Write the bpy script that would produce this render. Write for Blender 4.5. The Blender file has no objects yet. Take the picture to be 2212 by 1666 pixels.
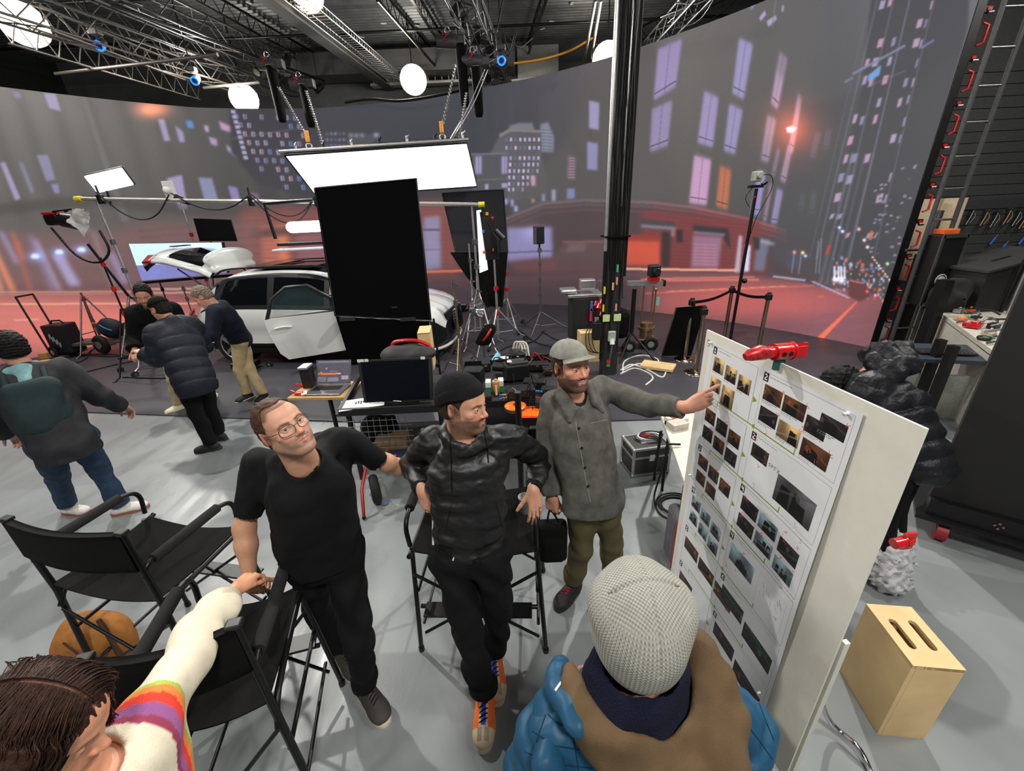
import bpy,bmesh,math,random
import numpy as np
from mathutils import Vector,Matrix
PI=math.pi
random.seed(7)
SC=bpy.context.scene
COL=SC.collection
# ---------------------------------------------------------------- camera
PITCH,ROLL,CAM_H,FPX=0.40264,-0.046424,2.39,878.5
_cp,_sp=math.cos(PITCH),math.sin(PITCH)
_cr,_sr=math.cos(ROLL),math.sin(ROLL)
_F=np.array([0,_cp,-_sp]);_r=np.array([1.,0,0]);_u=np.array([0,_sp,_cp])
_R=_cr*_r+_sr*_u;_U=-_sr*_r+_cr*_u
cam_d=bpy.data.cameras.new('camera');cam=bpy.data.objects.new('camera',cam_d);COL.objects.link(cam)
cam_d.sensor_width=36;cam_d.lens=FPX/2212*36;cam_d.clip_start=0.05;cam_d.clip_end=200
M=Matrix(((_R[0],_U[0],-_F[0],0),(_R[1],_U[1],-_F[1],0),(_R[2],_U[2],-_F[2],CAM_H),(0,0,0,1)))
cam.matrix_world=M
SC.camera=cam
# ---------------------------------------------------------------- world, exposure, lights
SC.view_settings.view_transform='Standard'
SC.view_settings.look='None'
SC.view_settings.gamma=1
SC.view_settings.use_curve_mapping=False
SC.view_settings.exposure=0.0
W=bpy.data.worlds.new('world');SC.world=W;W.use_nodes=True
W.node_tree.nodes['Background'].inputs[0].default_value=(0.62,0.66,0.75,1)
W.node_tree.nodes['Background'].inputs[1].default_value=0.22
def area(name,loc,target,size,power,col=(1,.962,.905),spread=PI):
 d=bpy.data.lights.new(name,'AREA');d.energy=power;d.color=col
 d.shape='DISK';d.size=size;d.spread=spread
 o=bpy.data.objects.new(name,d);COL.objects.link(o);o.location=loc
 o.rotation_euler=(Vector(target)-Vector(loc)).to_track_quat('-Z','Y').to_euler()
 return o
 # unseen fill lights added at grid height, mostly behind and beside the camera
for(x,y,z,p)in[(-4.6,-2.0,6.3,175),(1.2,-2.2,6.3,315),(4.4,1.2,6.3,140),(8.2,4.2,6.3,170),(-7,4.0,6.3,100)]:
 area('overhead_fill_light',(x,y,z),(x*.6,y*.5+1.5,0),.9,p)
 # two hard work lights over the stage edge throw the crossing shadows towards the camera
area('work_light_beam',(3.4,6.2,6.2),(-.3,1.2,.5),.16,360);area('work_light_beam',(-4.6,5.6,6.2),(-.4,1.4,.5),.16,290)
# the visible warm flood lights throw their light from the far end of the grid back to the camera side
for(x,y,z,p)in[(-8.55,9.4,5.75,170),(-6.45,11.9,5.35,170),(-2.2,12.6,5.55,200),(2.55,11.7,5.55,260)]:
 area('flood_light_beam',(x,y-.25,z-.12),(x*.15,1.0,0),.3,p)
 d=bpy.data.lights.new('flood_spill','POINT');d.energy=130;d.color=(1,.93,.82);d.shadow_soft_size=.2;o=bpy.data.objects.new('flood_spill',d);COL.objects.link(o);o.location=(x,y-.7,z+.1)
def ray(x,y):
 return _F+_R*((x-1106)/FPX)-_U*((y-833)/FPX)
def at(x,y,z=None,Y=None,X=None):
 """world point seen at photo pixel (x, y) at height z (or at depth Y, or at X)"""
 d=ray(x,y)
 t=(z-CAM_H)/d[2]if z is not None else(Y/d[1]if Y is not None else X/d[0])
 return np.array([0,0,CAM_H])+t*d
 # ---------------------------------------------------------------- materials
_mats={}
def srgb(c):
 return tuple((v/12.92 if v<=.04045 else((v+.055)/1.055)**2.4)for v in c)
def mat(name,col,rough=.5,metal=0.,var=.12,nscale=30.,bump=0.,bscale=200.,emit=0.,attr=False,spec=None,alpha=None,trans=0.,coat=0.,sheen=0.):
 """procedural principled material; col in sRGB 0..1"""
 if name in _mats:return _mats[name]
 m=bpy.data.materials.new(name);m.use_nodes=True;_mats[name]=m
 nt=m.node_tree;N=nt.nodes;L=nt.links;b=N['Principled BSDF']
 c=srgb(col)
 tc=N.new('ShaderNodeTexCoord')
 no=N.new('ShaderNodeTexNoise');no.inputs['Scale'].default_value=nscale;no.inputs['Detail'].default_value=4
 L.new(tc.outputs['Object'],no.inputs['Vector'])
 mr=N.new('ShaderNodeMapRange');mr.inputs[3].default_value=1-var;mr.inputs[4].default_value=1+var
 mr.inputs[1].default_value=.3;mr.inputs[2].default_value=.7
 L.new(no.outputs[0],mr.inputs[0])
 mx=N.new('ShaderNodeVectorMath');mx.operation='SCALE'
 if attr:
  at_=N.new('ShaderNodeAttribute');at_.attribute_name='Col';L.new(at_.outputs['Color'],mx.inputs[0])
 else:
  mx.inputs[0].default_value=c
 L.new(mr.outputs[0],mx.inputs['Scale']);L.new(mx.outputs[0],b.inputs['Base Color'])
 b.inputs['Roughness'].default_value=rough;b.inputs['Metallic'].default_value=metal
 if spec is not None:b.inputs['Specular IOR Level'].default_value=spec
 if coat:b.inputs['Coat Weight'].default_value=coat;b.inputs['Coat Roughness'].default_value=.05
 if sheen:b.inputs['Sheen Weight'].default_value=sheen
 if trans:b.inputs['Transmission Weight'].default_value=trans
 if alpha is not None:b.inputs['Alpha'].default_value=alpha
 if emit:
  b.inputs['Emission Strength'].default_value=emit
  if attr:L.new(at_.outputs['Color'],b.inputs['Emission Color'])
  else:b.inputs['Emission Color'].default_value=(*c,1)
 if bump:
  n2=N.new('ShaderNodeTexNoise');n2 .inputs['Scale'].default_value=bscale;n2 .inputs['Detail'].default_value=3
  L.new(tc.outputs['Object'],n2 .inputs['Vector'])
  bp=N.new('ShaderNodeBump');bp.inputs['Strength'].default_value=bump;bp.inputs['Distance'].default_value=.01
  L.new(n2 .outputs[0],bp.inputs['Height']);L.new(bp.outputs[0],b.inputs['Normal'])
 return m
BLK=mat('black_metal',(.07,.07,.075),.38,.3)
BLKP=mat('black_plastic',(.06,.06,.065),.45)
BLKF=mat('black_fabric',(.05,.052,.052),.9,bump=.2,spec=.15)
CHR=mat('chrome',(.82,.82,.84),.14,1.)
STL=mat('steel',(.55,.55,.56),.3,.9)
ALU=mat('aluminium',(.72,.72,.72),.35,.8)
RED=mat('red_enamel',(.72,.05,.07),.3,coat=.5)
RUB=mat('rubber',(.04,.04,.04),.8)
WHT=mat('white_plastic',(.85,.85,.83),.5)
PLY=mat('birch_plywood',(.86,.74,.54),.55,var=.1,nscale=6)
YEL=mat('yellow_plastic',(.85,.8,.15),.4)
# ---------------------------------------------------------------- object helpers
def tag(o,label=None,cat=None,group=None,kind=None):
 if label:o['label']=label
 if cat:o['category']=cat
 if group:o['group']=group
 if kind:o['kind']=kind
 return o
def thing(name,label,cat,loc=(0,0,0),group=None,rz=0.):
 o=bpy.data.objects.new(name,None);COL.objects.link(o)
 o.location=[float(v)for v in loc];o.rotation_euler=(0,0,rz)
 o.empty_display_size=.1
 return tag(o,label,cat,group)
def org(parent):
 v=np.zeros(3)
 while parent is not None:
  v=v+np.array(parent.location);parent=parent.parent
 return v
def link_mesh(name,verts,faces,mats,parent=None,midx=None,smooth=False,col=None,uv=None,local=False,loc=None):
 verts=np.asarray(verts,float)
 if parent is not None and not local:verts=verts-org(parent)
 base=np.zeros(3)
 if loc is not None:base=np.array(loc,float);verts=verts-base
 me=bpy.data.meshes.new(name)
 if isinstance(faces,np.ndarray)and faces.ndim==2:
  nf,k=faces.shape
  me.vertices.add(len(verts));me.vertices.foreach_set('co',verts.astype(np.float32).ravel())
  me.loops.add(nf*k);me.loops.foreach_set('vertex_index',faces.astype(np.int32).ravel())
  me.polygons.add(nf);me.polygons.foreach_set('loop_start',np.arange(0,nf*k,k,dtype=np.int32))
  me.polygons.foreach_set('loop_total',np.full(nf,k,np.int32))
  me.update(calc_edges=True)
 else:
  me.from_pydata([tuple(v)for v in verts],[],[tuple(int(i)for i in f)for f in faces])
 if not isinstance(mats,(list,tuple)):mats=[mats]
 for m in mats:me.materials.append(m)
 if midx is not None:me.polygons.foreach_set('material_index',np.asarray(midx,np.int32))
 if smooth is True:me.polygons.foreach_set('use_smooth',np.ones(len(me.polygons),bool))
 elif smooth is not False:me.polygons.foreach_set('use_smooth',np.asarray(smooth,bool))
 if col is not None:
  a=me.color_attributes.new('Col','FLOAT_COLOR','POINT')
  c=np.ones((len(verts),4),np.float32);c[:,:3]=col;a.data.foreach_set('color',c.ravel())
 if uv is not None:
  u=me.uv_layers.new(name='UVMap')
  li=np.empty(len(me.loops),np.int32);me.loops.foreach_get('vertex_index',li)
  u.data.foreach_set('uv',np.asarray(uv,np.float32)[li].ravel())
 me.update()
 o=bpy.data.objects.new(name,me);COL.objects.link(o)
 if parent is not None:o.parent=parent
 if loc is not None:o.location=base
 return o
def frame_of(d):
 d=np.asarray(d,float);d=d/(np.linalg.norm(d)+1e-12)
 a=np.array([0,0,1.])if abs(d[2])<.9 else np.array([1.,0,0])
 x=np.cross(a,d);x/=np.linalg.norm(x);y=np.cross(d,x)
 return x,y,d
class MB:
 """collects simple shapes and links them as one mesh"""
 def __init__(s):s.v=[];s.f=[];s.m=[];s.sm=[]
 def add(s,vs,fs,mi=0,smooth=False):
  b=len(s.v);s.v+=[tuple(map(float,p))for p in vs]
  for f in fs:s.f.append(tuple(b+i for i in f));s.m.append(mi);s.sm.append(smooth)
  return s
 def box(s,c,size,rz=0.,ax=None,mi=0,bev=0.):
  """ax: optional 3 axes (rows)"""
  c=np.asarray(c,float);h=np.asarray(size,float)/2
  if ax is None:
   cz,sz=math.cos(rz),math.sin(rz);ax=np.array([[cz,sz,0],[-sz,cz,0],[0,0,1.]])
  ax=np.asarray(ax,float)
  if bev and min(h)>bev:
   pts=[]
   bm=bmesh.new();bmesh.ops.create_cube(bm,size=2)
   for v in bm.verts:v.co=Vector([v.co[i]*h[i]for i in range(3)])
   bmesh.ops.bevel(bm,geom=bm.edges[:],offset=bev,segments=2,affect='EDGES',profile=.5)
   bm.verts.ensure_lookup_table()
   vs=[c+v.co.x*ax[0]+v.co.y*ax[1]+v.co.z*ax[2]for v in bm.verts]
   fs=[[v.index for v in f.verts]for f in bm.faces];bm.free()
   return s.add(vs,fs,mi)
  vs=[c+sx*h[0]*ax[0]+sy*h[1]*ax[1]+sz*h[2]*ax[2]for sx in(-1,1)for sy in(-1,1)for sz in(-1,1)]
  return s.add(vs,[(0,1,3,2),(4,6,7,5),(0,4,5,1),(2,3,7,6),(0,2,6,4),(1,5,7,3)],mi)
 def beam(s,a,b,w,h=None,mi=0,up=None):
  a=np.asarray(a,float);b=np.asarray(b,float);h=h or w
  d=b-a;L=np.linalg.norm(d)
  if L<1e-6:return s
  x,y,z=frame_of(d)
  if up is not None:
   y=np.asarray(up,float)-np.dot(up,z)*z;y/=np.linalg.norm(y);x=np.cross(y,z)
  return s.box((a+b)/2,(w,h,L),ax=[x,y,z],mi=mi)
 def cyl(s,a,b,r,r2=None,n=10,mi=0,caps=True):
  a=np.asarray(a,float);b=np.asarray(b,float);r2=r if r2 is None else r2
  x,y,z=frame_of(b-a);vs=[]
  for p,q in((a,r),(b,r2)):
   for i in range(n):
    t=2*PI*i/n;vs.append(p+q*(math.cos(t)*x+math.sin(t)*y))
  s.add(vs,[(i,(i+1)%n,n+(i+1)%n,n+i)for i in range(n)],mi,True)
  if caps:s.add(vs,[tuple(range(n))[::-1],tuple(range(n,2*n))],mi)
  return s
 def tube(s,pts,r,n=6,mi=0):
  pts=[np.asarray(p,float)for p in pts]
  if len(pts)<2:return s
  vs=[];x=None
  for i,p in enumerate(pts):
   d=pts[min(i+1,len(pts)-1)]-pts[max(i-1,0)]
   d/=(np.linalg.norm(d)+1e-9)
   if x is None:x,_,_=frame_of(d)
   x=x-np.dot(x,d)*d;x/=(np.linalg.norm(x)+1e-9);y=np.cross(d,x)
   rr=r[i]if hasattr(r,'__len__')else r
   for k in range(n):
    t=2*PI*k/n;vs.append(p+rr*(math.cos(t)*x+math.sin(t)*y))
  fs=[(j*n+k,j*n+(k+1)%n,(j+1)*n+(k+1)%n,(j+1)*n+k)for j in range(len(pts)-1)for k in range(n)]
  s.add(vs,fs,mi,True)
  s.add([vs[k]for k in range(n)],[tuple(range(n))[::-1]],mi);s.add(vs[-n:],[tuple(range(n))],mi)
  return s
 def lathe(s,prof,o=(0,0,0),axis=(0,0,1),n=16,mi=0):
  x,y,z=frame_of(axis);o=np.asarray(o,float);vs=[]
  for r,h in prof:
   for k in range(n):
    t=2*PI*k/n;vs.append(o+h*z+r*(math.cos(t)*x+math.sin(t)*y))
  s.add(vs,[(j*n+k,j*n+(k+1)%n,(j+1)*n+(k+1)%n,(j+1)*n+k)for j in range(len(prof)-1)for k in range(n)],mi,True)
  return s
 def ball(s,c,r,n=12,mi=0):
  r=np.asarray(r if hasattr(r,'__len__')else(r,r,r),float);c=np.asarray(c,float);m=n//2
  vs=[];fs=[]
  for j in range(m+1):
   p=PI*j/m
   for k in range(n):
    t=2*PI*k/n;vs.append(c+r*np.array([math.sin(p)*math.cos(t),math.sin(p)*math.sin(t),math.cos(p)]))
  for j in range(m):
   for k in range(n):fs.append((j*n+k,(j+1)*n+k,(j+1)*n+(k+1)%n,j*n+(k+1)%n))
  return s.add(vs,fs,mi,True)
 def prism(s,poly,off,mi=0):
  """poly: list of 3d points, extruded by vector off"""
  off=np.asarray(off,float);n=len(poly);vs=[np.asarray(p,float)for p in poly]+[np.asarray(p,float)+off for p in poly]
  return s.add(vs,[tuple(range(n))[::-1],tuple(range(n,2*n))]+[(i,(i+1)%n,n+(i+1)%n,n+i)for i in range(n)],mi)
 def torus(s,c,axis,R,r,n=20,m=6,mi=0,a0=0.,a1=2*PI):
  x,y,z=frame_of(axis);c=np.asarray(c,float)
  k=n if a1-a0>6.28 else n+1
  return s.tube([c+R*(math.cos(a0+(a1-a0)*i/n)*x+math.sin(a0+(a1-a0)*i/n)*y)for i in range(n+1)],r,m,mi)
 def build(s,name,mats,parent=None,local=False,loc=None):
  return link_mesh(name,s.v,s.f,mats,parent,s.m,s.sm,local=local,loc=loc)
def curve_pts(ctrl,n=24):
 """Catmull-Rom through control points"""
 P=[np.asarray(p,float)for p in ctrl];P=[2*P[0]-P[1]]+P+[2*P[-1]-P[-2]]
 out=[];segs=len(P)-3;per=max(2,n//segs)
 for i in range(segs):
  a,b,c,d=P[i:i+4]
  for k in range(per):
   t=k/per
   out.append(.5*((2*b)+(c-a)*t+(2*a-5*b+4*c-d)*t*t+(3*b-a-3*c+d)*t**3))
 out.append(P[-2]);return out
def copy_tree(o,parent=None):
 c=o.copy();COL.objects.link(c);c.parent=parent
 for ch in[k for k in o.children]:copy_tree(ch,c)
 return c
 # ---------------------------------------------------------------- signed distance modelling (surface nets)
class SDF:
 def __init__(s,h=.008):s.ops=[];s.h=h
 def cap(s,a,b,ra,rb=None,k=.02,sq=None,sub=False,rings=None):
  s.ops.append(('cap',np.asarray(a,float),np.asarray(b,float),ra,ra if rb is None else rb,k,sq,sub,rings));return s
 def ell(s,c,r,ax=None,k=.015,sub=False):
  s.ops.append(('ell',np.asarray(c,float),np.asarray(r,float)if hasattr(r,'__len__')else np.array([r]*3),np.eye(3)if ax is None else np.asarray(ax,float),k,sub));return s
 def box(s,c,half,ax=None,rnd=.005,k=.01,sub=False):
  s.ops.append(('box',np.asarray(c,float),np.asarray(half,float),np.eye(3)if ax is None else np.asarray(ax,float),rnd,k,sub));return s
 def cut(s,o,n,R):
  n=np.asarray(n,float);s.ops.append(('cut',np.asarray(o,float),n/np.linalg.norm(n),R));return s
 def wr(s,amp,freq,seed=0,n=7,stretch=(1,1,1)):
  s.ops.append(('wr',amp,freq,seed,n,np.asarray(stretch,float)));return s
 def fn(s,f):s.ops.append(('fn',f));return s
 def mesh(s):
  h=s.h;lo=np.full(3,1e9);hi=np.full(3,-1e9)
  for o in s.ops:
   if o[0]=='cap' and not o[7]:
    r=max(o[3],o[4])*(1.0 if not o[6]else max(1.,o[6][1]))+(o[8][1]if o[8]else 0)
    for p in(o[1],o[2]):lo=np.minimum(lo,p-r);hi=np.maximum(hi,p+r)
   elif o[0]=='ell' and not o[5]:
    e=np.sqrt(((o[3].T*o[2])**2).sum(1));lo=np.minimum(lo,o[1]-e);hi=np.maximum(hi,o[1]+e)
   elif o[0]=='box' and not o[6]:
    e=np.abs(o[3].T*o[2]).sum(1);lo=np.minimum(lo,o[1]-e);hi=np.maximum(hi,o[1]+e)
  lo-=4*h;hi+=4*h
  n=np.ceil((hi-lo)/h).astype(int)+1
  X=(lo[0]+h*np.arange(n[0])).astype(np.float32);Y=(lo[1]+h*np.arange(n[1])).astype(np.float32);Z=(lo[2]+h*np.arange(n[2])).astype(np.float32)
  F=np.full(tuple(n),.12,np.float32)
  def sl(a,b):
   i0=np.clip(np.floor((a-lo)/h).astype(int),0,n-1);i1=np.clip(np.ceil((b-lo)/h).astype(int)+1,1,n)
   return tuple(slice(int(i0[j]),int(i1[j]))for j in range(3))
  def comb(S,d,k,sub):
   f=F[S]
   if sub:
    hh=np.maximum(k-np.abs(f+d),0)/k;F[S]=np.maximum(f,-d)+hh*hh*(k/4)
   else:
    hh=np.maximum(k-np.abs(f-d),0)/k;F[S]=np.minimum(f,d)-hh*hh*(k/4)
  for o in s.ops:
   if o[0]=='cap':
    _,a,b,ra,rb,k,sq,sub,rings=o
    r=max(ra,rb)*(1.0 if not sq else max(1.,sq[1]))+k+3*h+(rings[1]if rings else 0)
    S=sl(np.minimum(a,b)-r,np.maximum(a,b)+r)
    gx,gy,gz=X[S[0]][:,None,None],Y[S[1]][None,:,None],Z[S[2]][None,None,:]
    px,py,pz=gx-np.float32(a[0]),gy-np.float32(a[1]),gz-np.float32(a[2])
    ba=b-a;L2=float(ba@ba)+1e-12
    t=np.clip((px*np.float32(ba[0])+py*np.float32(ba[1])+pz*np.float32(ba[2]))/np.float32(L2),0,1)
    qx,qy,qz=px-t*np.float32(ba[0]),py-t*np.float32(ba[1]),pz-t*np.float32(ba[2])
    sc=1.
    if sq:
     d_=np.asarray(sq[0],float);d_=d_/np.linalg.norm(d_);m=np.float32(1/sq[1]-1)
     c=qx*np.float32(d_[0])+qy*np.float32(d_[1])+qz*np.float32(d_[2])
     qx=qx+m*c*np.float32(d_[0]);qy=qy+m*c*np.float32(d_[1]);qz=qz+m*c*np.float32(d_[2])
     sc=(1+sq[1])/2 if sq[1]<1 else 1.
    rad=ra+(rb-ra)*t
    if rings:
     rad=rad+rings[1]*(np.sqrt(np.abs(np.sin(PI*t*math.sqrt(L2)/rings[0])))-.5)
    comb(S,((np.sqrt(qx*qx+qy*qy+qz*qz)-rad)*sc).astype(np.float32),k,sub)
   elif o[0]in('ell','box'):
    if o[0]=='ell':_,c,r,ax,k,sub=o;e=np.sqrt(((ax.T*r)**2).sum(1))
    else:_,c,r,ax,rnd,k,sub=o;e=np.abs(ax.T*r).sum(1)
    e=e+k+3*h;S=sl(c-e,c+e)
    gx,gy,gz=X[S[0]][:,None,None]-np.float32(c[0]),Y[S[1]][None,:,None]-np.float32(c[1]),Z[S[2]][None,None,:]-np.float32(c[2])
    q=[gx*np.float32(ax[i][0])+gy*np.float32(ax[i][1])+gz*np.float32(ax[i][2])for i in range(3)]
    if o[0]=='ell':
     q1=[q[i]/np.float32(r[i])for i in range(3)]
     k0=np.sqrt(q1[0]**2+q1[1]**2+q1[2]**2);q2=[q1[i]/np.float32(r[i])for i in range(3)]
     k1=np.sqrt(q2[0]**2+q2[1]**2+q2[2]**2)+1e-6
     d=k0*(k0-1)/k1
    else:
     q=[np.abs(q[i])-np.float32(r[i]-rnd)for i in range(3)]
     d=np.sqrt(sum(np.maximum(v,0)**2 for v in q))+np.minimum(np.maximum(q[0],np.maximum(q[1],q[2])),0)-rnd
    comb(S,d.astype(np.float32),k,sub)
   elif o[0]=='cut':
    _,c,nn,R_=o;S=sl(c-R_,c+R_)
    gx,gy,gz=X[S[0]][:,None,None]-np.float32(c[0]),Y[S[1]][None,:,None]-np.float32(c[1]),Z[S[2]][None,None,:]-np.float32(c[2])
    d=gx*np.float32(nn[0])+gy*np.float32(nn[1])+gz*np.float32(nn[2])
    ins=(gx*gx+gy*gy+gz*gz)<R_*R_
    F[S]=np.where(ins,np.maximum(F[S],d),F[S])
   elif o[0]=='wr':
    _,amp,freq,seed,k_,st=o;rg=np.random.RandomState(seed);acc=0
    gx,gy,gz=X[:,None,None],Y[None,:,None],Z[None,None,:]
    for i in range(k_):
     v=rg.normal(size=3);v/=np.linalg.norm(v);v=v*st*freq*rg.uniform(.6,1.7)
     w=rg.normal(size=3)*freq*.35
     acc=acc+np.sin((gx*np.float32(v[0])+gy*np.float32(v[1])+gz*np.float32(v[2]))+rg.uniform(0,6)+1.3*np.sin(gx*np.float32(w[0])+gy*np.float32(w[1])+gz*np.float32(w[2])))
    F+=(amp/math.sqrt(k_))*acc.astype(np.float32)
   elif o[0]=='fn':
    F=o[1](F,X[:,None,None],Y[None,:,None],Z[None,None,:])
  return surface_net(F,lo,h)
def surface_net(F,lo,h):
 s=F<0
 n0,n1,n2=F.shape
 c=s[:-1,:-1,:-1].astype(np.int8)
 tot=c.copy()
 for dx in(0,1):
  for dy in(0,1):
   for dz in(0,1):
    if dx+dy+dz:tot+=s[dx:n0-1+dx,dy:n1-1+dy,dz:n2-1+dz]
 act=(tot>0)&(tot<8)
 ii=np.argwhere(act)
 idx=np.full(act.shape,-1,np.int32);idx[act]=np.arange(len(ii),dtype=np.int32)
 acc=np.zeros((len(ii),3),np.float32);cnt=np.zeros(len(ii),np.float32)
 cor=[(a,b,c_)for a in(0,1)for b in(0,1)for c_ in(0,1)]
 vals={q:F[ii[:,0]+q[0],ii[:,1]+q[1],ii[:,2]+q[2]]for q in cor}
 for q in cor:
  for ax in range(3):
   if q[ax]==0:
    q2=list(q);q2[ax]=1;q2=tuple(q2);a,b=vals[q],vals[q2]
    m=(a<0)!=(b<0);t=np.where(m,a/(a-b+1e-12),0)
    p=np.array(q,np.float32)[None,:].repeat(len(ii),0);p[:,ax]+=t
    acc+=p*m[:,None];cnt+=m
 V=(ii+acc/np.maximum(cnt,1)[:,None])*h+lo
 quads=[]
 for ax in range(3):
  o1,o2=[(1,2),(2,0),(0,1)][ax]
  a=[slice(1,-1)]*3;a[ax]=slice(0,-1)
  b=list(a);b[ax]=slice(1,None)
  A=s[tuple(a)];B=s[tuple(b)]
  for flag,(P,Q)in((0,(A,B)),(1,(B,A))):
   e=np.argwhere(P&~Q)
   if not len(e):continue
   e=e+np.array([0 if j==ax else 1 for j in range(3)])
   def g(d1,d2):
    w=e.copy();w[:,o1]-=d1;w[:,o2]-=d2;return idx[w[:,0],w[:,1],w[:,2]]
   q=np.stack([g(1,1),g(0,1),g(0,0),g(1,0)],1)
   quads.append(q if flag==0 else q[:,::-1])
 return V,np.concatenate(quads).astype(np.int32)
def nrm(v):v=np.asarray(v,float);return v/(np.linalg.norm(v)+1e-12)
def mixc(c,target,w):return c*(1-w[:,None])+np.array(srgb(target))[None,:]*w[:,None]
def sstep(a,b,x):t=np.clip((x-a)/(b-a),0,1);return t*t*(3-2*t)
# ================================================================ THE STUDIO SHELL
DECK_Z,FAR_Y=7.0,15.0
FLOOR=mat('painted_concrete',(.495,.515,.52),.42,var=.09,nscale=1.3,bump=.04,bscale=60)
def floor_detail(m):
 nt=m.node_tree;N=nt.nodes;L=nt.links;b=N['Principled BSDF'];tc=N.new('ShaderNodeTexCoord')
 w=N.new('ShaderNodeTexNoise');w.inputs['Scale'].default_value=3.;w.inputs['Detail'].default_value=8;w.inputs['Distortion'].default_value=1.5
 mp=N.new('ShaderNodeMapping');mp.inputs['Scale'].default_value=(1,.25,1);L.new(tc.outputs['Object'],mp.inputs[0]);L.new(mp.outputs[0],w.inputs['Vector'])
 r=N.new('ShaderNodeMapRange');r.inputs[1].default_value=.35;r.inputs[2].default_value=.7;r.inputs[3].default_value=.25;r.inputs[4].default_value=.5
 L.new(w.outputs[0],r.inputs[0]);L.new(r.outputs[0],b.inputs['Roughness'])
floor_detail(FLOOR)
tag(MB().box((0,4,-.05),(26,24,.1)).build('floor',FLOOR),kind='structure')
VIN=mat('dark_vinyl',(.23,.23,.255),.45,var=.12,nscale=2.5,bump=.05,bscale=80)
poly=[(-12.5,6.3),(-7.67,5.6),(-3.78,4.92),(-1.5,4.55),(1.2,4.35),(2.6,4.3),(4.2,4.7),(6.3,5.9),(6.3,7.5),(4.2,11),(0,12.6),(-5,12.6),(-10,10.5),(-12.5,7.5)]
tag(MB().prism([(x,y,.0)for x,y in poly],(0,0,.018)).build('floor_covering',VIN),kind='structure')
DARKW=mat('dark_wall_paint',(.30,.31,.32),.8,var=.15,nscale=3);BLKW=mat('black_wall_paint',(.10,.105,.11),.85,var=.1)
tag(MB().box((-1,FAR_Y+.1,3.6),(28,.2,7.2)).build('wall_back',DARKW),kind='structure')
tag(MB().box((-13.1,4,3.6),(.2,24,7.2)).build('wall_left',BLKW),kind='structure')
tag(MB().box((12.1,4,3.6),(.2,24,7.2)).build('wall_right',BLKW),kind='structure')
# partition behind the screen's right end, with grooved slats
wp=tag(MB().box((9.6,8.15,3.2),(5.2,.15,6.4)).build('wall_side',mat('charcoal_slat_wall',(.26,.265,.26),.7)),kind='structure')
for i in range(24):MB().box((9.6,8.066,.35+i*.17*1.),(5.1,.02,.158)).build('slat',mat('charcoal_slat_wall',(.26,.265,.26),.7),wp)
tag(MB().box((1.2,FAR_Y-.2,6.1),(1.2,.3,1.4)).build('trim_1',mat('pale_wall_panel',(.62,.62,.60),.7)),kind='structure')
# corrugated deck
rb=MB();x0,x1=-13,12
prof=[];y=-8.
while y<FAR_Y:prof+=[(y,0),(y+.035,.05),(y+.095,.05),(y+.13,0)];y+=.16
vs=[(x0,a,DECK_Z+b)for a,b in prof]+[(x1,a,DECK_Z+b)for a,b in prof];n=len(prof)
rb.add(vs,[(i,i+1,n+i+1,n+i)for i in range(n-1)])
tag(rb.build('ceiling',mat('black_steel_deck',(.36,.37,.38),.42,.3,var=.2,nscale=4)),kind='structure')
# ---------------------------------------------------------------- the LED volume: plan curve and its picture
LEDC,LEDR=(-2.5,2.2),9.6
ang=np.radians(np.linspace(166,26.6,181))
pc=np.stack([LEDC[0]+LEDR*np.cos(ang),LEDC[1]+LEDR*np.sin(ang)],1)
seg=np.r_[0,np.cumsum(np.linalg.norm(np.diff(pc,axis=0),axis=1))];LT=seg[-1]
nu=200;LEDZ=5.6;ztop=lambda u:np.interp(np.degrees(np.arctan2(np.interp(u,seg,pc[:,1])-LEDC[1],np.interp(u,seg,pc[:,0])-LEDC[0])),[26,40,52,60,80,100,116,133,166],[5.6,5.5,5.38,5.28,5.08,4.88,4.82,4.9,5.0]);us=np.linspace(0,LT,nu);px_,py_=np.interp(us,seg,pc[:,0]),np.interp(us,seg,pc[:,1])
def pix(Pw):
 d=Pw-np.array([0,0,CAM_H]);z=d@_F
 return 1106+FPX*(d@_R)/z,833-FPX*(d@_U)/z
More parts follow.
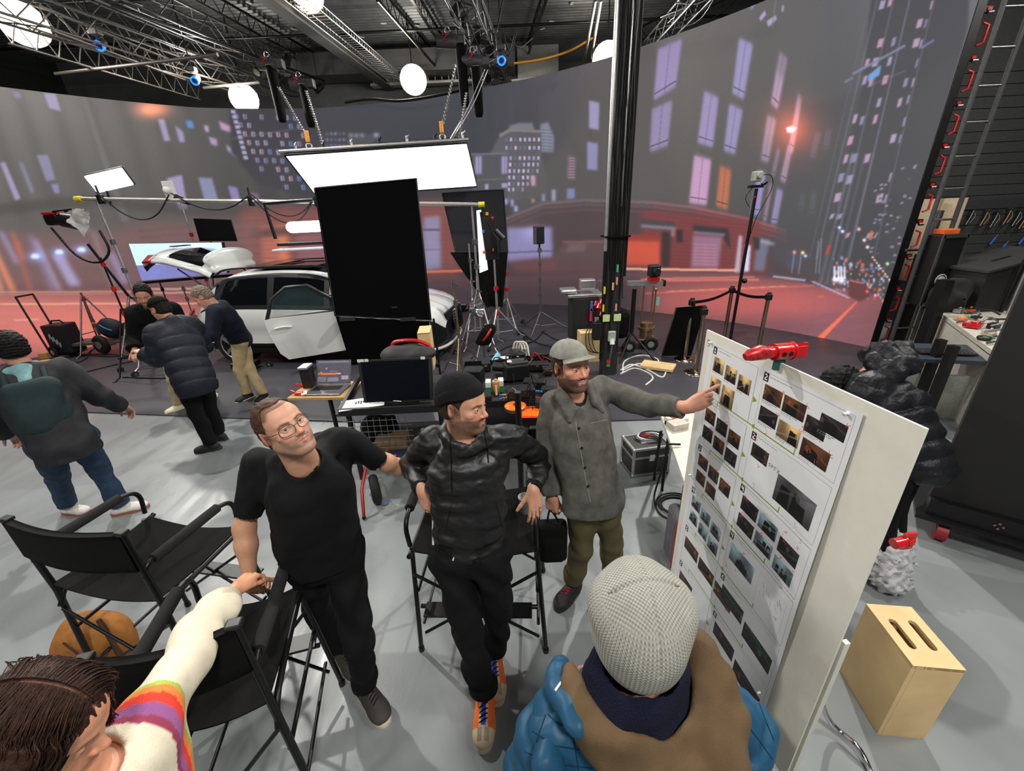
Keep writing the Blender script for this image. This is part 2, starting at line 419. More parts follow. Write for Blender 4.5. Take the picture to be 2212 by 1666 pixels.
class Canvas:
 def __init__(s,x0,x1,y0,y1):s.x0,s.y0=x0,y0;s.w,s.h=x1-x0,y1-y0;s.C=np.zeros((s.h,s.w,3),np.float32);s.yy,s.xx=np.mgrid[y0:y1,x0:x1].astype(np.float32)
 def blend(s,mask,col,sl=None,add=False):
  t=s.C if sl is None else s.C[sl];c=np.array(col,np.float32)/255;m=mask[...,None]
  if add:t+=m*c
  else:t*=(1-m);t+=m*c
 def poly(s,pts,col,soft=1.5,a=1.,add=False,blur=None):
  """filled polygon with a soft edge, in picture coordinates; blur=(rx, ry)"""
  p=np.array(pts,float);r=blur or(soft,soft);pad=int(2*max(r)+3)
  xa,xb=int(max(0,p[:,0].min()-s.x0-pad)),int(min(s.w,p[:,0].max()-s.x0+pad+1));ya,yb=int(max(0,p[:,1].min()-s.y0-pad)),int(min(s.h,p[:,1].max()-s.y0+pad+1))
  if xb<=xa or yb<=ya:return
  X,Y=s.xx[ya:yb,xa:xb],s.yy[ya:yb,xa:xb];m=np.zeros(X.shape,bool);n=len(p)
  for i in range(n):
   (ax,ay),(bx,by)=p[i],p[(i+1)%n]
   if ay==by:continue
   m^=((ay>Y)!=(by>Y))&(X<(bx-ax)*(Y-ay)/(by-ay)+ax)
  m=m.astype(np.float32)
  for ax,rr in((1,r[0]),(0,r[1])):
   k=int(max(1,round(rr)))
   if rr>=1:
    for _ in range(2):
     c=np.cumsum(np.pad(m,[(k+1,k)if j==ax else(0,0)for j in range(2)],mode='edge'),axis=ax);L_=m.shape[ax]
     m=(np.take(c,range(2*k+1,L_+2*k+1),ax)-np.take(c,range(0,L_),ax))/(2*k+1)
  s.blend(m*a,col,(slice(ya,yb),slice(xa,xb)),add)
 def glow(s,x,y,rx,ry,col,a=1.,p=2.):s.blend(np.exp(-(((s.xx-x)/rx)**2+((s.yy-y)/ry)**2)**(p/2))*a,col,None,True)
 def line(s,a,b,w,col,soft=1,al=1.,w2=None):
  a=np.array(a,float);b=np.array(b,float);d=b-a;n=np.array([-d[1],d[0]])/(np.linalg.norm(d)+1e-9);w2=w if w2 is None else w2
  s.poly([a+n*w/2,b+n*w2/2,b-n*w2/2,a-n*w/2],col,soft,al)
def led_picture():
 c=Canvas(-120,2340,-420,900);X,Y=c.xx,c.yy;rg=random.Random(11)
 LAV=(160,153,186);PNK=(214,160,190);DK=(46,44,50)
 base=np.zeros_like(c.C)
 cols=[(-120,(118,114,110)),(330,(104,100,97)),(560,(76,74,76)),(700,(66,66,74)),(1050,(64,65,74)),(1260,(84,80,84)),(1480,(98,94,92)),(1640,(88,86,86)),(1800,(80,80,84)),(2340,(104,104,112))]
 for k in range(3):base[...,k]=np.interp(X,[q[0]for q in cols],[q[1][k]for q in cols])/255
 base*=np.clip(1.06-.0006*(Y-150),.62,1.25)[...,None];c.C[:]=base
 # far left facade: slanted piers and windows
 for i in range(9):
  x=-60+i*72;c.poly([(x,150),(x+22,150),(x+132,480),(x+100,480)],(84,80,78),8,.5)
 for q,col in[([(94,202),(120,202),(132,241),(107,234)],LAV),([(25,195),(44,200),(46,213),(32,213)],(130,124,150)),([(0,352),(11,350),(45,430),(33,434)],LAV),([(79,335),(104,335),(120,388),(100,392)],(140,134,164)),([(110,398),(126,398),(129,418),(118,418)],(140,136,180)),([(341,258),(355,258),(368,304),(355,306)],LAV),([(378,271),(395,284),(400,308),(388,308)],(160,150,190)),([(40,350),(50,352),(75,415),(66,418)],(130,126,150)),([(472,261),(502,274),(503,288),(478,280)],(190,150,190)),([(401,261),(415,261),(420,278),(406,276)],(100,140,210)),([(488,312),(516,332),(520,348),(492,326)],(170,150,190)),([(360,385),(393,378),(406,452),(388,454)],(160,150,186)),([(428,383),(458,385),(472,435),(442,435)],(134,140,172)),([(492,401),(512,405),(522,442),(502,438)],(140,130,180)),([(540,415),(558,418),(562,440),(546,440)],(120,96,120)),([(440,270),(450,272),(452,286),(444,284)],(180,170,200)),([(450,295),(468,300),(470,316),(456,312)],(170,150,190))]:c.poly(q,col,2)
 c.poly([(170,190),(178,190),(280,480),(262,480)],(128,126,128),3,.5)
 c.glow(328,236,34,18,(255,110,60),.75);c.poly([(-120,470),(0,440),(200,420),(560,460),(560,480),(200,445),(0,465),(-120,500)],(70,66,64),5,.6)
 # dark tower with many lit windows
 c.poly([(495,225),(690,225),(690,430),(560,400),(500,330)],(62,60,66),3)
 for r_ in range(9):
  for k in range(8):
   x=506+k*18+r_*9;y=246+r_*19+k*.5
   if x>650 or rg.random()<.28:continue
   cc=rg.choice([(178,168,208),(150,142,190),(200,160,190),(110,140,205)]);c.poly([(x,y),(x+8,y),(x+10,y+11),(x+2,y+11)],cc,1,.85)
   c.line((x+5,y),(x+6,y+11),1.2,(62,60,66),0)
 for k in range(10):c.poly([(498+k*3,238+k*11),(508+k*3,238+k*11),(510+k*3,246+k*11),(500+k*3,246+k*11)],(170,165,200),1)
 c.line((500,300),(640,278),2,(120,118,128),1,.6)
 # skyline in the middle
 for x,y,w,h in((750,290,60,26),(806,286,14,14)):c.poly([(x,y),(x+w,y),(x+w,y+h),(x,y+h)],(86,86,94),3,.7)
 for x in(758,770,782):c.glow(x,292,5,5,(60,60,66),.8)
 c.glow(813,292,6,5,(90,90,100),.8)
 for r_ in range(3):
  for k in range(5):c.poly([(704+k*9,286+r_*13),(710+k*9,286+r_*13),(710+k*9,293+r_*13),(704+k*9,293+r_*13)],(150,140,180),1,.6*rg.random()+.2)
 c.poly([(1168,268),(1184,264),(1197,296),(1196,330),(1168,328)],(126,132,148),1.5)
 for k in range(7):c.line((1168,280+k*7),(1196,282+k*7),1.5,(90,96,112),0,.7)
 c.poly([(1100,272),(1120,266),(1150,266),(1156,284),(1100,282)],(118,122,134),2);c.poly([(1060,330),(1080,292),(1102,278),(1168,282),(1170,330),(1185,420),(1085,440),(1060,440)],(92,90,96),1.5)
 c.poly([(1078,290),(1102,277),(1172,281),(1172,287),(1103,284),(1080,297)],(128,124,126),1)
 for r_,y in enumerate((298,316,338,352,366,380,394,406)):
  for k in range(8):
   x=1092+k*10-r_*.8
   if x>1168-max(0,r_-3)*8:continue
   c.poly([(x,y),(x+5,y),(x+5,y+8),(x,y+8)],rg.choice([(190,180,220),(160,160,205),(210,190,225),(110,106,124)]),.8,.9)
 c.poly([(1020,334),(1096,332),(1096,440),(1020,440)],(80,80,86),2)
 for a,b in((1027,1041),(1084,1096)):c.poly([(a,338),(b,338),(b,376),(a,376)],(160,152,196),1.5);c.line(((a+b)/2,338),((a+b)/2,376),1.5,(90,88,98),0)
 c.line((1018,334),(1098,331),4,(112,112,118),1);c.line((1020,390),(1100,386),3,(100,100,106),1)
 c.poly([(1048,398),(1056,398),(1056,410),(1048,410)],LAV,1);c.poly([(1084,396),(1097,396),(1097,406),(1084,406)],LAV,1)
 # dark hill of roofs, right of the middle
 c.poly([(1100,470),(1110,420),(1150,390),(1180,340),(1220,310),(1260,180),(1420,60),(1420,470)],(88,84,84),10,.8)
 for q,col in[([(1273,217),(1295,222),(1293,281),(1272,277)],(158,150,186)),([(1269,306),(1292,310),(1290,368),(1268,366)],(140,140,180)),([(1228,336),(1243,340),(1241,388),(1226,386)],(150,124,140)),([(1225,408),(1242,408),(1242,430),(1225,430)],(128,130,176)),([(1146,380),(1156,380),(1157,402),(1148,402)],(190,150,180)),([(1171,420),(1178,420),(1178,436),(1171,436)],(140,140,160)),([(1192,410),(1201,410),(1200,436),(1192,436)],(150,150,180)),([(1149,430),(1155,430),(1155,438),(1149,438)],(190,140,130)),([(1090,430),(1097,430),(1097,442),(1090,442)],(160,160,210)),([(1104,432),(1110,432),(1110,446),(1104,446)],(160,160,210)),([(1111,445),(1119,445),(1119,458),(1111,458)],(160,160,210))]:c.poly(q,col,2.5)
 for y in range(338,388,6):c.line((1227,y),(1242,y+1),2,(100,84,90),0)
 # ground floor zones: brick in red light
 c.poly([(520,450),(700,446),(1000,430),(1000,640),(520,600)],(150,84,78),12,.8)
 for x,w,col in((560,60,(206,120,96)),(640,60,(150,100,110)),(905,40,(120,110,140)),(600,16,(240,140,90))):c.poly([(x,490),(x+w,486),(x+w+8,580),(x+8,590)],col,6,.7)
 c.poly([(540,498),(720,480),(720,500),(540,515)],(80,60,62),4,.8)
 for k in range(14):c.line((520,458+k*9),(1000,440+k*11),1.2,(110,60,58),1,.45)
 c.poly([(915,470),(950,466),(952,580),(918,584)],(150,146,180),4,.85);c.line((915,497),(950,496),4,(70,60,70),1,.7);c.line((915,540),(950,540),2,(90,80,100),1,.6)
 c.poly([(1080,478),(1175,440),(1262,433),(1330,436),(1480,446),(1620,474),(1760,520),(1760,620),(1080,620)],(76,62,66),4)
 for d_,cc in((0,(128,108,110)),(9,(104,84,88)),(20,(96,74,78))):
  for a,b in zip([(1080,478),(1175,440),(1262,433),(1330,435),(1410,438),(1500,449),(1620,474),(1700,500)][:-1],[(1175,440),(1262,433),(1330,435),(1410,438),(1500,449),(1620,474),(1700,500)]):
   redd=np.clip((a[0]-1300)/200,0,1);c.line((a[0],a[1]+d_),(b[0],b[1]+d_),5,(cc[0]+60*redd,cc[1]-10*redd,cc[2]-5*redd),1.5,.85)
 c.poly([(1095,492),(1192,490),(1194,556),(1095,566)],(138,134,178),4);c.line((1095,546),(1194,542),2,(70,66,90),1)
 c.glow(1150,500,22,20,(60,50,70),.5);c.poly([(1100,566),(1290,556),(1340,590),(1120,592)],(122,74,76),8,.8)
 c.poly([(1200,546),(1222,524),(1300,522),(1330,545),(1330,580),(1200,580)],(92,70,72),4);c.poly([(1228,528),(1268,526),(1262,543),(1222,545)],(116,96,98),3,.8);c.line((1215,523),(1310,522),3,(170,110,106),2,.7)
 c.poly([(1385,455),(1640,478),(1660,592),(1385,592)],(124,56,56),6,.95)
 for k in range(16):c.line((1440,462+k*8),(1640,482+k*7.6),1,(92,40,42),0,.5)
 c.poly([(1385,473),(1458,480),(1460,497),(1385,492)],(70,62,70),2);c.line((1385,488),(1460,494),7,(128,122,132),2)
 c.poly([(1345,506),(1430,510),(1432,576),(1345,576)],(150,56,46),3);c.poly([(1350,520),(1425,522),(1425,574),(1350,574)],(208,84,62),3);c.poly([(1430,500),(1450,502),(1446,578),(1428,578)],(54,40,44),3)
 c.poly([(1462,496),(1475,497),(1474,524),(1461,523)],(46,34,38),1.5);c.poly([(1450,492),(1458,493),(1457,512),(1449,512)],(150,110,110),1.5)
 c.poly([(1496,486),(1574,494),(1578,540),(1560,510),(1500,502)],(52,44,50),2);c.line((1498,502),(1566,508),6,(126,118,134),2)
 c.poly([(1497,508),(1560,512),(1552,580),(1492,578)],(150,110,136),3)
 for k in range(7):c.line((1500,528+k*7),(1548,530+k*7),2.4,(206,130,140),1,.7)
 c.poly([(1596,508),(1604,510),(1598,590),(1586,590)],(190,170,190),2);c.poly([(1610,528),(1622,530),(1618,586),(1606,588)],(214,214,240),2)
 c.poly([(1636,514),(1664,518),(1650,586),(1628,584)],(110,112,134),3);c.line((1640,520),(1674,528),8,(150,150,164),1.5);c.poly([(1625,512),(1642,514),(1640,540),(1630,540)],(44,44,48),2)
 c.poly([(1700,536),(1735,542),(1728,580),(1698,578)],(76,84,116),3)
 # tall windows of the corner building
 WIN=[([(1422,107),(1473,84),(1459,187),(1412,217)],(168,150,200)),([(1409,236),(1452,217),(1442,314),(1404,328)],(160,146,190)),([(1597,82),(1626,97),(1606,214),(1582,201)],(168,160,210)),([(1684,112),(1701,127),(1679,236),(1666,222)],(196,166,200)),([(1522,197),(1552,211),(1539,318),(1507,308)],(172,156,206)),([(1576,224),(1604,238),(1587,333),(1564,325)],(166,156,206)),([(1725,202),(1731,211),(1712,330),(1704,326)],(200,170,195)),([(1658,249),(1676,258),(1659,351),(1644,345)],(160,150,176)),([(1500,336),(1536,345),(1526,443),(1489,438)],(220,170,214)),([(1556,358),(1579,368),(1571,452),(1547,445)],(206,120,84)),([(1638,368),(1654,375),(1639,465),(1622,462)],(170,156,220)),([(1703,314),(1711,318),(1696,395),(1686,388)],(190,160,190)),([(1679,408),(1691,413),(1678,483),(1666,482)],(176,160,214)),([(1664,396),(1668,397),(1654,478),(1649,476)],(190,160,190)),([(1680,322),(1684,324),(1672,380),(1668,378)],(160,150,180)),([(1773,288),(1763,286),(1750,338),(1760,340)],(176,160,200)),([(1786,280),(1796,279),(1788,322),(1778,322)],(140,150,190)),([(1731,419),(1740,417),(1733,452),(1724,452)],(110,130,160)),([(1754,416),(1763,416),(1758,460),(1748,460)],(130,140,150))]
 for q,col in WIN:
  c.poly([(x+(0),y)for x,y in q],tuple(v*.9 for v in col),3,.8,blur=(3,7));c.poly([(x,y)for x,y in q],col,2.5,.55);(ax,ay),(bx,by),(dx,dy),(ex,ey)=q
  c.line((ax*.5+bx*.5,ay*.5+by*.5),(dx*.5+ex*.5,dy*.5+ey*.5),1.6,tuple(v*.6 for v in col),1,.7);c.line((ax*.12+ex*.88,ay*.12+ey*.88),(bx*.12+dx*.88,by*.12+dy*.88),1.8,tuple(v*.35 for v in col),0,.9)
 c.poly([(1620,40),(1680,-60),(1800,-60),(1740,230),(1700,180),(1650,120)],(96,94,92),8,.4)
 for q in([(1640,38),(1652,22),(1655,32),(1643,46)],[(1656,46),(1676,32),(1678,42),(1660,58)],[(1690,12),(1694,12),(1692,26),(1688,24)]):c.poly(q,(176,160,196),1.2)
 c.line((1622,20),(1640,-10),4,(140,150,176));c.line((1676,0),(1668,60),2,(120,124,140))
 c.poly([(1744,230),(1810,212),(1870,196),(1800,620),(1660,560)],(74,74,78),6,.7)
 c.glow(1712,280,44,44,(255,70,30),.62,1.5);c.poly([(1698,276),(1712,271),(1722,277),(1712,288),(1700,286)],(255,250,250),1.2)
 # tall tower with slanting columns
 c.poly([(1925,-420),(2120,-420),(2090,60),(1960,560),(1800,600),(1790,520),(1860,200)],(66,66,72),3,.9)
 def slant(x,y0,y1,k=-.235):return(x+k*(y0),y0),(x+k*(y1),y1)
 for x,w,cc in((1895,2,(120,128,150)),(1930,2.5,(108,112,128)),(1965,2.5,(128,136,156)),(2018,2,(108,112,126)),(1880,1.6,(100,104,118))):a,b=slant(x,-420,560);c.line(a,b,w,cc,1,.8)
 for x in(1915,1945,1990,2008,1900):
  for k in range(-8,13):
   y=k*42+rg.uniform(-4,4);xx=x-.235*y+(rg.uniform(-2,2));w=rg.choice((9,12,14))if x<1995 else 5
   if rg.random()<.3:continue
   cc=rg.choice([(176,166,206),(196,170,200),(150,150,190),(214,160,190)]);h_=20 if y<430 else 12;c.poly([(xx+3,y),(xx+3+w,y-3),(xx+w-2,y+h_-4),(xx-2,y+h_)],cc,1.2,.85)
 c.poly([(1876,162),(1904,140),(1900,162),(1874,178)],(110,160,214),1);c.line((1842,160),(1956,98),5,(122,134,158),1);c.line((1824,178),(1842,168),5,(110,126,150),1);c.line((1990,104),(2018,86),4,(110,130,170),1);c.line((1958,152),(1874,186),2,(116,126,146),1,.7)
 for k in range(60):
  y=rg.uniform(330,640);x=1975-.27*(y-300)+rg.uniform(-60,30);c.poly([(x,y),(x+7,y-1),(x+6,y+4),(x-1,y+5)],rg.choice([(150,150,180),(120,130,170),(90,96,110),(180,160,170)]),.8,.7)
 for x,w in((1815,7),(1828,4),(1842,3),(1860,3)):a,b=slant(x+110,330,615,-.25);c.line(a,b,w,(120,120,130),2,.55)
 # ---- the street
 road=[(-120,640),(300,622),(640,618),(1000,600),(1100,600),(1395,585),(1580,590),(1760,612),(1900,640),(1960,700),(1960,900),(-120,900)]
 c.poly(road,(120,78,82),4)
 c.glow(60,700,420,75,(120,58,42),.75,4);c.glow(330,720,260,60,(60,20,10),.5);c.glow(1620,650,230,42,(120,30,20),.6,3);c.glow(1800,720,120,80,(70,40,60),.3)
 c.poly([(900,600),(1100,600),(1395,592),(1395,760),(900,760)],(58,50,56),25,.85)
 c.line((-120,622),(700,612),14,(104,66,74),4,.9);c.line((-120,632),(300,630),3,(255,190,160),1,.8)
 for(a,b,w,cc)in[((0,657),(560,655),3,(255,190,150)),((300,625),(560,622),4,(255,214,190)),((320,633),(560,631),3,(255,190,170)),((30,692),(85,690),3,(240,180,150)),((-60,638),(240,634),5,(200,120,110)),((900,588),(1000,585),5,(236,110,80)),((1345,581),(1590,584),5,(255,190,160)),((1385,606),(1640,604),6,(224,110,100)),((1395,602),(1630,598),2,(236,150,140)),((1395,634),(1760,617),2.5,(230,110,90)),((1440,630),(1700,618),1.5,(255,170,130)),((1260,608),(1310,606),1.5,(120,116,150)),((1665,590),(1800,622),6,(70,72,84)),((1670,597),(1740,606),4,(190,186,206)),((1695,654),(1716,656),5,(214,96,76)),((1765,642),(1780,640),3,(214,120,96))]:c.line(a,b,w,cc,1.3,.9)
 c.line((1851,652),(1728,775),3,(255,120,90),1.2,1,17)
 for k in range(50):
  x=rg.uniform(-100,700);y=rg.uniform(662,760);c.line((x,y),(x+rg.uniform(40,160),y+rg.uniform(-2,2)),rg.uniform(1,3),rg.choice([(255,170,140),(150,80,76)]),2,.16)
 for k in range(90):
  x=rg.uniform(1450,1860);y=rg.uniform(625,860);c.line((x,y),(x+rg.uniform(20,60),y-rg.uniform(0,12)),rg.uniform(1,3),rg.choice([(210,130,130),(80,60,80),(140,120,150)]),2,.14)
  # traffic, lamps and crosswalk down the avenue
 for k in range(9):c.poly([(1752+k*9,608+k*4),(1760+k*9,608+k*4),(1768+k*9,613+k*4),(1758+k*9,613+k*4)],(190,190,220),1,.8)
 for k in range(120):
  x=1800+rg.random()*110;y=560+rg.random()*80+(x-1850)*.25
  if rg.random()<.6:c.glow_small=None
  cc=rg.choice([(235,235,255),(200,210,255),(255,90,70),(255,190,130),(150,170,255)]);r_=rg.uniform(.8,2.4);c.poly([(x-r_,y-r_*1.6),(x+r_,y-r_*1.6),(x+r_,y+r_*1.6),(x-r_,y+r_*1.6)],cc,1,.8)
 for x in(1812,1818,1825,1803):c.line((x,575),(x-1,602),4,(235,238,255),1)
 c.glow(1818,606,9,7,(200,210,255),.9);c.glow(1803,604,5,5,(200,210,255),.9)
 for k in range(14):c.glow(1885+k*4.5-0,556+k*6,2.2,2.2,(255,190,140),.9)
 for(x,y,cc)in((1855,495,(255,190,150)),(1867,519,(255,200,170)),(1874,534,(255,200,180)),(1813,492,(120,190,255)),(1820,500,(200,220,255)),(1734,546,(255,200,80)),(1740,553,(120,170,255)),(1716,545,(230,90,50)),(1917,570,(120,255,120))):c.glow(x,y,3.5,3.5,cc,1.)
 c.poly([(1790,530),(1796,530),(1786,552),(1782,550)],(220,60,50),1);c.poly([(1880,500),(1886,498),(1882,518),(1877,518)],(220,110,60),1);c.line((1775,496),(1857,494),1.5,(90,70,76),1)
 for x,y0,y1 in((1768,520,590),(1775,515,592),(1716,545,590),(1731,550,592)):c.line((x,y0),(x-6,y1),2,(190,190,220),1,.6)
 c.poly([(1838,604),(1870,612),(1880,640),(1858,652),(1832,640)],(104,60,62),2);c.line((1836,606),(1866,612),2.5,(230,130,110),1);c.glow(1873,630,3,3,(255,40,50),1.);c.glow(1891,638,3,3,(255,40,70),1.)
 # lower-left shop windows in warm light, lamps with blue halo
 c.poly([(-120,520),(0,505),(210,500),(330,480),(560,470),(560,618),(-120,634)],(132,96,96),14,.75)
 for(x0_,y0_,x1_,y1_,w,cc)in[(-6,500,32,570,13,(160,150,190)),(58,510,108,628,16,(140,120,150)),(72,520,124,628,10,(176,166,206)),(112,552,150,618,26,(184,174,226)),(230,546,262,612,18,(160,146,186)),(-20,540,22,630,14,(255,150,110)),(30,520,62,630,8,(190,100,80)),(-40,520,0,632,10,(255,170,130)),(22,500,48,560,6,(224,120,90)),(196,500,240,620,9,(158,130,132)),(158,470,180,500,16,(150,140,172))]:
  c.poly([(x0_,y0_),(x0_+w,y0_),(x1_+w,y1_),(x1_,y1_)],cc,5,.8)
 for k in range(6):c.line((300,500+k*14),(560,476+k*18),2,(96,66,66),1.5,.6)
 for x,y in((76,554),(128,545),(176,540)):c.glow(x,y,17,11,(40,70,150),.8);c.poly([(x-10,y),(x-6,y-5),(x+6,y-5),(x+10,y),(x+6,y+5),(x-6,y+5)],(225,248,255),1.5)
 # soften the whole picture a little, as a moving background plate
 K=c.C;K[:]=(K+np.roll(K,1,0)+np.roll(K,-1,0)+np.roll(K,1,1)+np.roll(K,-1,1))/5
 c.C*=(1+(np.random.RandomState(2).rand(c.h,c.w,1)-.5)*.06)
 return c
def led_wall():
 cv=led_picture();TW,TH=2600,640
 uu=(np.arange(TW)+.5)/TW*LT;X=np.interp(uu,seg,pc[:,0]);Y=np.interp(uu,seg,pc[:,1]);Z=(np.arange(TH)+.5)/TH*LEDZ
 P=np.stack([np.broadcast_to(X[None],(TH,TW)),np.broadcast_to(Y[None],(TH,TW)),np.broadcast_to(Z[:,None],(TH,TW))],-1)
 sx,sy=pix(P);sx=np.clip(sx-cv.x0,0,cv.w-2);sy=np.clip(sy-cv.y0,0,cv.h-2);ix=sx.astype(int);iy=sy.astype(int);fx=(sx-ix)[...,None];fy=(sy-iy)[...,None]
 C=cv.C;im=(C[iy,ix]*(1-fx)+C[iy,ix+1]*fx)*(1-fy)+(C[iy+1,ix]*(1-fx)+C[iy+1,ix+1]*fx)*fy
 img=bpy.data.images.new('led_picture',TW,TH);a=np.ones((TH,TW,4),np.float32);a[...,:3]=np.clip(im,0,1);img.pixels.foreach_set(a.ravel());img.update()
 m=bpy.data.materials.new('led_screen');m.use_nodes=True;N=m.node_tree.nodes;L=m.node_tree.links;b=N['Principled BSDF']
 t=N.new('ShaderNodeTexImage');t.image=img;t.extension='EXTEND';L.new(t.outputs[0],b.inputs['Emission Color']);b.inputs['Emission Strength'].default_value=.95
 b.inputs['Base Color'].default_value=(.012,.012,.013,1);b.inputs['Roughness'].default_value=.6
 root=thing('led_wall','tall curved LED wall showing a night city street','screen',(float(px_[nu//2]),float(py_[nu//2]),0))
 zt=ztop(us);vs=[(px_[i],py_[i],0)for i in range(nu)]+[(px_[i],py_[i],zt[i])for i in range(nu)]
 uv=[(u/LT,0)for u in us]+[(u/LT,zt[i]/LEDZ)for i,u in enumerate(us)]
 link_mesh('screen',vs,[(i+1,i,nu+i,nu+i+1)[::-1]for i in range(nu-1)],m,root,None,True,uv=uv)
 back=MB();cx,cy=-2.5,2.2
 for i in range(0,nu-1,3):
  j=min(i+3,nu-1);o=[np.array([px_[k],py_[k],0])for k in(i,j)];nn=[nrm(q-np.array([cx,cy,0]))for q in o]
  back.add([o[0]+nn[0]*.012,o[1]+nn[1]*.012,o[1]+nn[1]*.10,o[0]+nn[0]*.10]+[q+(0,0,z_)for q,z_ in zip((o[0]+nn[0]*.012,o[1]+nn[1]*.012,o[1]+nn[1]*.10,o[0]+nn[0]*.10),(zt[i],zt[j],zt[j],zt[i]))],[(0,1,2,3),(4,7,6,5),(0,4,5,1),(3,2,6,7)])
 back.box((px_[-1]+.06,py_[-1]-.005,LEDZ/2),(.11,.012,LEDZ));back.build('back_panels',BLKP,root)
 # cabinet hardware on the visible right end
 ex,ey=px_[-1]+.13,py_[-1]+.03
 for k in range(11):
  z=.25+k*.5
  cb=MB().box((ex,ey+.08,z),(.06,.16,.47)).build('cabinet',BLKP,root)
  h=MB();h.tube([(ex+.06,ey,z-.12),(ex+.12,ey-.02,z-.09),(ex+.12,ey-.02,z+.09),(ex+.06,ey,z+.12)],.014,6)
  if k%1==0:hh=h.build('handle',mat('red_handle',(.85,.12,.12),.4),cb)
  MB().box((ex+.04,ey-.01,z+.25),(.10,.05,.06)).box((ex+.045,ey-.04,z+.25),(.05,.012,.03),mi=1).build('power_unit',[BLKP,mat('red_handle',(.85,.12,.12),.4)],cb)
  MB().cyl((ex+.03,ey-.04,z+.21),(ex+.09,ey-.05,z+.21),.022,None,8).build('connector',STL,cb)
led_wall()
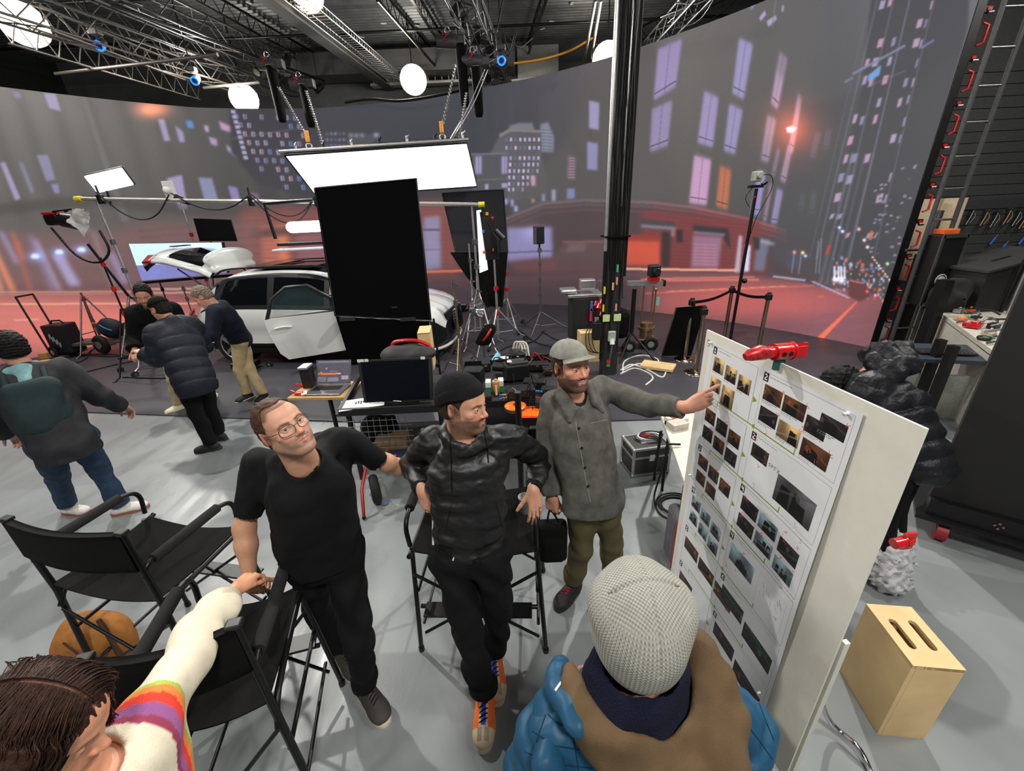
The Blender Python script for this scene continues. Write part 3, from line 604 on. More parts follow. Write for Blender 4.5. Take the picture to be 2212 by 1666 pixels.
# ================================================================ PEOPLE
from mathutils.bvhtree import BVHTree
SKIN=mat('skin',(.8,.6,.5),.48,attr=True,var=.05,nscale=60,bump=.08,bscale=500)
HAIRM=mat('hair',(.1,.08,.07),.6,attr=True,var=.35,nscale=140,bump=.35,bscale=300,spec=.2)
EYEW=mat('eye_white',(.86,.82,.8),.2);IRIS=mat('iris',(.13,.08,.05),.15)
class Head:
 def __init__(s,c,f,u,sc=1.):
  s.c=np.asarray(c,float);s.f=nrm(f);r=np.cross(s.f,nrm(u));s.r=nrm(r);s.u=np.cross(s.r,s.f);s.sc=sc
  s.A=np.array([s.r,s.f,s.u])
 def P(s,x,y,z):return s.c+s.sc*(x*s.r+y*s.f+z*s.u)
 def L(s,V):return(V-s.c)@s.A.T/s.sc
def head_mesh(hd,neck_to,skin,brow,beard=None,bden=.8,lip=(.70,.42,.38),h=.003,neck_r=.058,scalp=None,jaw=1.,gaze=(0,0),open_eye=1.):
 s=SDF(h);k=hd.sc;A=hd.A;P=hd.P
 def E(x,y,z,rx,ry,rz,kk=.02,sub=False,ax=None):s.ell(P(x,y,z),np.array([rx,ry,rz])*k,A if ax is None else ax,kk*k,sub)
 def C(a,b,ra,rb=None,kk=.02,sub=False):s.cap(P(*a),P(*b),ra*k,(rb if rb is not None else ra)*k,kk*k,None,sub)
 E(0,-.012,.036,.074,.096,.084);E(0,.03,-.03,.060*jaw,.066,.082,.03)
 E(0,.055,.045,.056,.034,.045,.03)
 for x in(-1,1):
  C((x*.050*jaw,-.002,-.052),(x*.022,.066,-.098),.019,.017,.03)
  C((x*.012,.088,.024),(x*.043,.072,.026),.0085,.007,.014)
  E(x*.045,.062,-.016,.018,.017,.014,.022)
  E(x*.03,.068,-.05,.018,.018,.022,.02)
 E(0,.079,-.099,.021,.017,.017,.02)
 for x in(-1,1):E(x*.031,.096,.004,.018,.015,.012,.012,True)
 C((0,.088,.014),(0,.106,-.022),.0072,.0095,.012);E(0,.110,-.028,.0105,.010,.009,.008)
 for x in(-1,1):
  E(x*.0115,.099,-.032,.0075,.009,.0065,.006)
  E(x*.0065,.104,-.038,.0035,.005,.003,.003,True)
 E(0,.081,-.060,.030,.013,.020,.014)
 for x in(-1,1):
  C((0,.0975,-.0545),(x*.023,.086,-.0595),.0042,.0022,.005);C((0,.0965,-.0655),(x*.020,.086,-.061),.0050,.0026,.005)
 s.cap(P(-.024,.0895,-.0602),P(0,.1015,-.0597),.0014*k,.0016*k,.002,None,True);s.cap(P(.024,.0895,-.0602),P(0,.1015,-.0597),.0014*k,.0016*k,.002,None,True)
 for x in(-1,1):
  E(x*.031,.0785,.004,.0138,.0138,.0138,.003)
  E(x*.031,.0925,.0025,.0130,.010,.0036*open_eye,.0015,True)
  axe=np.array([nrm(A[0]*x*-.9+A[1]*.35+0*A[2]),nrm(A[0]*x*.35+A[1]*.9),A[2]])
  s.ell(P(x*.078,-.010,.000),np.array([.0075,.020,.031])*k,axe,.006*k)
  s.ell(P(x*.084,-.006,.004),np.array([.006,.011,.018])*k,axe,.004*k,True)
 s.cap(P(0,-.022,-.055),neck_to,neck_r*k,(neck_r+.006)*k,.03)
 V,Q=s.mesh();L=hd.L(V);x,y,z=np.abs(L[:,0]),L[:,1],L[:,2]
 col=np.repeat(np.array(srgb(skin))[None],len(V),0)
 rosy=np.exp(-(((x-.04)/.022)**2+((z+.03)/.02)**2))*(y>.04)*.28+np.exp(-((x/.014)**2+((z+.028)/.012)**2))*(y>.09)*.35
 rosy+=(x>.074)*.3
 col=mixc(col,(.80,.42,.36),np.clip(rosy,0,1))
 rng=np.random.RandomState(3);n1=rng.rand(len(V))
 if scalp is not None:
  m=sstep(.052,.066,z+.25*np.maximum(0,-.02-y)*0+np.where(y<-.02,.08,np.where(y<.035,.03,0)))*(1-sstep(.05,.075,y)*(z<.085))
  m=m*(~((x>.0735)&(np.abs(y+.01)<.03)))
  col=mixc(col,scalp,np.clip(m,0,1)*.9)
 if beard is not None:
  lowface=sstep(-.030,-.046,z)*sstep(-.055,-.02,y)*(1-sstep(-.125,-.14,z))
  cheek=sstep(.012,.028,x)+(z<-.075)
  line=sstep(.0,.015,(-.020-z)+.30*(.085-y)*(x>.03)*1.)
  sideb=sstep(.050,.058,x)*(y>-.012)*(y<.028)*(z<.03)*(z>-.06)
  must=np.exp(-(((z+.0475)/.0062)**2))*(x<.027)*(y>.078)
  b=np.clip(np.maximum(np.maximum(lowface*line*np.clip(cheek,0,1),sideb*.8),must),0,1)
  chin=np.exp(-((x/.02)**2+((z+.09)/.016)**2))*(y>.06)
  b=np.clip(np.maximum(b,chin)*bden*(.75+.25*n1)+.35*must*(bden>.3),0,1)
  b=b*(1-(np.exp(-((x/.024)**4+((z+.0595)/.0085)**4))*(y>.078)))
  col=mixc(col,beard,np.clip(b,0,1))
 lipm=np.exp(-((x/.0235)**6+((z+.0595)/.0088)**4))*(y>.080)
 col=mixc(col,lip,np.clip(lipm,0,1)*.8)
 browz=.0215+.0035*sstep(.012,.034,x)-.006*sstep(.036,.05,x)
 bm_=np.exp(-(((z-browz)/.0042)**2))*(x>.010)*(x<.050)*(y>.055)
 col=mixc(col,brow,np.clip(bm_*1.1,0,1)*.85)
 lid=np.exp(-(((x-.031)/.0135)**6+((z-.0085)/.0016)**2))*(y>.085)
 col=mixc(col,(.18,.12,.1),np.clip(lid,0,1)*.6)
 eb=MB()
 for sx in(-1,1):
  g=nrm(hd.f+gaze[0]*hd.r+gaze[1]*hd.u);c=P(sx*.031,.0785,.004)
  eb.ball(c,.0118*k,12,0);eb.lathe([(0,.0124),(.003,.0122),(.0056,.0112),(.0058,.0102)][::1],c,g,10,1)
  if k!=1:pass
 return V,Q,col,eb
def hand_ops(s,wr_,d,n,t,curls,sc=1.,spread=.0,thumb=(.6,.3,.2),fist=0.):
 """d: wrist to knuckles, n: back of hand, t: towards the thumb side"""
 d=nrm(d);n=nrm(np.asarray(n,float)-np.dot(n,d)*d);t0=np.asarray(t,float);l=np.cross(n,d);l=l if l@t0>0 else-l
 w=np.asarray(wr_,float);ax=np.array([l,d,n])
 s.ell(w+d*.048*sc-l*.001,np.array([.039,.046,.0155])*sc,ax,.012)
 s.cap(w-d*.02*sc,w+d*.02*sc,.026*sc,.026*sc,.02,(n,.72))
 s.cap(w+(d*.03+l*.018)*sc,w+(d*.088+l*.026)*sc,.012*sc,.011*sc,.012)
 s.cap(w+(d*.03-l*.02)*sc,w+(d*.080-l*.026)*sc,.012*sc,.0105*sc,.012)
 off=[.028,.0095,-.0095,-.0275];ln=[.074,.083,.077,.061];kz=[.090,.094,.089,.080];rr=[.0092,.0094,.0088,.0078]
 for i in range(4):
  p=w+(d*kz[i]+l*off[i])*sc;a=0.;lat=spread*(1.5-i)*.5
  for j in range(3):
   a+=curls[i][j];dd=math.cos(a)*nrm(d+l*lat)-math.sin(a)*n
   q=p+dd*ln[i]*(.45,.30,.25)[j]*sc
   s.cap(p,q,rr[i]*(1-.06*j)*sc,rr[i]*(.94-.08*j)*sc,.0035);p=q
 p=w+(d*.018+l*.022-n*.006)*sc;a=thumb[0]
 base=nrm(math.cos(a)*d+math.sin(a)*l-.25*n)
 q=p+base*.042*sc;s.cap(p,q,.0155*sc,.0115*sc,.012)
 for j in(1,2):
  base=nrm(base+thumb[j]*(-n*.6+d*.5-l*.3));q2=q+base*(.032 if j==1 else.027)*sc
  s.cap(q,q2,(.0105 if j==1 else.0098)*sc,(.0098 if j==1 else.008)*sc,.004);q=q2
OPENC=[[.15,.2,.1]]*4;CURL=[[.5,.6,.4]]*4;GRIP=[[.9,1.1,.7]]*4;REST=[[.25,.35,.2],[.35,.4,.25],[.45,.45,.3],[.5,.5,.3]]
POINT=[[.05,.06,.03],[1.35,1.5,1.0],[1.4,1.5,1.0],[1.4,1.5,1.0]]
def islands(parts):
 V=[];Q=[];Cc=[];b=0
 for v,q,c in parts:
  if len(v)==0:continue
  V.append(v);Q.append(q+b);Cc.append(c if hasattr(c,'shape')and c.ndim==2 else np.repeat(np.array(srgb(c))[None],len(v),0));b+=len(v)
 return np.concatenate(V),np.concatenate(Q),np.concatenate(Cc)
def body_obj(root,parts,eb=None):
 V,Q,Cc=islands(parts);faces=Q;midx=np.zeros(len(Q),np.int32)
 if eb is not None and len(eb.v):
  b=len(V);V=np.concatenate([V,np.array(eb.v)]);Cc=np.concatenate([Cc,np.ones((len(eb.v),3))*.8])
  faces=[tuple(f)for f in Q.tolist()]+[tuple(b+i for i in f)for f in eb.f]
  midx=np.concatenate([midx,np.array(eb.m)+1])
 return link_mesh('body',V,faces,[SKIN,EYEW,IRIS],root,midx,True,Cc)
def garment(root,name,s,m,label=None,col=None):
 V,Q=s.mesh()
 o=link_mesh(name,V,Q,m,root,None,True,None if col is None else col(V))
 if label:o['label']=label
 o_b=BVHTree.FromPolygons([tuple(v)for v in V],Q.tolist())
 return o,o_b
def hit(bvh,px,py,off=.002):
 """point of a garment surface seen at a photo pixel"""
 d=ray(px,py);d=Vector(d).normalized();o=Vector((0,0,CAM_H))
 loc,n,i,dist=bvh.ray_cast(o,d)
 if loc is None:return None
 if n.dot(d)>0:n=-n
 return np.array(loc+n*off)
def seam(root,bvh,name,pix,r,m,off=.001,n=14,label=None,sub=10):
 pts=[]
 for i in range(len(pix)-1):
  for k in range(sub):
   t=k/sub;h_=hit(bvh,pix[i][0]*(1-t)+pix[i+1][0]*t,pix[i][1]*(1-t)+pix[i+1][1]*t,off)
   if h_ is not None and(not pts or np.linalg.norm(h_-pts[-1])<.08):pts.append(h_)
 h_=hit(bvh,*pix[-1],off)
 if h_ is not None and pts and np.linalg.norm(h_-pts[-1])<.08:pts.append(h_)
 if len(pts)<2:return None
 o=MB().tube(pts,r,5).build(name,m,root)
 if label:o['label']=label
 return o
def torso_ops(s,J,g,fwd,sqd=.66,top=True,rings=None,wp=.150,wc=.165,drop=0.,hipw=None,sh=.058):
 N=J['N'];P_=J['P'];ch=N+(P_-N)*.36;dn=nrm(P_-N)
 s.cap(ch,P_+dn*drop,wc+g,wp+g,.04,(fwd,sqd),False,rings)
 if top:
  m=(J['SL']+J['SR'])/2
  for S in('SL','SR'):s.cap(J[S]+(m-J[S])*.42-np.array([0,0,.06]),P_+(J[S]-m)*.30+(ch-P_)*.45,wc*.50+g,wp*.50+g,.05,(fwd,.9))
  for S in('SL','SR'):
   i=J[S]+(m-J[S])*.22-np.array([0,0,.01])
   s.cap(i,m-np.array([0,0,.03]),sh+g,sh+.027+g,.05,(fwd,.85));s.cap(N-np.array([0,0,.03]),i,.052+g*.6,sh-.013+g,.05)
def leg_ops(s,J,side,g,kn=None,a=.085,b=.060,c=.058,d=.044,k=.03):
 H_,K_,A_=J['H'+side],J['K'+side],J['A'+side]
 s.cap(H_,K_,a+g,b+g,k);s.cap(K_,A_,c+g,d+g,.025)
def shoe(root,ank,toe,upper,sole,laces=None,name='shoe',sc=1.,label=None,colf=None,h=.005,thick=.028,up=(0,0,1),white_tip=None):
 """ank: ankle joint, toe: toe tip direction point"""
 a=np.asarray(ank,float);t=np.asarray(toe,float);u=nrm(up)
 f=t-a;f=f-(f@u)*u;f=nrm(f);r=np.cross(f,u);ax=np.array([r,f,u])
 base=a-u*.088*sc;A=lambda x,y,z:base+(x*r+y*f+z*u)*sc
 s=SDF(h)
 s.ell(A(0,-.035,.04),np.array([.040,.047,.04])*sc,ax,.03);s.ell(A(0,.06,.034),np.array([.047,.10,.038])*sc,ax,.03)
 s.ell(A(0,.130,.032),np.array([.049,.062,.034])*sc,ax,.03)
 s.cap(A(0,-.01,.06),A(0,.0,.095),.040*sc,.037*sc,.03);s.cap(A(0,.03,.08),A(0,.10,.050),.024*sc,.02*sc,.03)
 s.cut(A(0,0,.0035),-u,.3*sc)
 V,Q=s.mesh();L=(V-base)@ax.T/sc
 ob=link_mesh(name,V,Q,upper,root,None,True,None if colf is None else colf(L))
 if label:ob['label']=label
 # sole outline
 n=28;pr=[]
 for i in range(n):
  th=2*PI*i/n;y=.052+.142*math.sin(th);w=.0525-.008*math.exp(-((y-.03)/.04)**2)-.004*(y<-.03)
  pr.append((w*math.copysign(abs(math.cos(th))**.75,math.cos(th)),y))
 mb=MB();vs=[A(x,y,0)for x,y in pr]+[A(x*1.0,y,thick*.9)for x,y in pr]+[A(x*.86,.052+(y-.052)*.94,thick*1.15)for x,y in pr]
 mb.add(vs,[tuple(range(n))[::-1],tuple(range(2*n,3*n))],0);mb.add(vs,[(j*n+i,j*n+(i+1)%n,(j+1)*n+(i+1)%n,(j+1)*n+i)for j in range(2)for i in range(n)],0,True)
 mb.build('sole',sole,ob)
 if laces is not None:
  lb=MB();bv=BVHTree.FromPolygons([tuple(v)for v in V],Q.tolist())
  for i in range(5):
   y=.035+i*.017;pts=[]
   for x in np.linspace(-.018,.018,7):
    for sg in((1,)if i%2 else(1,)):
     p0=A(x,y+.008*math.copysign(1,x)*(abs(x)/.018),.2)
     l_,nn,ii,dd=bv.ray_cast(Vector(p0),Vector(-u))
     if l_ is not None:pts.append(np.array(l_)+u*.002)
   if len(pts)>1:lb.tube(pts,.0026*sc,5)
  for sx in(-1,1):
   l_,nn,ii,dd=bv.ray_cast(Vector(A(0,.028,.2)),Vector(-u))
   if l_ is not None:
    c=np.array(l_)+u*.006;lb.tube(curve_pts([c,c+(sx*.016*r+.006*f+.008*u)*sc,c+(sx*.026*r-.002*f)*sc,c+sx*.004*r],12),.0024*sc,5)
  if len(lb.v):lb.build('laces',laces,ob)
 return ob
def lean_body(J,fwd,extra=()):
 """hidden core of the figure so that the body is one figure under its clothes"""
 s=SDF(.014);torso_ops(s,J,-.022,fwd)
 for sd in('L','R'):
  if 'K'+sd in J:leg_ops(s,J,sd,-.018)
  if 'E'+sd in J:s.cap(J['S'+sd],J['E'+sd],.036,.03,.02);s.cap(J['E'+sd],J['W'+sd],.028,.02,.015)
 return s.mesh()
def sleeve(s,J,sd,g,ru=(.056,.046),rl=(.044,.036),end=1.0,k=.03,rings=None,fl=None):
 S,E_,W_=J['S'+sd],J['E'+sd],J['W'+sd];e=E_+(W_-E_)*end
 s.cap(S,E_,ru[0]+g,ru[1]+g,k,None,False,rings);s.cap(E_,e+nrm(e-E_)*.03,rl[0]+g,rl[1]+g,.025,None,False,rings)
 s.cut(e,nrm(e-E_),.075+g)
 return e
def J_from(d):return{k:at(v[0],v[1],v[2])for k,v in d.items()}
def hair_shell(root,hd,thick=.010,front=(.078,.075),side=(.02,-.012),nape=-.06,col=(.1,.08,.07),col2=None,wr=.003,freq=120,h=.004,ear=.030,top=0.,name='hair',recede=0.):
 s=SDF(h);k=hd.sc;A=hd.A;P=hd.P
 s.ell(P(0,-.014,.038+top/2),np.array([.075+thick,.097+thick,.085+thick+top/2])*k,A,.01)
 s.ell(P(0,-.03,-.02),np.array([.068+thick,.078+thick,.07])*k,A,.03)
 s.ell(P(0,.05,.055),np.array([.058+thick,.038+thick,.045])*k,A,.02)
 s.wr(wr,freq,5)
 (y0,z0),(y1,z1)=front,side;dy,dz=y0-y1,z0-z1;L=math.hypot(dy,dz)
 def f(F,X,Y,Z):
  x=(X-hd.c[0]);y=(Y-hd.c[1]);z=(Z-hd.c[2])
  lx,ly,lz=[(x*A[i][0]+y*A[i][1]+z*A[i][2])/k for i in range(3)]
  m=(ly-y0)*dz/L-(lz-z0)*dy/L
  m=m+recede*np.exp(-((np.abs(lx)-.042)/.02)**2)
  m=np.maximum(m,-(lz-nape))
  m=np.maximum(m,ear-np.sqrt((np.abs(lx)-.078)**2+(ly+.008)**2+(lz+.0)**2))
  return np.maximum(F,m*k)
 s.fn(f)
 V,Q=s.mesh();rg=np.random.RandomState(1);n=rg.rand(len(V))
 c=np.repeat(np.array(srgb(col))[None],len(V),0)
 if col2 is not None:c=mixc(c,col2,n*.8)
 return link_mesh(name,V,Q,HAIRM,root,None,True,c)
def waffle_material(name,col,c,A,N_=88,per=.0075):
 """knit whose ribs run round the head and whose rows climb it, as relief, with the shade of its gaps put into the colour"""
 m=mat(name,col,rough=.95,spec=.1,var=.06,nscale=60);nt=m.node_tree;N=nt.nodes;L=nt.links;b=N['Principled BSDF']
 def mth(op,a,b_=None,c_=None):
  n=N.new('ShaderNodeMath');n.operation=op
  for i,v in enumerate((a,b_,c_)):
   if v is None:continue
   if isinstance(v,(int,float)):n.inputs[i].default_value=v
   else:L.new(v,n.inputs[i])
  return n.outputs[0]
 tc=N.new('ShaderNodeTexCoord');sb=N.new('ShaderNodeVectorMath');sb.operation='SUBTRACT';L.new(tc.outputs['Object'],sb.inputs[0]);sb.inputs[1].default_value=tuple(c)
 comp=[]
 for r in A:d=N.new('ShaderNodeVectorMath');d.operation='DOT_PRODUCT';L.new(sb.outputs[0],d.inputs[0]);d.inputs[1].default_value=tuple(r);comp.append(d.outputs['Value'])
 x,y,z=comp;y=mth('ADD',y,.014);th=mth('ARCTAN2',x,y);r=mth('SQRT',mth('ADD',mth('MULTIPLY',x,x),mth('MULTIPLY',y,y)));kk=2*PI/per
 q=mth('SUBTRACT',mth('MODULO',mth('ADD',th,4*PI+.12+PI/4),PI/2),PI/4);xt=mth('MULTIPLY',r,mth('SINE',q));yt=mth('MULTIPLY',r,mth('COSINE',q))
 top=mth('MULTIPLY',mth('COSINE',mth('MULTIPLY',xt,kk)),mth('COSINE',mth('MULTIPLY',yt,kk)));sd=mth('MULTIPLY',mth('COSINE',mth('MULTIPLY',th,float(N_))),mth('ADD',mth('MULTIPLY',mth('COSINE',mth('MULTIPLY',z,kk)),.45),.55))
 w=mth('SMOOTH_MIN',mth('MAXIMUM',mth('MULTIPLY',mth('SUBTRACT',r,.074),60.),0.),1.,.1);pat=mth('ADD',mth('MULTIPLY',top,mth('SUBTRACT',1.,w)),mth('MULTIPLY',sd,w));p01=mth('ADD',mth('MULTIPLY',pat,.5),.5)
 bp=N.new('ShaderNodeBump');bp.inputs['Strength'].default_value=.9;bp.inputs['Distance'].default_value=.0022;L.new(p01,bp.inputs['Height']);L.new(bp.outputs[0],b.inputs['Normal'])
 src=b.inputs['Base Color'].links[0].from_socket;s2=N.new('ShaderNodeVectorMath');s2 .operation='SCALE';L.new(src,s2 .inputs[0]);L.new(mth('ADD',mth('MULTIPLY',p01,.62),.55),s2 .inputs['Scale']);L.new(s2 .outputs[0],b.inputs['Base Color'])  # shade in the knit's gaps painted into the base colour, following the relief
 return m
def knit_hat(root,hd,m,thick=.012,line=(.05,.10),back=-.02,ribs=90,amp=.0012,h=.003,top=.0,cuff=.0,name='beanie',waffle=False,seams=False,grow=1.,cuffw=.04,label=None,cz=.04):
 s=SDF(h);k=hd.sc;A=hd.A;P=hd.P
 s.ell(P(0,-.014,cz+top/2),np.array([(.076+thick)*grow,(.098+thick)*grow,.086+thick+top/2])*k,A,.01)
 s.ell(P(0,-.01,cz-.035),np.array([.075+thick,.096+thick,.08])*k,A,.02)
 if waffle:
  for sx in(-1,1):s.ell(P(sx*.058,-.012,.088),np.array([.040,.045,.036])*k,A,.04)
 if seams:
  for i in range(4):
   a=i*PI/2+.12;d=A[0]*math.cos(a)+A[1]*math.sin(a)
   pts=[]
   for j in range(12):
    ph=j*.13;pts.append(P((.076+thick)*grow*math.cos(a)*math.sin(ph),-.014+(.098+thick)*grow*math.sin(a)*math.sin(ph),cz+top/2+(.086+thick+top/2)*math.cos(ph)))
   for p_,q_ in zip(pts[:-1],pts[1:]):s.cap(p_,q_,.0020,.0020,.006,None,True)
 def f(F,X,Y,Z):
  x=(X-hd.c[0]);y=(Y-hd.c[1]);z=(Z-hd.c[2])
  lx,ly,lz=[(x*A[i][0]+y*A[i][1]+z*A[i][2])/k for i in range(3)]
  th=np.arctan2(lx,ly+.014);r=np.sqrt(lx**2+(ly+.014)**2)
  a=amp*np.clip(r/.05,.25,1)
  if waffle:
   tt=th+.0;q=np.floor((tt-.12)/(PI/2)+1e-3);ax_=(q+.5)*PI/2+.12
   u_=r*np.sin(tt-ax_);arc=np.sqrt(r**2+(lz-cz)**2*.0);v_=r*np.cos(tt-ax_)
   side=1/(1+np.exp(-(r-.082)/.006))
   pat_t=np.cos(u_*2*PI/.0062)*np.cos(v_*2*PI/.0055)
   pat_s=np.cos(tt*ribs)*(.6+.4*np.cos(lz*2*PI/.0055))
   F=F-amp*.0*side
  else:F=F-a*np.cos(th*ribs)
  edge=np.where(ly>-.01,line[0]+(line[1]-line[0])*0+(ly*.18),line[0]+(ly+.01)*(line[0]-back)/.10)
  if cuff:F=F-cuff*(1/(1+np.exp((lz-edge-cuffw)/.0015)))
  return np.maximum(F,(edge-lz)*k)
 s.fn(f)
 return garment(root,name,s,m,label)
def ball_cap(root,hd,m,brim_m=None,h=.004,name='cap',low=.058):
 s=SDF(h);A=hd.A;P=hd.P
 s.ell(P(0,-.010,.05),np.array([.089,.113,.089]),A,.01)
 for i in range(6):
  a=i*PI/3+PI/6;d=A[0]*math.sin(a)+A[1]*math.cos(a);c=P(0,-.014,.05)
  pts=[c+d*math.sin(p_)*.1+A[2]*math.cos(p_)*.089 for p_ in np.linspace(.05,1.4,8)]
  for p_,q_ in zip(pts[:-1],pts[1:]):s.cap(p_,q_,.0012,.0012,.003,None,True)
 s.cut(P(0,0,low-.002),-hd.u-hd.f*.02,.4)
 s.ell(P(0,-.014,.139),(.006,.006,.004),A,.003)
 o,b=garment(root,name,s,m)
 # curved brim
 vs=[];n=14;mr=7
 for layer in(0,1):
  for j in range(mr):
   for i in range(n):
    t=(i/(n-1)-.5)*2;a=t*1.12;R=.080+(.075*math.cos(a*.95)**.6)*j/(mr-1)if True else 0
    x=math.sin(a)*(.082+.004*j);y=.002+math.cos(a)*.092+(j/(mr-1))*.056*(math.cos(a*1.05))**.5
    z=low-.004-.014*t*t*(1+.5*j/(mr-1))-.002*j/(mr-1)-.003*layer
    vs.append(P(x,y,z+.014))
 N_=n*mr;fs=[]
 for j in range(mr-1):
  for i in range(n-1):
   q=(j*n+i,j*n+i+1,(j+1)*n+i+1,(j+1)*n+i);fs.append(q);fs.append(tuple(N_+k for k in q[::-1]))
 for i in range(n-1):j=mr-1;fs.append((j*n+i,j*n+i+1,N_+j*n+i+1,N_+j*n+i))
 for j in range(mr-1):
  for i in(0,n-1):fs.append((j*n+i,(j+1)*n+i,N_+(j+1)*n+i,N_+j*n+i))
 link_mesh('brim',np.array(vs),fs,brim_m or m,o,None,True)
 return o
 # ---------------- clothing materials
def cloth(name,col,**k):
 k.setdefault('spec',.22);k.setdefault('rough',.85);k.setdefault('bump',.25);k.setdefault('bscale',350);return mat(name,col,**k)
TEE=cloth('black_cotton',(.045,.048,.056),var=.1);TRO=cloth('black_twill',(.042,.042,.048),var=.1)
WIND=cloth('black_windbreaker',(.085,.085,.088),rough=.48,bump=.35,bscale=25,var=.06,spec=.4)
DEN=cloth('washed_grey_denim',(.33,.325,.305),var=.3,nscale=22,bump=.35,bscale=300)
OLV=cloth('olive_chino',(.36,.33,.22),var=.15,nscale=12)
PUF=cloth('black_puffer_nylon',(.10,.105,.12),rough=.42,bump=.5,bscale=45,var=.08)
NAVY=cloth('navy_puffer_nylon',(.10,.11,.15),rough=.6,bump=.4,bscale=60)
BLUEJ=cloth('teal_puffer_nylon',(.11,.28,.39),rough=.48,bump=.25,bscale=28,var=.08)
OLVH=cloth('olive_brown_canvas',(.36,.29,.205),rough=.9,var=.18,nscale=10,bump=.4,bscale=500)
NVF=cloth('navy_fleece',(.07,.08,.16),rough=1,bump=.8,bscale=250)
WAF=cloth('grey_waffle_knit',(.60,.60,.565),rough=.95,var=.22,nscale=160)
CREAM=mat('cream_sweatshirt',(.8,.75,.66),.9,attr=True,bump=.35,bscale=400,var=.06)
JEAN=cloth('blue_jeans',(.17,.24,.33),var=.3,nscale=18)
KHA=cloth('khaki_chino',(.74,.66,.50),var=.1,nscale=15)
BLZ=cloth('navy_blazer_wool',(.10,.12,.18));GSH=cloth('grey_shirt',(.42,.44,.45))
JKT=cloth('dark_rain_jacket',(.15,.155,.17),rough=.7);PACKM=cloth('dark_teal_pack',(.14,.19,.20),rough=.8)
TEAL=cloth('pale_teal_hood',(.47,.62,.64))
CAPG=cloth('grey_washed_cap',(.51,.51,.475),var=.2,nscale=30)
SHOEC=mat('shoe_leather',(.2,.19,.18),.7,attr=True,bump=.2,bscale=300)
SOLEW=mat('shoe_sole_cream',(.83,.78,.68),.6);SOLEG=mat('shoe_sole_gum',(.55,.33,.22),.6);SOLED=mat('shoe_sole_dark',(.12,.1,.1),.7)
GLASS=mat('clear_lens',(.95,.95,.95),.02,alpha=.05)
def plain(c):return lambda L:np.repeat(np.array(srgb(c))[None],len(L),0)
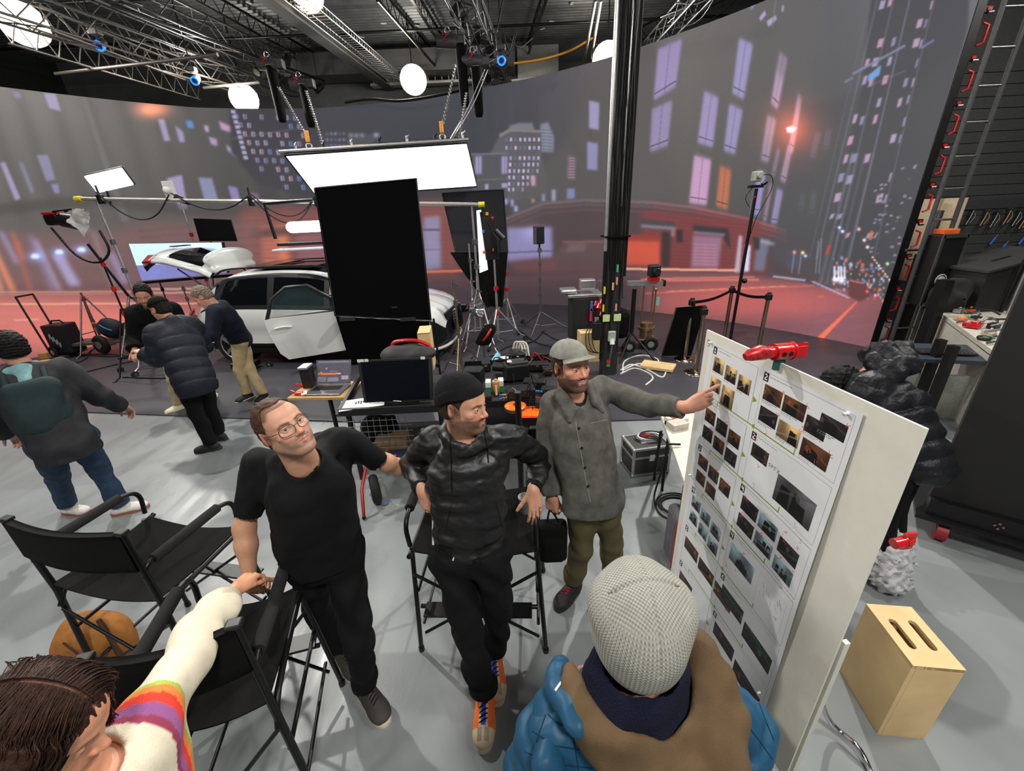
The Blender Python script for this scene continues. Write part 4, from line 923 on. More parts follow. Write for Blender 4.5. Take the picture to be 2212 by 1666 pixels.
# ================= man in black T-shirt with glasses
def tee_man():
 J=J_from(dict(H=(628,925,1.66),N=(652,988,1.50),SR=(553,1000,1.43),ER=(528,1140,1.16),WR=(540,1250,.96),SL=(752,955,1.43),EL=(835,1000,1.24),WL=(930,1045,1.12),P=(700,1190,.98),HR=(662,1215,.90),HL=(742,1205,.90),KL=(775,1385,.50),AL=(788,1480,.095),KR=(688,1318,.50),AR=(735,1395,.15)))
 J['TL']=J['AL']+np.array([.10,-.10,-.06]);J['TR']=J['AR']+np.array([.08,-.08,-.06]);J['WL']=J['EL']+nrm(at(935,1038,Y=2.03)-J['EL'])*.26
 root=thing('person','man in black T-shirt and clear glasses, hand on a black folding chair','person',(J['AL'][0],J['AL'][1],0))
 fwd=nrm((.5,-.87,0));hd=Head(J['H']+np.array([-.02,-.01,.008]),(.80,-.55,.36),(-.50,.12,.88))
 V,Q,c,eb=head_mesh(hd,J['N']-np.array([0,0,.03]),(.78,.58,.47),(.33,.22,.15),(.40,.35,.32),.62,h=.0028,scalp=(.42,.30,.22),neck_r=.060,gaze=(.1,.1))
 arms=SDF(.005)
 for sd in('R','L'):
  arms.cap(J['S'+sd],J['E'+sd],.045,.040,.02);arms.cap(J['E'+sd],J['E'+sd]*.65+J['W'+sd]*.35,.043,.041,.03);arms.cap(J['E'+sd]*.65+J['W'+sd]*.35,J['W'+sd],.041,.026,.03)
 Va,Qa=arms.mesh()
 hs=SDF(.0032);hand_ops(hs,J['WR'],(.02,.10,-1),(.25,-.95,-.1),(1,.2,.1),[[.5,.9,.5],[.55,.9,.5],[.6,.9,.5],[.65,.9,.5]],thumb=(.7,.4,.3));Vh,Qh=hs.mesh()
 hs=SDF(.004);hand_ops(hs,J['WL'],J['WL']-J['EL'],(0,.2,1),(0,-1,0),GRIP);Vg,Qg=hs.mesh()
 Vc,Qc=lean_body(J,fwd)
 sk=(.76,.57,.45)
 body_obj(root,[(V,Q,c),(Va,Qa,sk),(Vh,Qh,sk),(Vg,Qg,sk),(Vc,Qc,sk)],eb)
 hair_shell(root,hd,.0045,(.060,.098),(.012,-.005),-.055,(.30,.21,.15),(.20,.14,.10),.0015,200,.0035,recede=.030)
 s=SDF(.007);torso_ops(s,J,.010,fwd,.70,wp=.168,wc=.165,drop=.05,sh=.048)
 for sd in('R','L'):sleeve(s,J,sd,.010,ru=(.052,.056),rl=(.05,.05),end=0)
 for sd in('R','L'):
  e=J['S'+sd]+(J['E'+sd]-J['S'+sd])*.80;s.cut(e,J['E'+sd]-J['S'+sd],.15)
 s.wr(.0095,22,3,stretch=(1.3,1,.5));s.wr(.0035,60,4,stretch=(1.4,1,.5));s.cap(J['N']+np.array([.01,-.02,.0]),J['N']+np.array([.0,0,.2]),.072,.09,.01,None,True)
 s.cut(J['P']-np.array([0,0,.06]),(0,0,-1),.3)
 garment(root,'tshirt',s,TEE)
 s=SDF(.007);s.cap(J['HR']+(0,0,.02),J['HL']+(0,0,.02),.112,.112,.03,(fwd,.85));s.cap(J['P'],J['P']-(0,0,.02),.150,.150,.04,(fwd,.72))
 leg_ops(s,J,'L',.006,d=.060);leg_ops(s,J,'R',.006,d=.060,k=.015);s.wr(.007,34,9);s.cut(J['P']+(0,0,.02),(0,0,1),.3)
 for sd in('L','R'):s.cut(J['A'+sd]+(0,0,.01),(0,0,-1),.12)
 garment(root,'trousers',s,TRO)
 for sd in('L','R'):shoe(root,J['A'+sd],J['T'+sd],SHOEC,SOLEW,BLKF,colf=plain((.24,.22,.20)),sc=1.08,thick=.036)
 g=MB();P=hd.P
 gl=thing('x',None,None)if False else None
 for x in(-1,1):
  pts=[]
  for i in range(25):
   t=2*PI*i/24;cx,cz=math.cos(t),math.sin(t)
   px=x*.033+.0255*math.copysign(abs(cx)**.75,cx);pz=-.001+.0195*math.copysign(abs(cz)**.8,cz)
   pts.append(P(px,.111-7*(px*px),pz))
  g.tube(pts,.0014,6)
  g.tube([P(x*.058,.0885,.006),P(x*.074,.07,.008),P(x*.081,.0,.010),P(x*.078,-.02,-.005)],.0013,6)
 g.tube([P(-.008,.1105,.004),P(0,.113,.006),P(.008,.1105,.004)],.0013,6)
 go=g.build('glasses',mat('glasses_frame',(.35,.33,.30),.25,.7),root)
 lm=MB()
 for x in(-1,1):
  lm.add([P(x*.033+.024*math.cos(t),.1105-7*(x*.033+.024*math.cos(t))**2,-.001+.018*math.sin(t))for t in np.linspace(0,2*PI,20,endpoint=False)],[tuple(range(20))])
 lm.build('lens',GLASS,go)
 return J
 # ================= man in black beanie and windbreaker
def beanie_man():
 J=J_from(dict(H=(1000,880,1.62),N=(1003,950,1.47),SR=(925,955,1.40),ER=(893,1035,1.13),SL=(1108,955,1.40),EL=(1160,1030,1.15),P=(1015,1170,.95),HR=(975,1210,.87),HL=(1060,1205,.87),KR=(1012,1370,.48),AR=(1046,1498,.10),KL=(1075,1320,.47),AL=(1066,1415,.10)))
 J['WR']=at(914,1062,1.20);J['ER']=J['WR']+np.array([-.10,.235,-.01]);J['WL']=at(1152,1060,1.10);J['EL']=J['WL']+np.array([.05,.22,.05]);J['SR']=at(930,958,1.41)+np.array([0,.04,0]);J['SL']=at(1102,955,1.41)+np.array([0,.04,0])
 J['TR']=J['AR']+np.array([.0,-.2,-.06]);J['TL']=J['AL']+np.array([.02,-.2,-.06])
 root=thing('person','man in black beanie and black zip jacket leaning back with orange sneakers','person',(J['AR'][0],J['AR'][1],0))
 fwd=nrm((.02,-1,.1));hd=Head(J['H']+np.array([.0,0,.01]),(.90,-.43,-.02),(-.08,.08,1.),1.02)
 V,Q,c,eb=head_mesh(hd,J['N']-np.array([0,0,.03]),(.77,.57,.46),(.12,.08,.07),(.13,.09,.08),.85,h=.0028,scalp=(.22,.17,.14),neck_r=.058,gaze=(-.05,.05))
 hs=SDF(.0032)
 hand_ops(hs,J['WR']+(0,0,-.0),(.30,-.25,-.90),(-.30,-.9,.25),(.9,-.1,.4),[[.35,.45,.3],[.4,.5,.3],[.45,.6,.3],[.4,.5,.3]],thumb=(.55,.3,.2))
 hand_ops(hs,J['WL']+(0,0,-.0),(.06,-.42,-.90),(.30,-.9,.35),(-1,-.3,0),[[.2,.3,.2],[.15,.25,.2],[.2,.3,.2],[.35,.4,.3]],spread=.15,thumb=(.75,.1,.1))
 for sd in('R','L'):hs.cap(J['W'+sd]+(J['E'+sd]-J['W'+sd])*.3,J['W'+sd],.03,.026,.02)
 Vh,Qh=hs.mesh();Vc,Qc=lean_body(J,fwd);sk=(.76,.56,.46)
 ob=body_obj(root,[(V,Q,c),(Vh,Qh,sk),(Vc,Qc,sk)],eb)
 ring=MB().torus(J['WL']+np.array([.018,-.055,-.112]),(.06,-.42,-.90),.0105,.002,14,6).build('ring',CHR,root);ring['label']='thin silver finger ring'
 hair_shell(root,hd,.002,(.062,.085),(.016,-.02),-.050,(.20,.16,.13),None,.0006,200,.0035)
 knit_hat(root,hd,cloth('black_rib_knit',(.075,.075,.085),rough=.95,bump=.3),.012,(.050,.1),-.010,74,.0016,.0034,.010,.003,cuffw=.045)
 s=SDF(.007);torso_ops(s,J,.012,fwd,.70,wp=.138,wc=.160,drop=.06,sh=.050)
 for sd in('R','L'):sleeve(s,J,sd,.014,ru=(.054,.050),rl=(.048,.030),end=.86)
 # stand-up collar of the hood
 N=J['N']
 for i in range(12):
  a=2*PI*i/12;b=2*PI*(i+1)/12
  pa=N+np.array([math.cos(a)*.080,math.sin(a)*.078+.01,.045+.03*math.sin(a)]);pb=N+np.array([math.cos(b)*.080,math.sin(b)*.078+.01,.045+.03*math.sin(b)])
  s.cap(pa,pb,.020,.020,.02);s.cap(pa-(0,0,.03),pb-(0,0,.03),.024,.024,.02)
 s.cap(N+(0,.085,.01),N+(0,.12,-.06),.045,.05,.03)
 s.wr(.0075,34,11,stretch=(.6,1,1.6));s.wr(.003,90,12,stretch=(.5,1,1.4));s.cap(N+np.array([.01,-.03,-.02]),hd.P(0,-.02,-.02),.056,.062,.01,None,True)
 s.cut(J['P']-np.array([0,0,.09]),(0,0,-1),.3)
 jk,bv=garment(root,'jacket',s,WIND)
 seam(jk,bv,'zipper',[(1018,952),(1012,1000),(1006,1080),(1008,1197)],.0032,mat('zipper_black',(.03,.03,.03),.35),.0015)
 seam(jk,bv,'drawcord',[(972,935),(975,1000),(976,1065)],.003,BLKF);seam(jk,bv,'drawcord',[(1045,930),(1052,965),(1055,1000)],.003,BLKF)
 seam(jk,bv,'pocket_zipper',[(1072,1085),(1080,1120),(1086,1140)],.0022,BLK);seam(jk,bv,'pocket_zipper',[(975,1090),(968,1120),(963,1150)],.0022,BLK)
 for sd in('R','L'):
  e=J['E'+sd]+(J['W'+sd]-J['E'+sd])*.84;d=nrm(J['W'+sd]-J['E'+sd]);s2=SDF(.005)
  s2 .cap(e-d*.02,e+d*.035,.046,.040,.01);s2 .cut(e+d*.03,d,.08)
  garment(root,'cuff',s2,cloth('black_rib_knit',(.1,.1,.1)))
 s=SDF(.007);s.cap(J['HR']+(0,0,.02),J['HL']+(0,0,.02),.098,.098,.03,(fwd,.85));s.cap(J['P'],J['P']-(0,0,.05),.128,.128,.04,(fwd,.72))
 leg_ops(s,J,'L',.012,a=.092,d=.058,k=.03);leg_ops(s,J,'R',.010,d=.056);s.wr(.008,34,19);s.cut(J['P']+(0,0,.0),(0,0,1),.3)
 for sd in('L','R'):s.cut(J['A'+sd]+(0,0,.045),(0,-.2,-1),.12)
 tr,bv2=garment(root,'trousers',s,TRO)
 seam(tr,bv2,'drawstring',[(982,1200),(978,1212)],.003,WHT);seam(tr,bv2,'drawstring',[(1030,1198),(1038,1215),(1040,1222)],.003,BLKF)
 A_=J['AR'];s2=SDF(.005);s2 .cap(A_+(0,0,.035),A_+(0,0,.075),.074,.076,.01);s2 .cut(A_+(0,0,.04),(0,-.2,-1),.2);s2 .cut(A_+(0,0,.085),(0,.1,1),.2)
 garment(root,'rolled_cuff',s2,TRO)
 s3=SDF(.005);s3 .cap(A_+(0,0,-.02),A_+(0,0,.07),.042,.044,.01);garment(root,'sock',s3,WHT)
 def sneak(L):
  x,y,z=np.abs(L[:,0]),L[:,1],L[:,2];c=np.repeat(np.array(srgb((.80,.72,.58)))[None],len(L),0)
  side=(x>.020)&(y<.125)&(y>.02)|((x>.028)&(y<=.02));c=mixc(c,(.95,.42,.12),side*1.)
  c=mixc(c,(.55,.52,.47),((y>.125)&(y<.17)&(x>.006)&(x<.026)&(z>.03))*.8)
  c=mixc(c,(.15,.25,.70),((x<.011)&(y>.02)&(y<.12)&(z>.04))*1.);c=mixc(c,(.16,.18,.5),((y<-.03)&(z>.055))*1.)
  c=mixc(c,(.62,.56,.46),((z<.03)&(y>.1))*.7)
  return c
 for sd in('R','L'):
  o=shoe(root,J['A'+sd],J['T'+sd],SHOEC,SOLEW,BLKF,name='sneaker',colf=sneak,sc=1.12,label='cream, orange and blue running sneaker',h=.004,thick=.034)
 mk=MB();w=J['WR']+np.array([.045,-.065,-.115]);mk.cyl(w,w+np.array([-.01,-.03,-.12]),.0065,.0055,8,0);mk.cyl(w+np.array([.002,.008,.03]),w,.0068,.0068,8,1)
 mk.cyl(w+np.array([-.004,-.012,-.045]),w+np.array([-.005,-.014,-.055]),.0067,.0067,8,1)
 o=mk.build('marker_pen',[WHT,RED],None,loc=w);tag(o,'white marker pen with red cap in the seated man\'s hand'.replace('seated ','beanie '),'marker')
 return J
 # ================= man in grey cap pointing at the board
def cap_man():
 J=J_from(dict(H=(1232,792,1.66),N=(1238,850,1.50),SR=(1195,875,1.42),ER=(1180,985,1.15),WR=(1192,1072,.93),SL=(1302,838,1.43),EL=(1392,873,1.42),P=(1278,1060,.96),HR=(1258,1085,.9),HL=(1304,1088,.88),KR=(1255,1185,.5),AR=(1238,1255,.10),KL=(1320,1170,.5),AL=(1322,1235,.10)))
 J['EL']=J['SL']+nrm(at(1385,870,Y=2.03)-J['SL'])*.28;J['WL']=J['EL']+nrm(at(1450,878,Y=1.90)-J['EL'])*.24
 J['TR']=J['AR']+np.array([-.12,-.14,-.06]);J['TL']=J['AL']+np.array([.05,-.18,-.06])
 root=thing('person','man in grey cap and grey denim overshirt pointing at the storyboard','person',(J['AR'][0],J['AR'][1],0))
 fwd=nrm((.42,-.9,0));hd=Head(J['H'],(.47,-.87,.10),(-.05,.12,1.),1.02)
 V,Q,c,eb=head_mesh(hd,J['N']-np.array([0,0,.03]),(.78,.55,.45),(.20,.13,.10),(.17,.11,.085),.97,h=.0028,scalp=(.25,.19,.15),neck_r=.058,gaze=(.05,0))
 hs=SDF(.0032);d=J['WL']-J['EL']
 hp=J['WL'];dirp=nrm(at(1528,830,Y=1.72)-at(1425,885,Y=1.84))
 hand_ops(hs,hp,dirp,(-.15,-.75,.65),(.1,-.3,.9),POINT,thumb=(.3,.9,.5),sc=1.05);hs.cap(J['EL']*.35+J['WL']*.65,J['WL'],.034,.027,.02)
 hand_ops(hs,J['WR'],(.0,-.10,-1),(-.5,-.8,0),(.8,-.5,0),[[.7,.9,.5]]*4,thumb=(.4,.5,.3));hs.cap(J['ER']*.3+J['WR']*.7,J['WR'],.032,.026,.02)
 Vh,Qh=hs.mesh();Vc,Qc=lean_body(J,fwd);sk=(.78,.55,.45)
 body_obj(root,[(V,Q,c),(Vh,Qh,sk),(Vc,Qc,sk)],eb)
 hair_shell(root,hd,.003,(.062,.085),(.016,-.03),-.050,(.24,.18,.14),None,.0006,200,.0035)
 ball_cap(root,hd,CAPG)
 s=SDF(.007);torso_ops(s,J,.016,fwd,.74,wp=.166,wc=.158,drop=.07,sh=.050)
 for sd,en in(('R',.92),('L',.80)):sleeve(s,J,sd,.016,ru=(.054,.050),rl=(.048,.036),end=en)
 s.wr(.0085,28,23,stretch=(.8,1,.8));N=J['N']
 s.cap(N+np.array([.025,-.085,-.15]),N+np.array([.0,.02,.08]),.022,.085,.01,None,True)
 s.cut(J['P']-np.array([0,0,.085]),(0,0,-1),.35)
 jk,bv=garment(root,'denim_overshirt',s,DEN)
 s=SDF(.006);r_=nrm(np.cross(fwd,(0,0,1)))
 for sx in(-1,1):
  p0=N+r_*sx*.085+fwd*-.01+(0,0,.015);p1=N+r_*sx*.06+fwd*.085+(0,0,-.055);p2=N+r_*sx*.10+fwd*.10+(0,0,-.10)
  up_=np.array([0,0,.022])+fwd*.022;s.cap(N-fwd*.07+(0,0,.045),p0+up_,.018,.018,.01);s.cap(p0+up_,p1+up_,.018,.014,.01);s.cap(p0+r_*sx*.025+up_,p2+up_,.014,.011,.01);s.cap(p1+up_,p2+up_,.013,.011,.012);[s.cap(p0*(1-q)+p1*q+up_,(p0+r_*sx*.025)*(1-q)+p2*q+up_,.013,.013,.02)for q in(.2,.4,.6,.8)]
 garment(root,'collar',s,DEN)
 s=SDF(.007);s.cap(N-(0,0,.01),N-(0,0,.12),.076,.11,.02,(fwd,.8));s.cap(N+(0,0,.3),N+(0,0,-.0),.06,.062,.005,None,True);garment(root,'undershirt',s,cloth('charcoal_tshirt',(.16,.15,.15)))
 STI=mat('pale_stitching',(.55,.55,.52),.8)
 seam(jk,bv,'placket',[(1243,912),(1252,960),(1262,1020),(1275,1085)],.0016,STI,.0008);seam(jk,bv,'pocket_stitch',[(1275,915),(1320,905),(1322,950),(1300,968),(1280,955),(1275,915)],.0014,STI,.0006)
 for p_ in((1250,925),(1256,968),(1263,1010),(1270,1050)):
  q=hit(bv,*p_,.002)
  if q is not None:MB().cyl(q,q+fwd*.004,.008,.008,10).build('button',BLKP,jk)
 s=SDF(.007);s.cap(J['HR']+(0,0,.0),J['HL']+(0,0,.0),.100,.100,.03,(fwd,.85));s.cap(J['P'],J['P']-(0,0,.05),.13,.13,.04,(fwd,.72))
 leg_ops(s,J,'L',.008,d=.058,k=.015);leg_ops(s,J,'R',.008,d=.058);s.wr(.006,22,29)
 for sd in('L','R'):s.cut(J['A'+sd]+(0,0,.02),(0,0,-1),.12)
 garment(root,'trousers',s,OLV)
 for sd in('L','R'):shoe(root,J['A'+sd],J['T'+sd],SHOEC,SOLED,RED if sd=='R' else BLKF,colf=plain((.11,.09,.09)),sc=1.05)
 # black bag hanging from the lowered hand
 s=SDF(.008);b=J['WR']+np.array([.0,-.02,-.30]);s.box(b,(.085,.045,.135),None,.03);s.box(b+(0,-.05,-.03),(.06,.018,.08),None,.015,.006)
 V,Q=s.mesh();bag=link_mesh('shoulder_bag',V,Q,BLKF,None,None,True,loc=b);tag(bag,'small black bag hanging from the pointing man\'s lowered hand','bag')
 MB().tube(curve_pts([b+(-.03,0,.13),J['WR']+(-.01,-.01,-.09),b+(.04,0,.13)],16),.006,6).build('strap',BLKF,bag)
 return J
 # ================= person in grey waffle beanie seen from behind
def grey_beanie():
 J=J_from(dict(H=(1374,1344,1.60),SR=(1590,1600,1.37),SL=(1195,1600,1.37)))
 J['N']=J['H']+np.array([0,-.035,-.17]);J['P']=J['N']+np.array([0,-.04,-.52]);x=J['N'][0]
 J['SR']=J['N']+np.array([.205,-.02,-.08]);J['SL']=J['N']+np.array([-.165,-.02,-.10])
 J['ER']=J['SR']+np.array([.05,.02,-.28]);J['EL']=J['SL']+np.array([-.05,.04,-.27]);J['WR']=J['ER']+np.array([-.04,.18,-.12]);F_=at(1252,1420,1.41);J['WL']=F_-np.array([.03,.0,.165])
 for sd,sx in(('R',1),('L',-1)):
  J['H'+sd]=J['P']+np.array([sx*.09,0,-.07]);J['K'+sd]=J['H'+sd]+np.array([sx*.02,.02,-.41]);J['A'+sd]=np.array([J['K'+sd][0],J['K'+sd][1]-.02,.09]);J['T'+sd]=J['A'+sd]+np.array([sx*.04,.2,-.06])
 root=thing('person','person in grey waffle beanie and blue puffer jacket seen from behind','person',(J['P'][0],J['P'][1],0))
 fwd=np.array([.0,1,0]);hd=Head(J['H']-(0,0,.01),(.10,1,.10),(.0,-.10,1.))
 V,Q,c,eb=head_mesh(hd,J['N']-np.array([0,0,.03]),(.78,.57,.47),(.2,.15,.1),None,h=.005)
 hs=SDF(.0035);hand_ops(hs,J['WL'],(.18,.0,1),(-.3,.9,.1),(1,.2,0),[[.15,.3,.3]]*4,sc=.95);Vh,Qh=hs.mesh();Vc,Qc=lean_body(J,fwd)
 body_obj(root,[(V,Q,c),(Vh,Qh,(.72,.50,.41)),(Vc,Qc,(.8,.6,.5))],eb)
 hair_shell(root,hd,.004,(.06,.08),(.01,-.03),-.07,(.15,.11,.09),None,h=.006)
 knit_hat(root,hd,waffle_material('grey_waffle_knit_relief',(.62,.62,.585),hd.c-org(root),hd.A),.016,(-.012,.1),-.058,96,.0014,.0024,.022,0,waffle=True,seams=True,grow=1.02,label='light grey waffle knit beanie')
 # navy fleece neck warmer
 N=J['N'];s=SDF(.006)
 s.cap(N+(0,-.005,.065),N+(0,-.01,-.02),.098,.115,.02);s.wr(.006,40,3);s.cap(N+(0,.01,.3),N+(0,.0,.06),.078,.080,.01,None,True)
 garment(root,'neck_warmer',s,NVF)
 # puffer jacket with stitched baffles
 s=SDF(.0075);ch=N+(0,.0,-.17)
 s.cap(ch,J['P'],.188,.185,.04,(fwd,.80),False,(.075,.028))
 for sd,sx in(('R',1),('L',-1)):
  s.cap(J['S'+sd]-(sx*.06,0,.02),N+(0,0,-.08),.082,.105,.04,None,False,(.065,.012));s.cap(J['S'+sd],J['E'+sd],.080,.074,.012,None,False,(.068,.026))
 s.cap(J['ER'],J['WR'],.082,.06,.03,None,False,(.07,.018));s.cap(J['EL'],J['WL'],.070,.045,.03,None,False,(.07,.018))
 s.wr(.004,40,3);s.wr(.0022,120,4,stretch=(1,1,.3));s.cap(N+(0,.01,.3),N+(0,.0,-.02),.10,.11,.01,None,True)
 bj,bvj=garment(root,'puffer_jacket',s,BLUEJ);SM=cloth('dark_teal_stitching',(.06,.17,.25))
 for path in([(1168,1528),(1200,1560),(1262,1580)],[(1150,1580),(1200,1612),(1290,1625)],[(1135,1625),(1190,1650),(1280,1660)],[(1222,1500),(1236,1580),(1250,1664)],[(1290,1520),(1310,1600),(1340,1664)],[(1180,1540),(1160,1600),(1150,1660)],[(1640,1520),(1655,1560),(1672,1600)],[(1610,1560),(1640,1600),(1668,1640)]):seam(bj,bvj,'stitch_line',path,.0016,SM,-.0002)
 # stand collar and lowered hood edge of the blue jacket
 s=SDF(.006);pts=[N+np.array([.165*math.cos(a),.02+.135*math.sin(a),-.045+.055*max(0,-math.sin(a+.4))+.02])for a in np.linspace(PI*.93,PI*1.22,6)]
 for p_,q_ in zip(pts[:-1],pts[1:]):s.cap(p_,q_,.024,.024,.015)
 pts=[N+np.array([-.15,.085,-.055]),N+np.array([-.18,.02,-.06]),N+np.array([-.195,-.08,-.08]),N+np.array([-.17,-.17,-.13]),N+np.array([-.11,-.25,-.20])]
 for p_,q_ in zip(pts[:-1],pts[1:]):s.cap(p_,q_,.030,.030,.02)
 s.wr(.005,50,8);cl,cb=garment(root,'jacket_collar',s,BLUEJ)
 seam(cl,cb,'zipper',[(1200,1493),(1212,1475),(1235,1460),(1262,1455)],.0028,WHT,.001)
 # olive brown hood lying over the shoulders
 s=SDF(.006)
 ring=[N+np.array(v)for v in[(-.135,.04,.015),(-.125,-.035,.005),(-.06,-.105,.015),(.03,-.115,.02),(.10,-.075,.035),(.145,.0,.06),(.155,.06,.075)]]
 for p_,q_ in zip(ring[:-1],ring[1:]):s.cap(p_,q_,.022,.022,.02)
 for i,(p_,q_)in enumerate(zip(ring[:-1],ring[1:])):
  t=N+np.array([.075+.03*i/6,-.22,-.155]);s.cap((p_+q_)/2,(p_+q_)/4+t/2+(0,0,.025),.026,.034,.05);s.cap((p_+q_)/4+t/2+(0,0,.02),t,.034,.030,.05)
 s.cap(N+(.145,.06,.06),N+(.165,-.06,.0),.028,.034,.04);s.cap(N+(.145,-.02,.02),N+(.12,-.2,-.12),.042,.045,.05)
 s.wr(.011,19,5);s.wr(.0045,60,6);s.cap(N+(0,.01,.3),N+(0,.0,.03),.10,.105,.01,None,True)
 garment(root,'hood',s,OLVH,'olive brown canvas hood lying over the shoulders')
 s=SDF(.01);s.cap(J['HR']+(0,0,.06),J['HL']+(0,0,.06),.12,.12,.03)
 for sd in('L','R'):leg_ops(s,J,sd,.014,d=.06)
 garment(root,'trousers',s,TRO)
 for sd in('L','R'):shoe(root,J['A'+sd],J['T'+sd],SHOEC,SOLED,colf=plain((.12,.12,.12)))
 return J
 # ================= woman reaching over the chair
def woman():
 H_=at(96,1580,1.46);J={'H':H_}
 J['N']=H_+np.array([.005,.0,-.17]);f=nrm((.95,.3,0))
 J['SL']=J['N']+np.array([.0,.165,-.055]);J['SR']=J['N']+np.array([.02,-.18,-.07])
 J['EL']=J['SL']+nrm(at(442,1355,1.15)-J['SL'])*.29;J['WL']=J['EL']+nrm(at(536,1240,1.06)-J['EL'])*.24
 J['ER']=J['SR']+np.array([.06,-.02,-.28]);J['WR']=J['ER']+np.array([.2,.08,-.05]);J['P']=J['N']+np.array([-.04,0,-.53])
 for sd,sy in(('L',1),('R',-1)):
  J['H'+sd]=J['P']+np.array([.02,sy*.09,-.06]);J['K'+sd]=J['H'+sd]+np.array([.06,sy*.02,-.35]);J['A'+sd]=np.array([J['K'+sd][0]-.03,J['K'+sd][1],.09]);J['T'+sd]=J['A'+sd]+np.array([.2,0,-.06])
 root=thing('person','woman with long dark hair in cream sweatshirt with rainbow shoulder stripes','person',(J['P'][0],J['P'][1],0))
 hd=Head(H_,(.86,.10,-.42),(.40,.10,.90),.98)
 V,Q,c,eb=head_mesh(hd,J['N']-np.array([0,0,.03]),(.82,.58,.45),(.22,.13,.1),None,h=.003,neck_r=.048,jaw=.93,lip=(.78,.38,.36),open_eye=.5)
 hs=SDF(.003);d=nrm(J['WL']-J['EL']);hand_ops(hs,J['WL']+d*.0,nrm(d+(.35,-.1,.15)),(.1,.4,.9),(.5,-.8,-.1),[[.7,.9,.5],[.95,.9,.5],[1.1,1.0,.5],[1.2,1.0,.6]],sc=.92,thumb=(.3,.6,.4));hs.cap(J['EL']*.4+J['WL']*.6,J['WL'],.028,.022,.02)
 Vh,Qh=hs.mesh();Vc,Qc=lean_body(J,f);body_obj(root,[(V,Q,c),(Vh,Qh,(.84,.6,.46)),(Vc,Qc,(.8,.6,.5))],eb)
 # sweatshirt
 s=SDF(.006);torso_ops(s,J,.012,f,.75,wp=.15,wc=.155,drop=.05)
 e=sleeve(s,J,'L',.014,ru=(.050,.044),rl=(.042,.026),end=.88);sleeve(s,J,'R',.02,end=.9)
 dd=nrm(J['WL']-J['EL']);s.cap(e-dd*.095,e-dd*.06,.056,.050,.02);s.cut(e,dd,.09)
 s.wr(.010,30,31,stretch=(1,1,.8));s.cap(J['N']+(0,0,.2),J['N']-(0,0,.0),.075,.066,.01,None,True)
 ax=nrm(J['EL']-J['SL'])
 def stripes(V):
  c=np.repeat(np.array(srgb((.87,.83,.74)))[None],len(V),0);L=V-J['SL'];t=L@ax+.35*np.abs((L@np.cross(ax,(0,0,1))))*0;ok=(V[:,2]>J['SL'][2]-.28)
  for a,b,q in((-.088,-.072,(.58,.22,.33)),(-.072,-.050,(.60,.36,.58)),(-.050,-.030,(.90,.25,.17)),(-.030,-.010,(.95,.52,.25)),(-.010,.004,(.62,.74,.28))):c[(t>a)&(t<=b)&ok]=srgb(q)
  return c
 garment(root,'sweatshirt',s,CREAM,'cream sweatshirt with purple, red, orange and green shoulder stripes',stripes)
 # hair: parted cap of hair, long locks and single wavy strands
 s=SDF(.004);P=hd.P;A=hd.A
 s.ell(P(0,-.02,.045),np.array([.089,.110,.094]),A,.01);s.ell(P(0,-.06,-.03),np.array([.085,.075,.11]),A,.04)
 for sx in(-1,1):
  s.cap(P(sx*.07,.012,.055),P(sx*.088,-.01,-.06),.03,.026,.03);s.cap(P(sx*.088,-.01,-.06),P(sx*.10,.01,-.16),.03,.03,.03)
 s.cap(P(.095,.01,-.14),P(.105,.06,-.235),.034,.022,.03);s.cap(P(-.09,.01,-.14),P(-.08,.05,-.26),.034,.022,.03);s.cap(P(0,-.07,-.06),P(0,-.09,-.26),.08,.06,.03)
 def fr(F,X,Y,Z):
  x,y,z=X-H_[0],Y-H_[1],Z-H_[2];lx,ly,lz=[(x*A[i][0]+y*A[i][1]+z*A[i][2])for i in range(3)]
  F=F+.0016*np.sin(260*lx+40*np.sin(20*lz)+30*ly)+.0012*np.sin(420*lx+25*ly)
  face=(ly-.072)*.86-(lz-.085)*.5;face=np.maximum(face,-(.066-np.abs(lx)))*1.
  face=np.minimum((ly-.078)*.86-(lz-.050)*.5,.062-np.abs(lx)*1.)
  F=np.maximum(F,face);return F+.004*np.exp(-(lx/.004)**2)*(ly>-.05)*(lz>.04)
 s.fn(fr);V,Q=s.mesh();L=hd.L(V);w=sstep(-.05,-.2,L[:,2])*.8;cc=np.repeat(np.array(srgb((.20,.125,.09)))[None],len(V),0);cc=mixc(cc,(.36,.22,.13),w);cc=mixc(cc,(.62,.46,.38),np.exp(-(L[:,0]/.003)**2)*(L[:,1]>-.05)*(L[:,2]>.06)*.8)
 ho=link_mesh('hair',V,Q,HAIRM,root,None,True,cc)
 rg=random.Random(4);st=MB()
 for i in range(620):
  sx=rg.choice((-1,1));a=rg.uniform(-.085,.085);sw_=rg.uniform(-.03,.022);x0=rg.uniform(.01,.07);ph=rg.uniform(0,6);tgt=(sx*rg.uniform(.08,.14),rg.uniform(-.04,.13),rg.uniform(-.30,-.16))
  arc=[];yy=a-.0;k_=math.sqrt(max(.05,1-((yy+.02)/.113)**2));lift=1.02+rg.uniform(0,.035)
  for fi in(.05,.5,.95,1.4):arc.append(P(sx*.092*k_*lift*math.sin(fi),min(.075,yy+sw_*fi),.045+.097*k_*lift*math.cos(fi)))
  p2=(sx*rg.uniform(.095,.12),a*.6+.01,-.10);pts=curve_pts(arc+[P(*p2),P(*tgt)],30)
  pts=[p+.007*math.sin(ph+j*.7)*hd.f*min(1,j/22)**2+.006*math.cos(ph+j*.6)*hd.u*min(1,j/22)**2 for j,p in enumerate(pts)]
  st.tube(pts,rg.uniform(.0006,.0015),4)
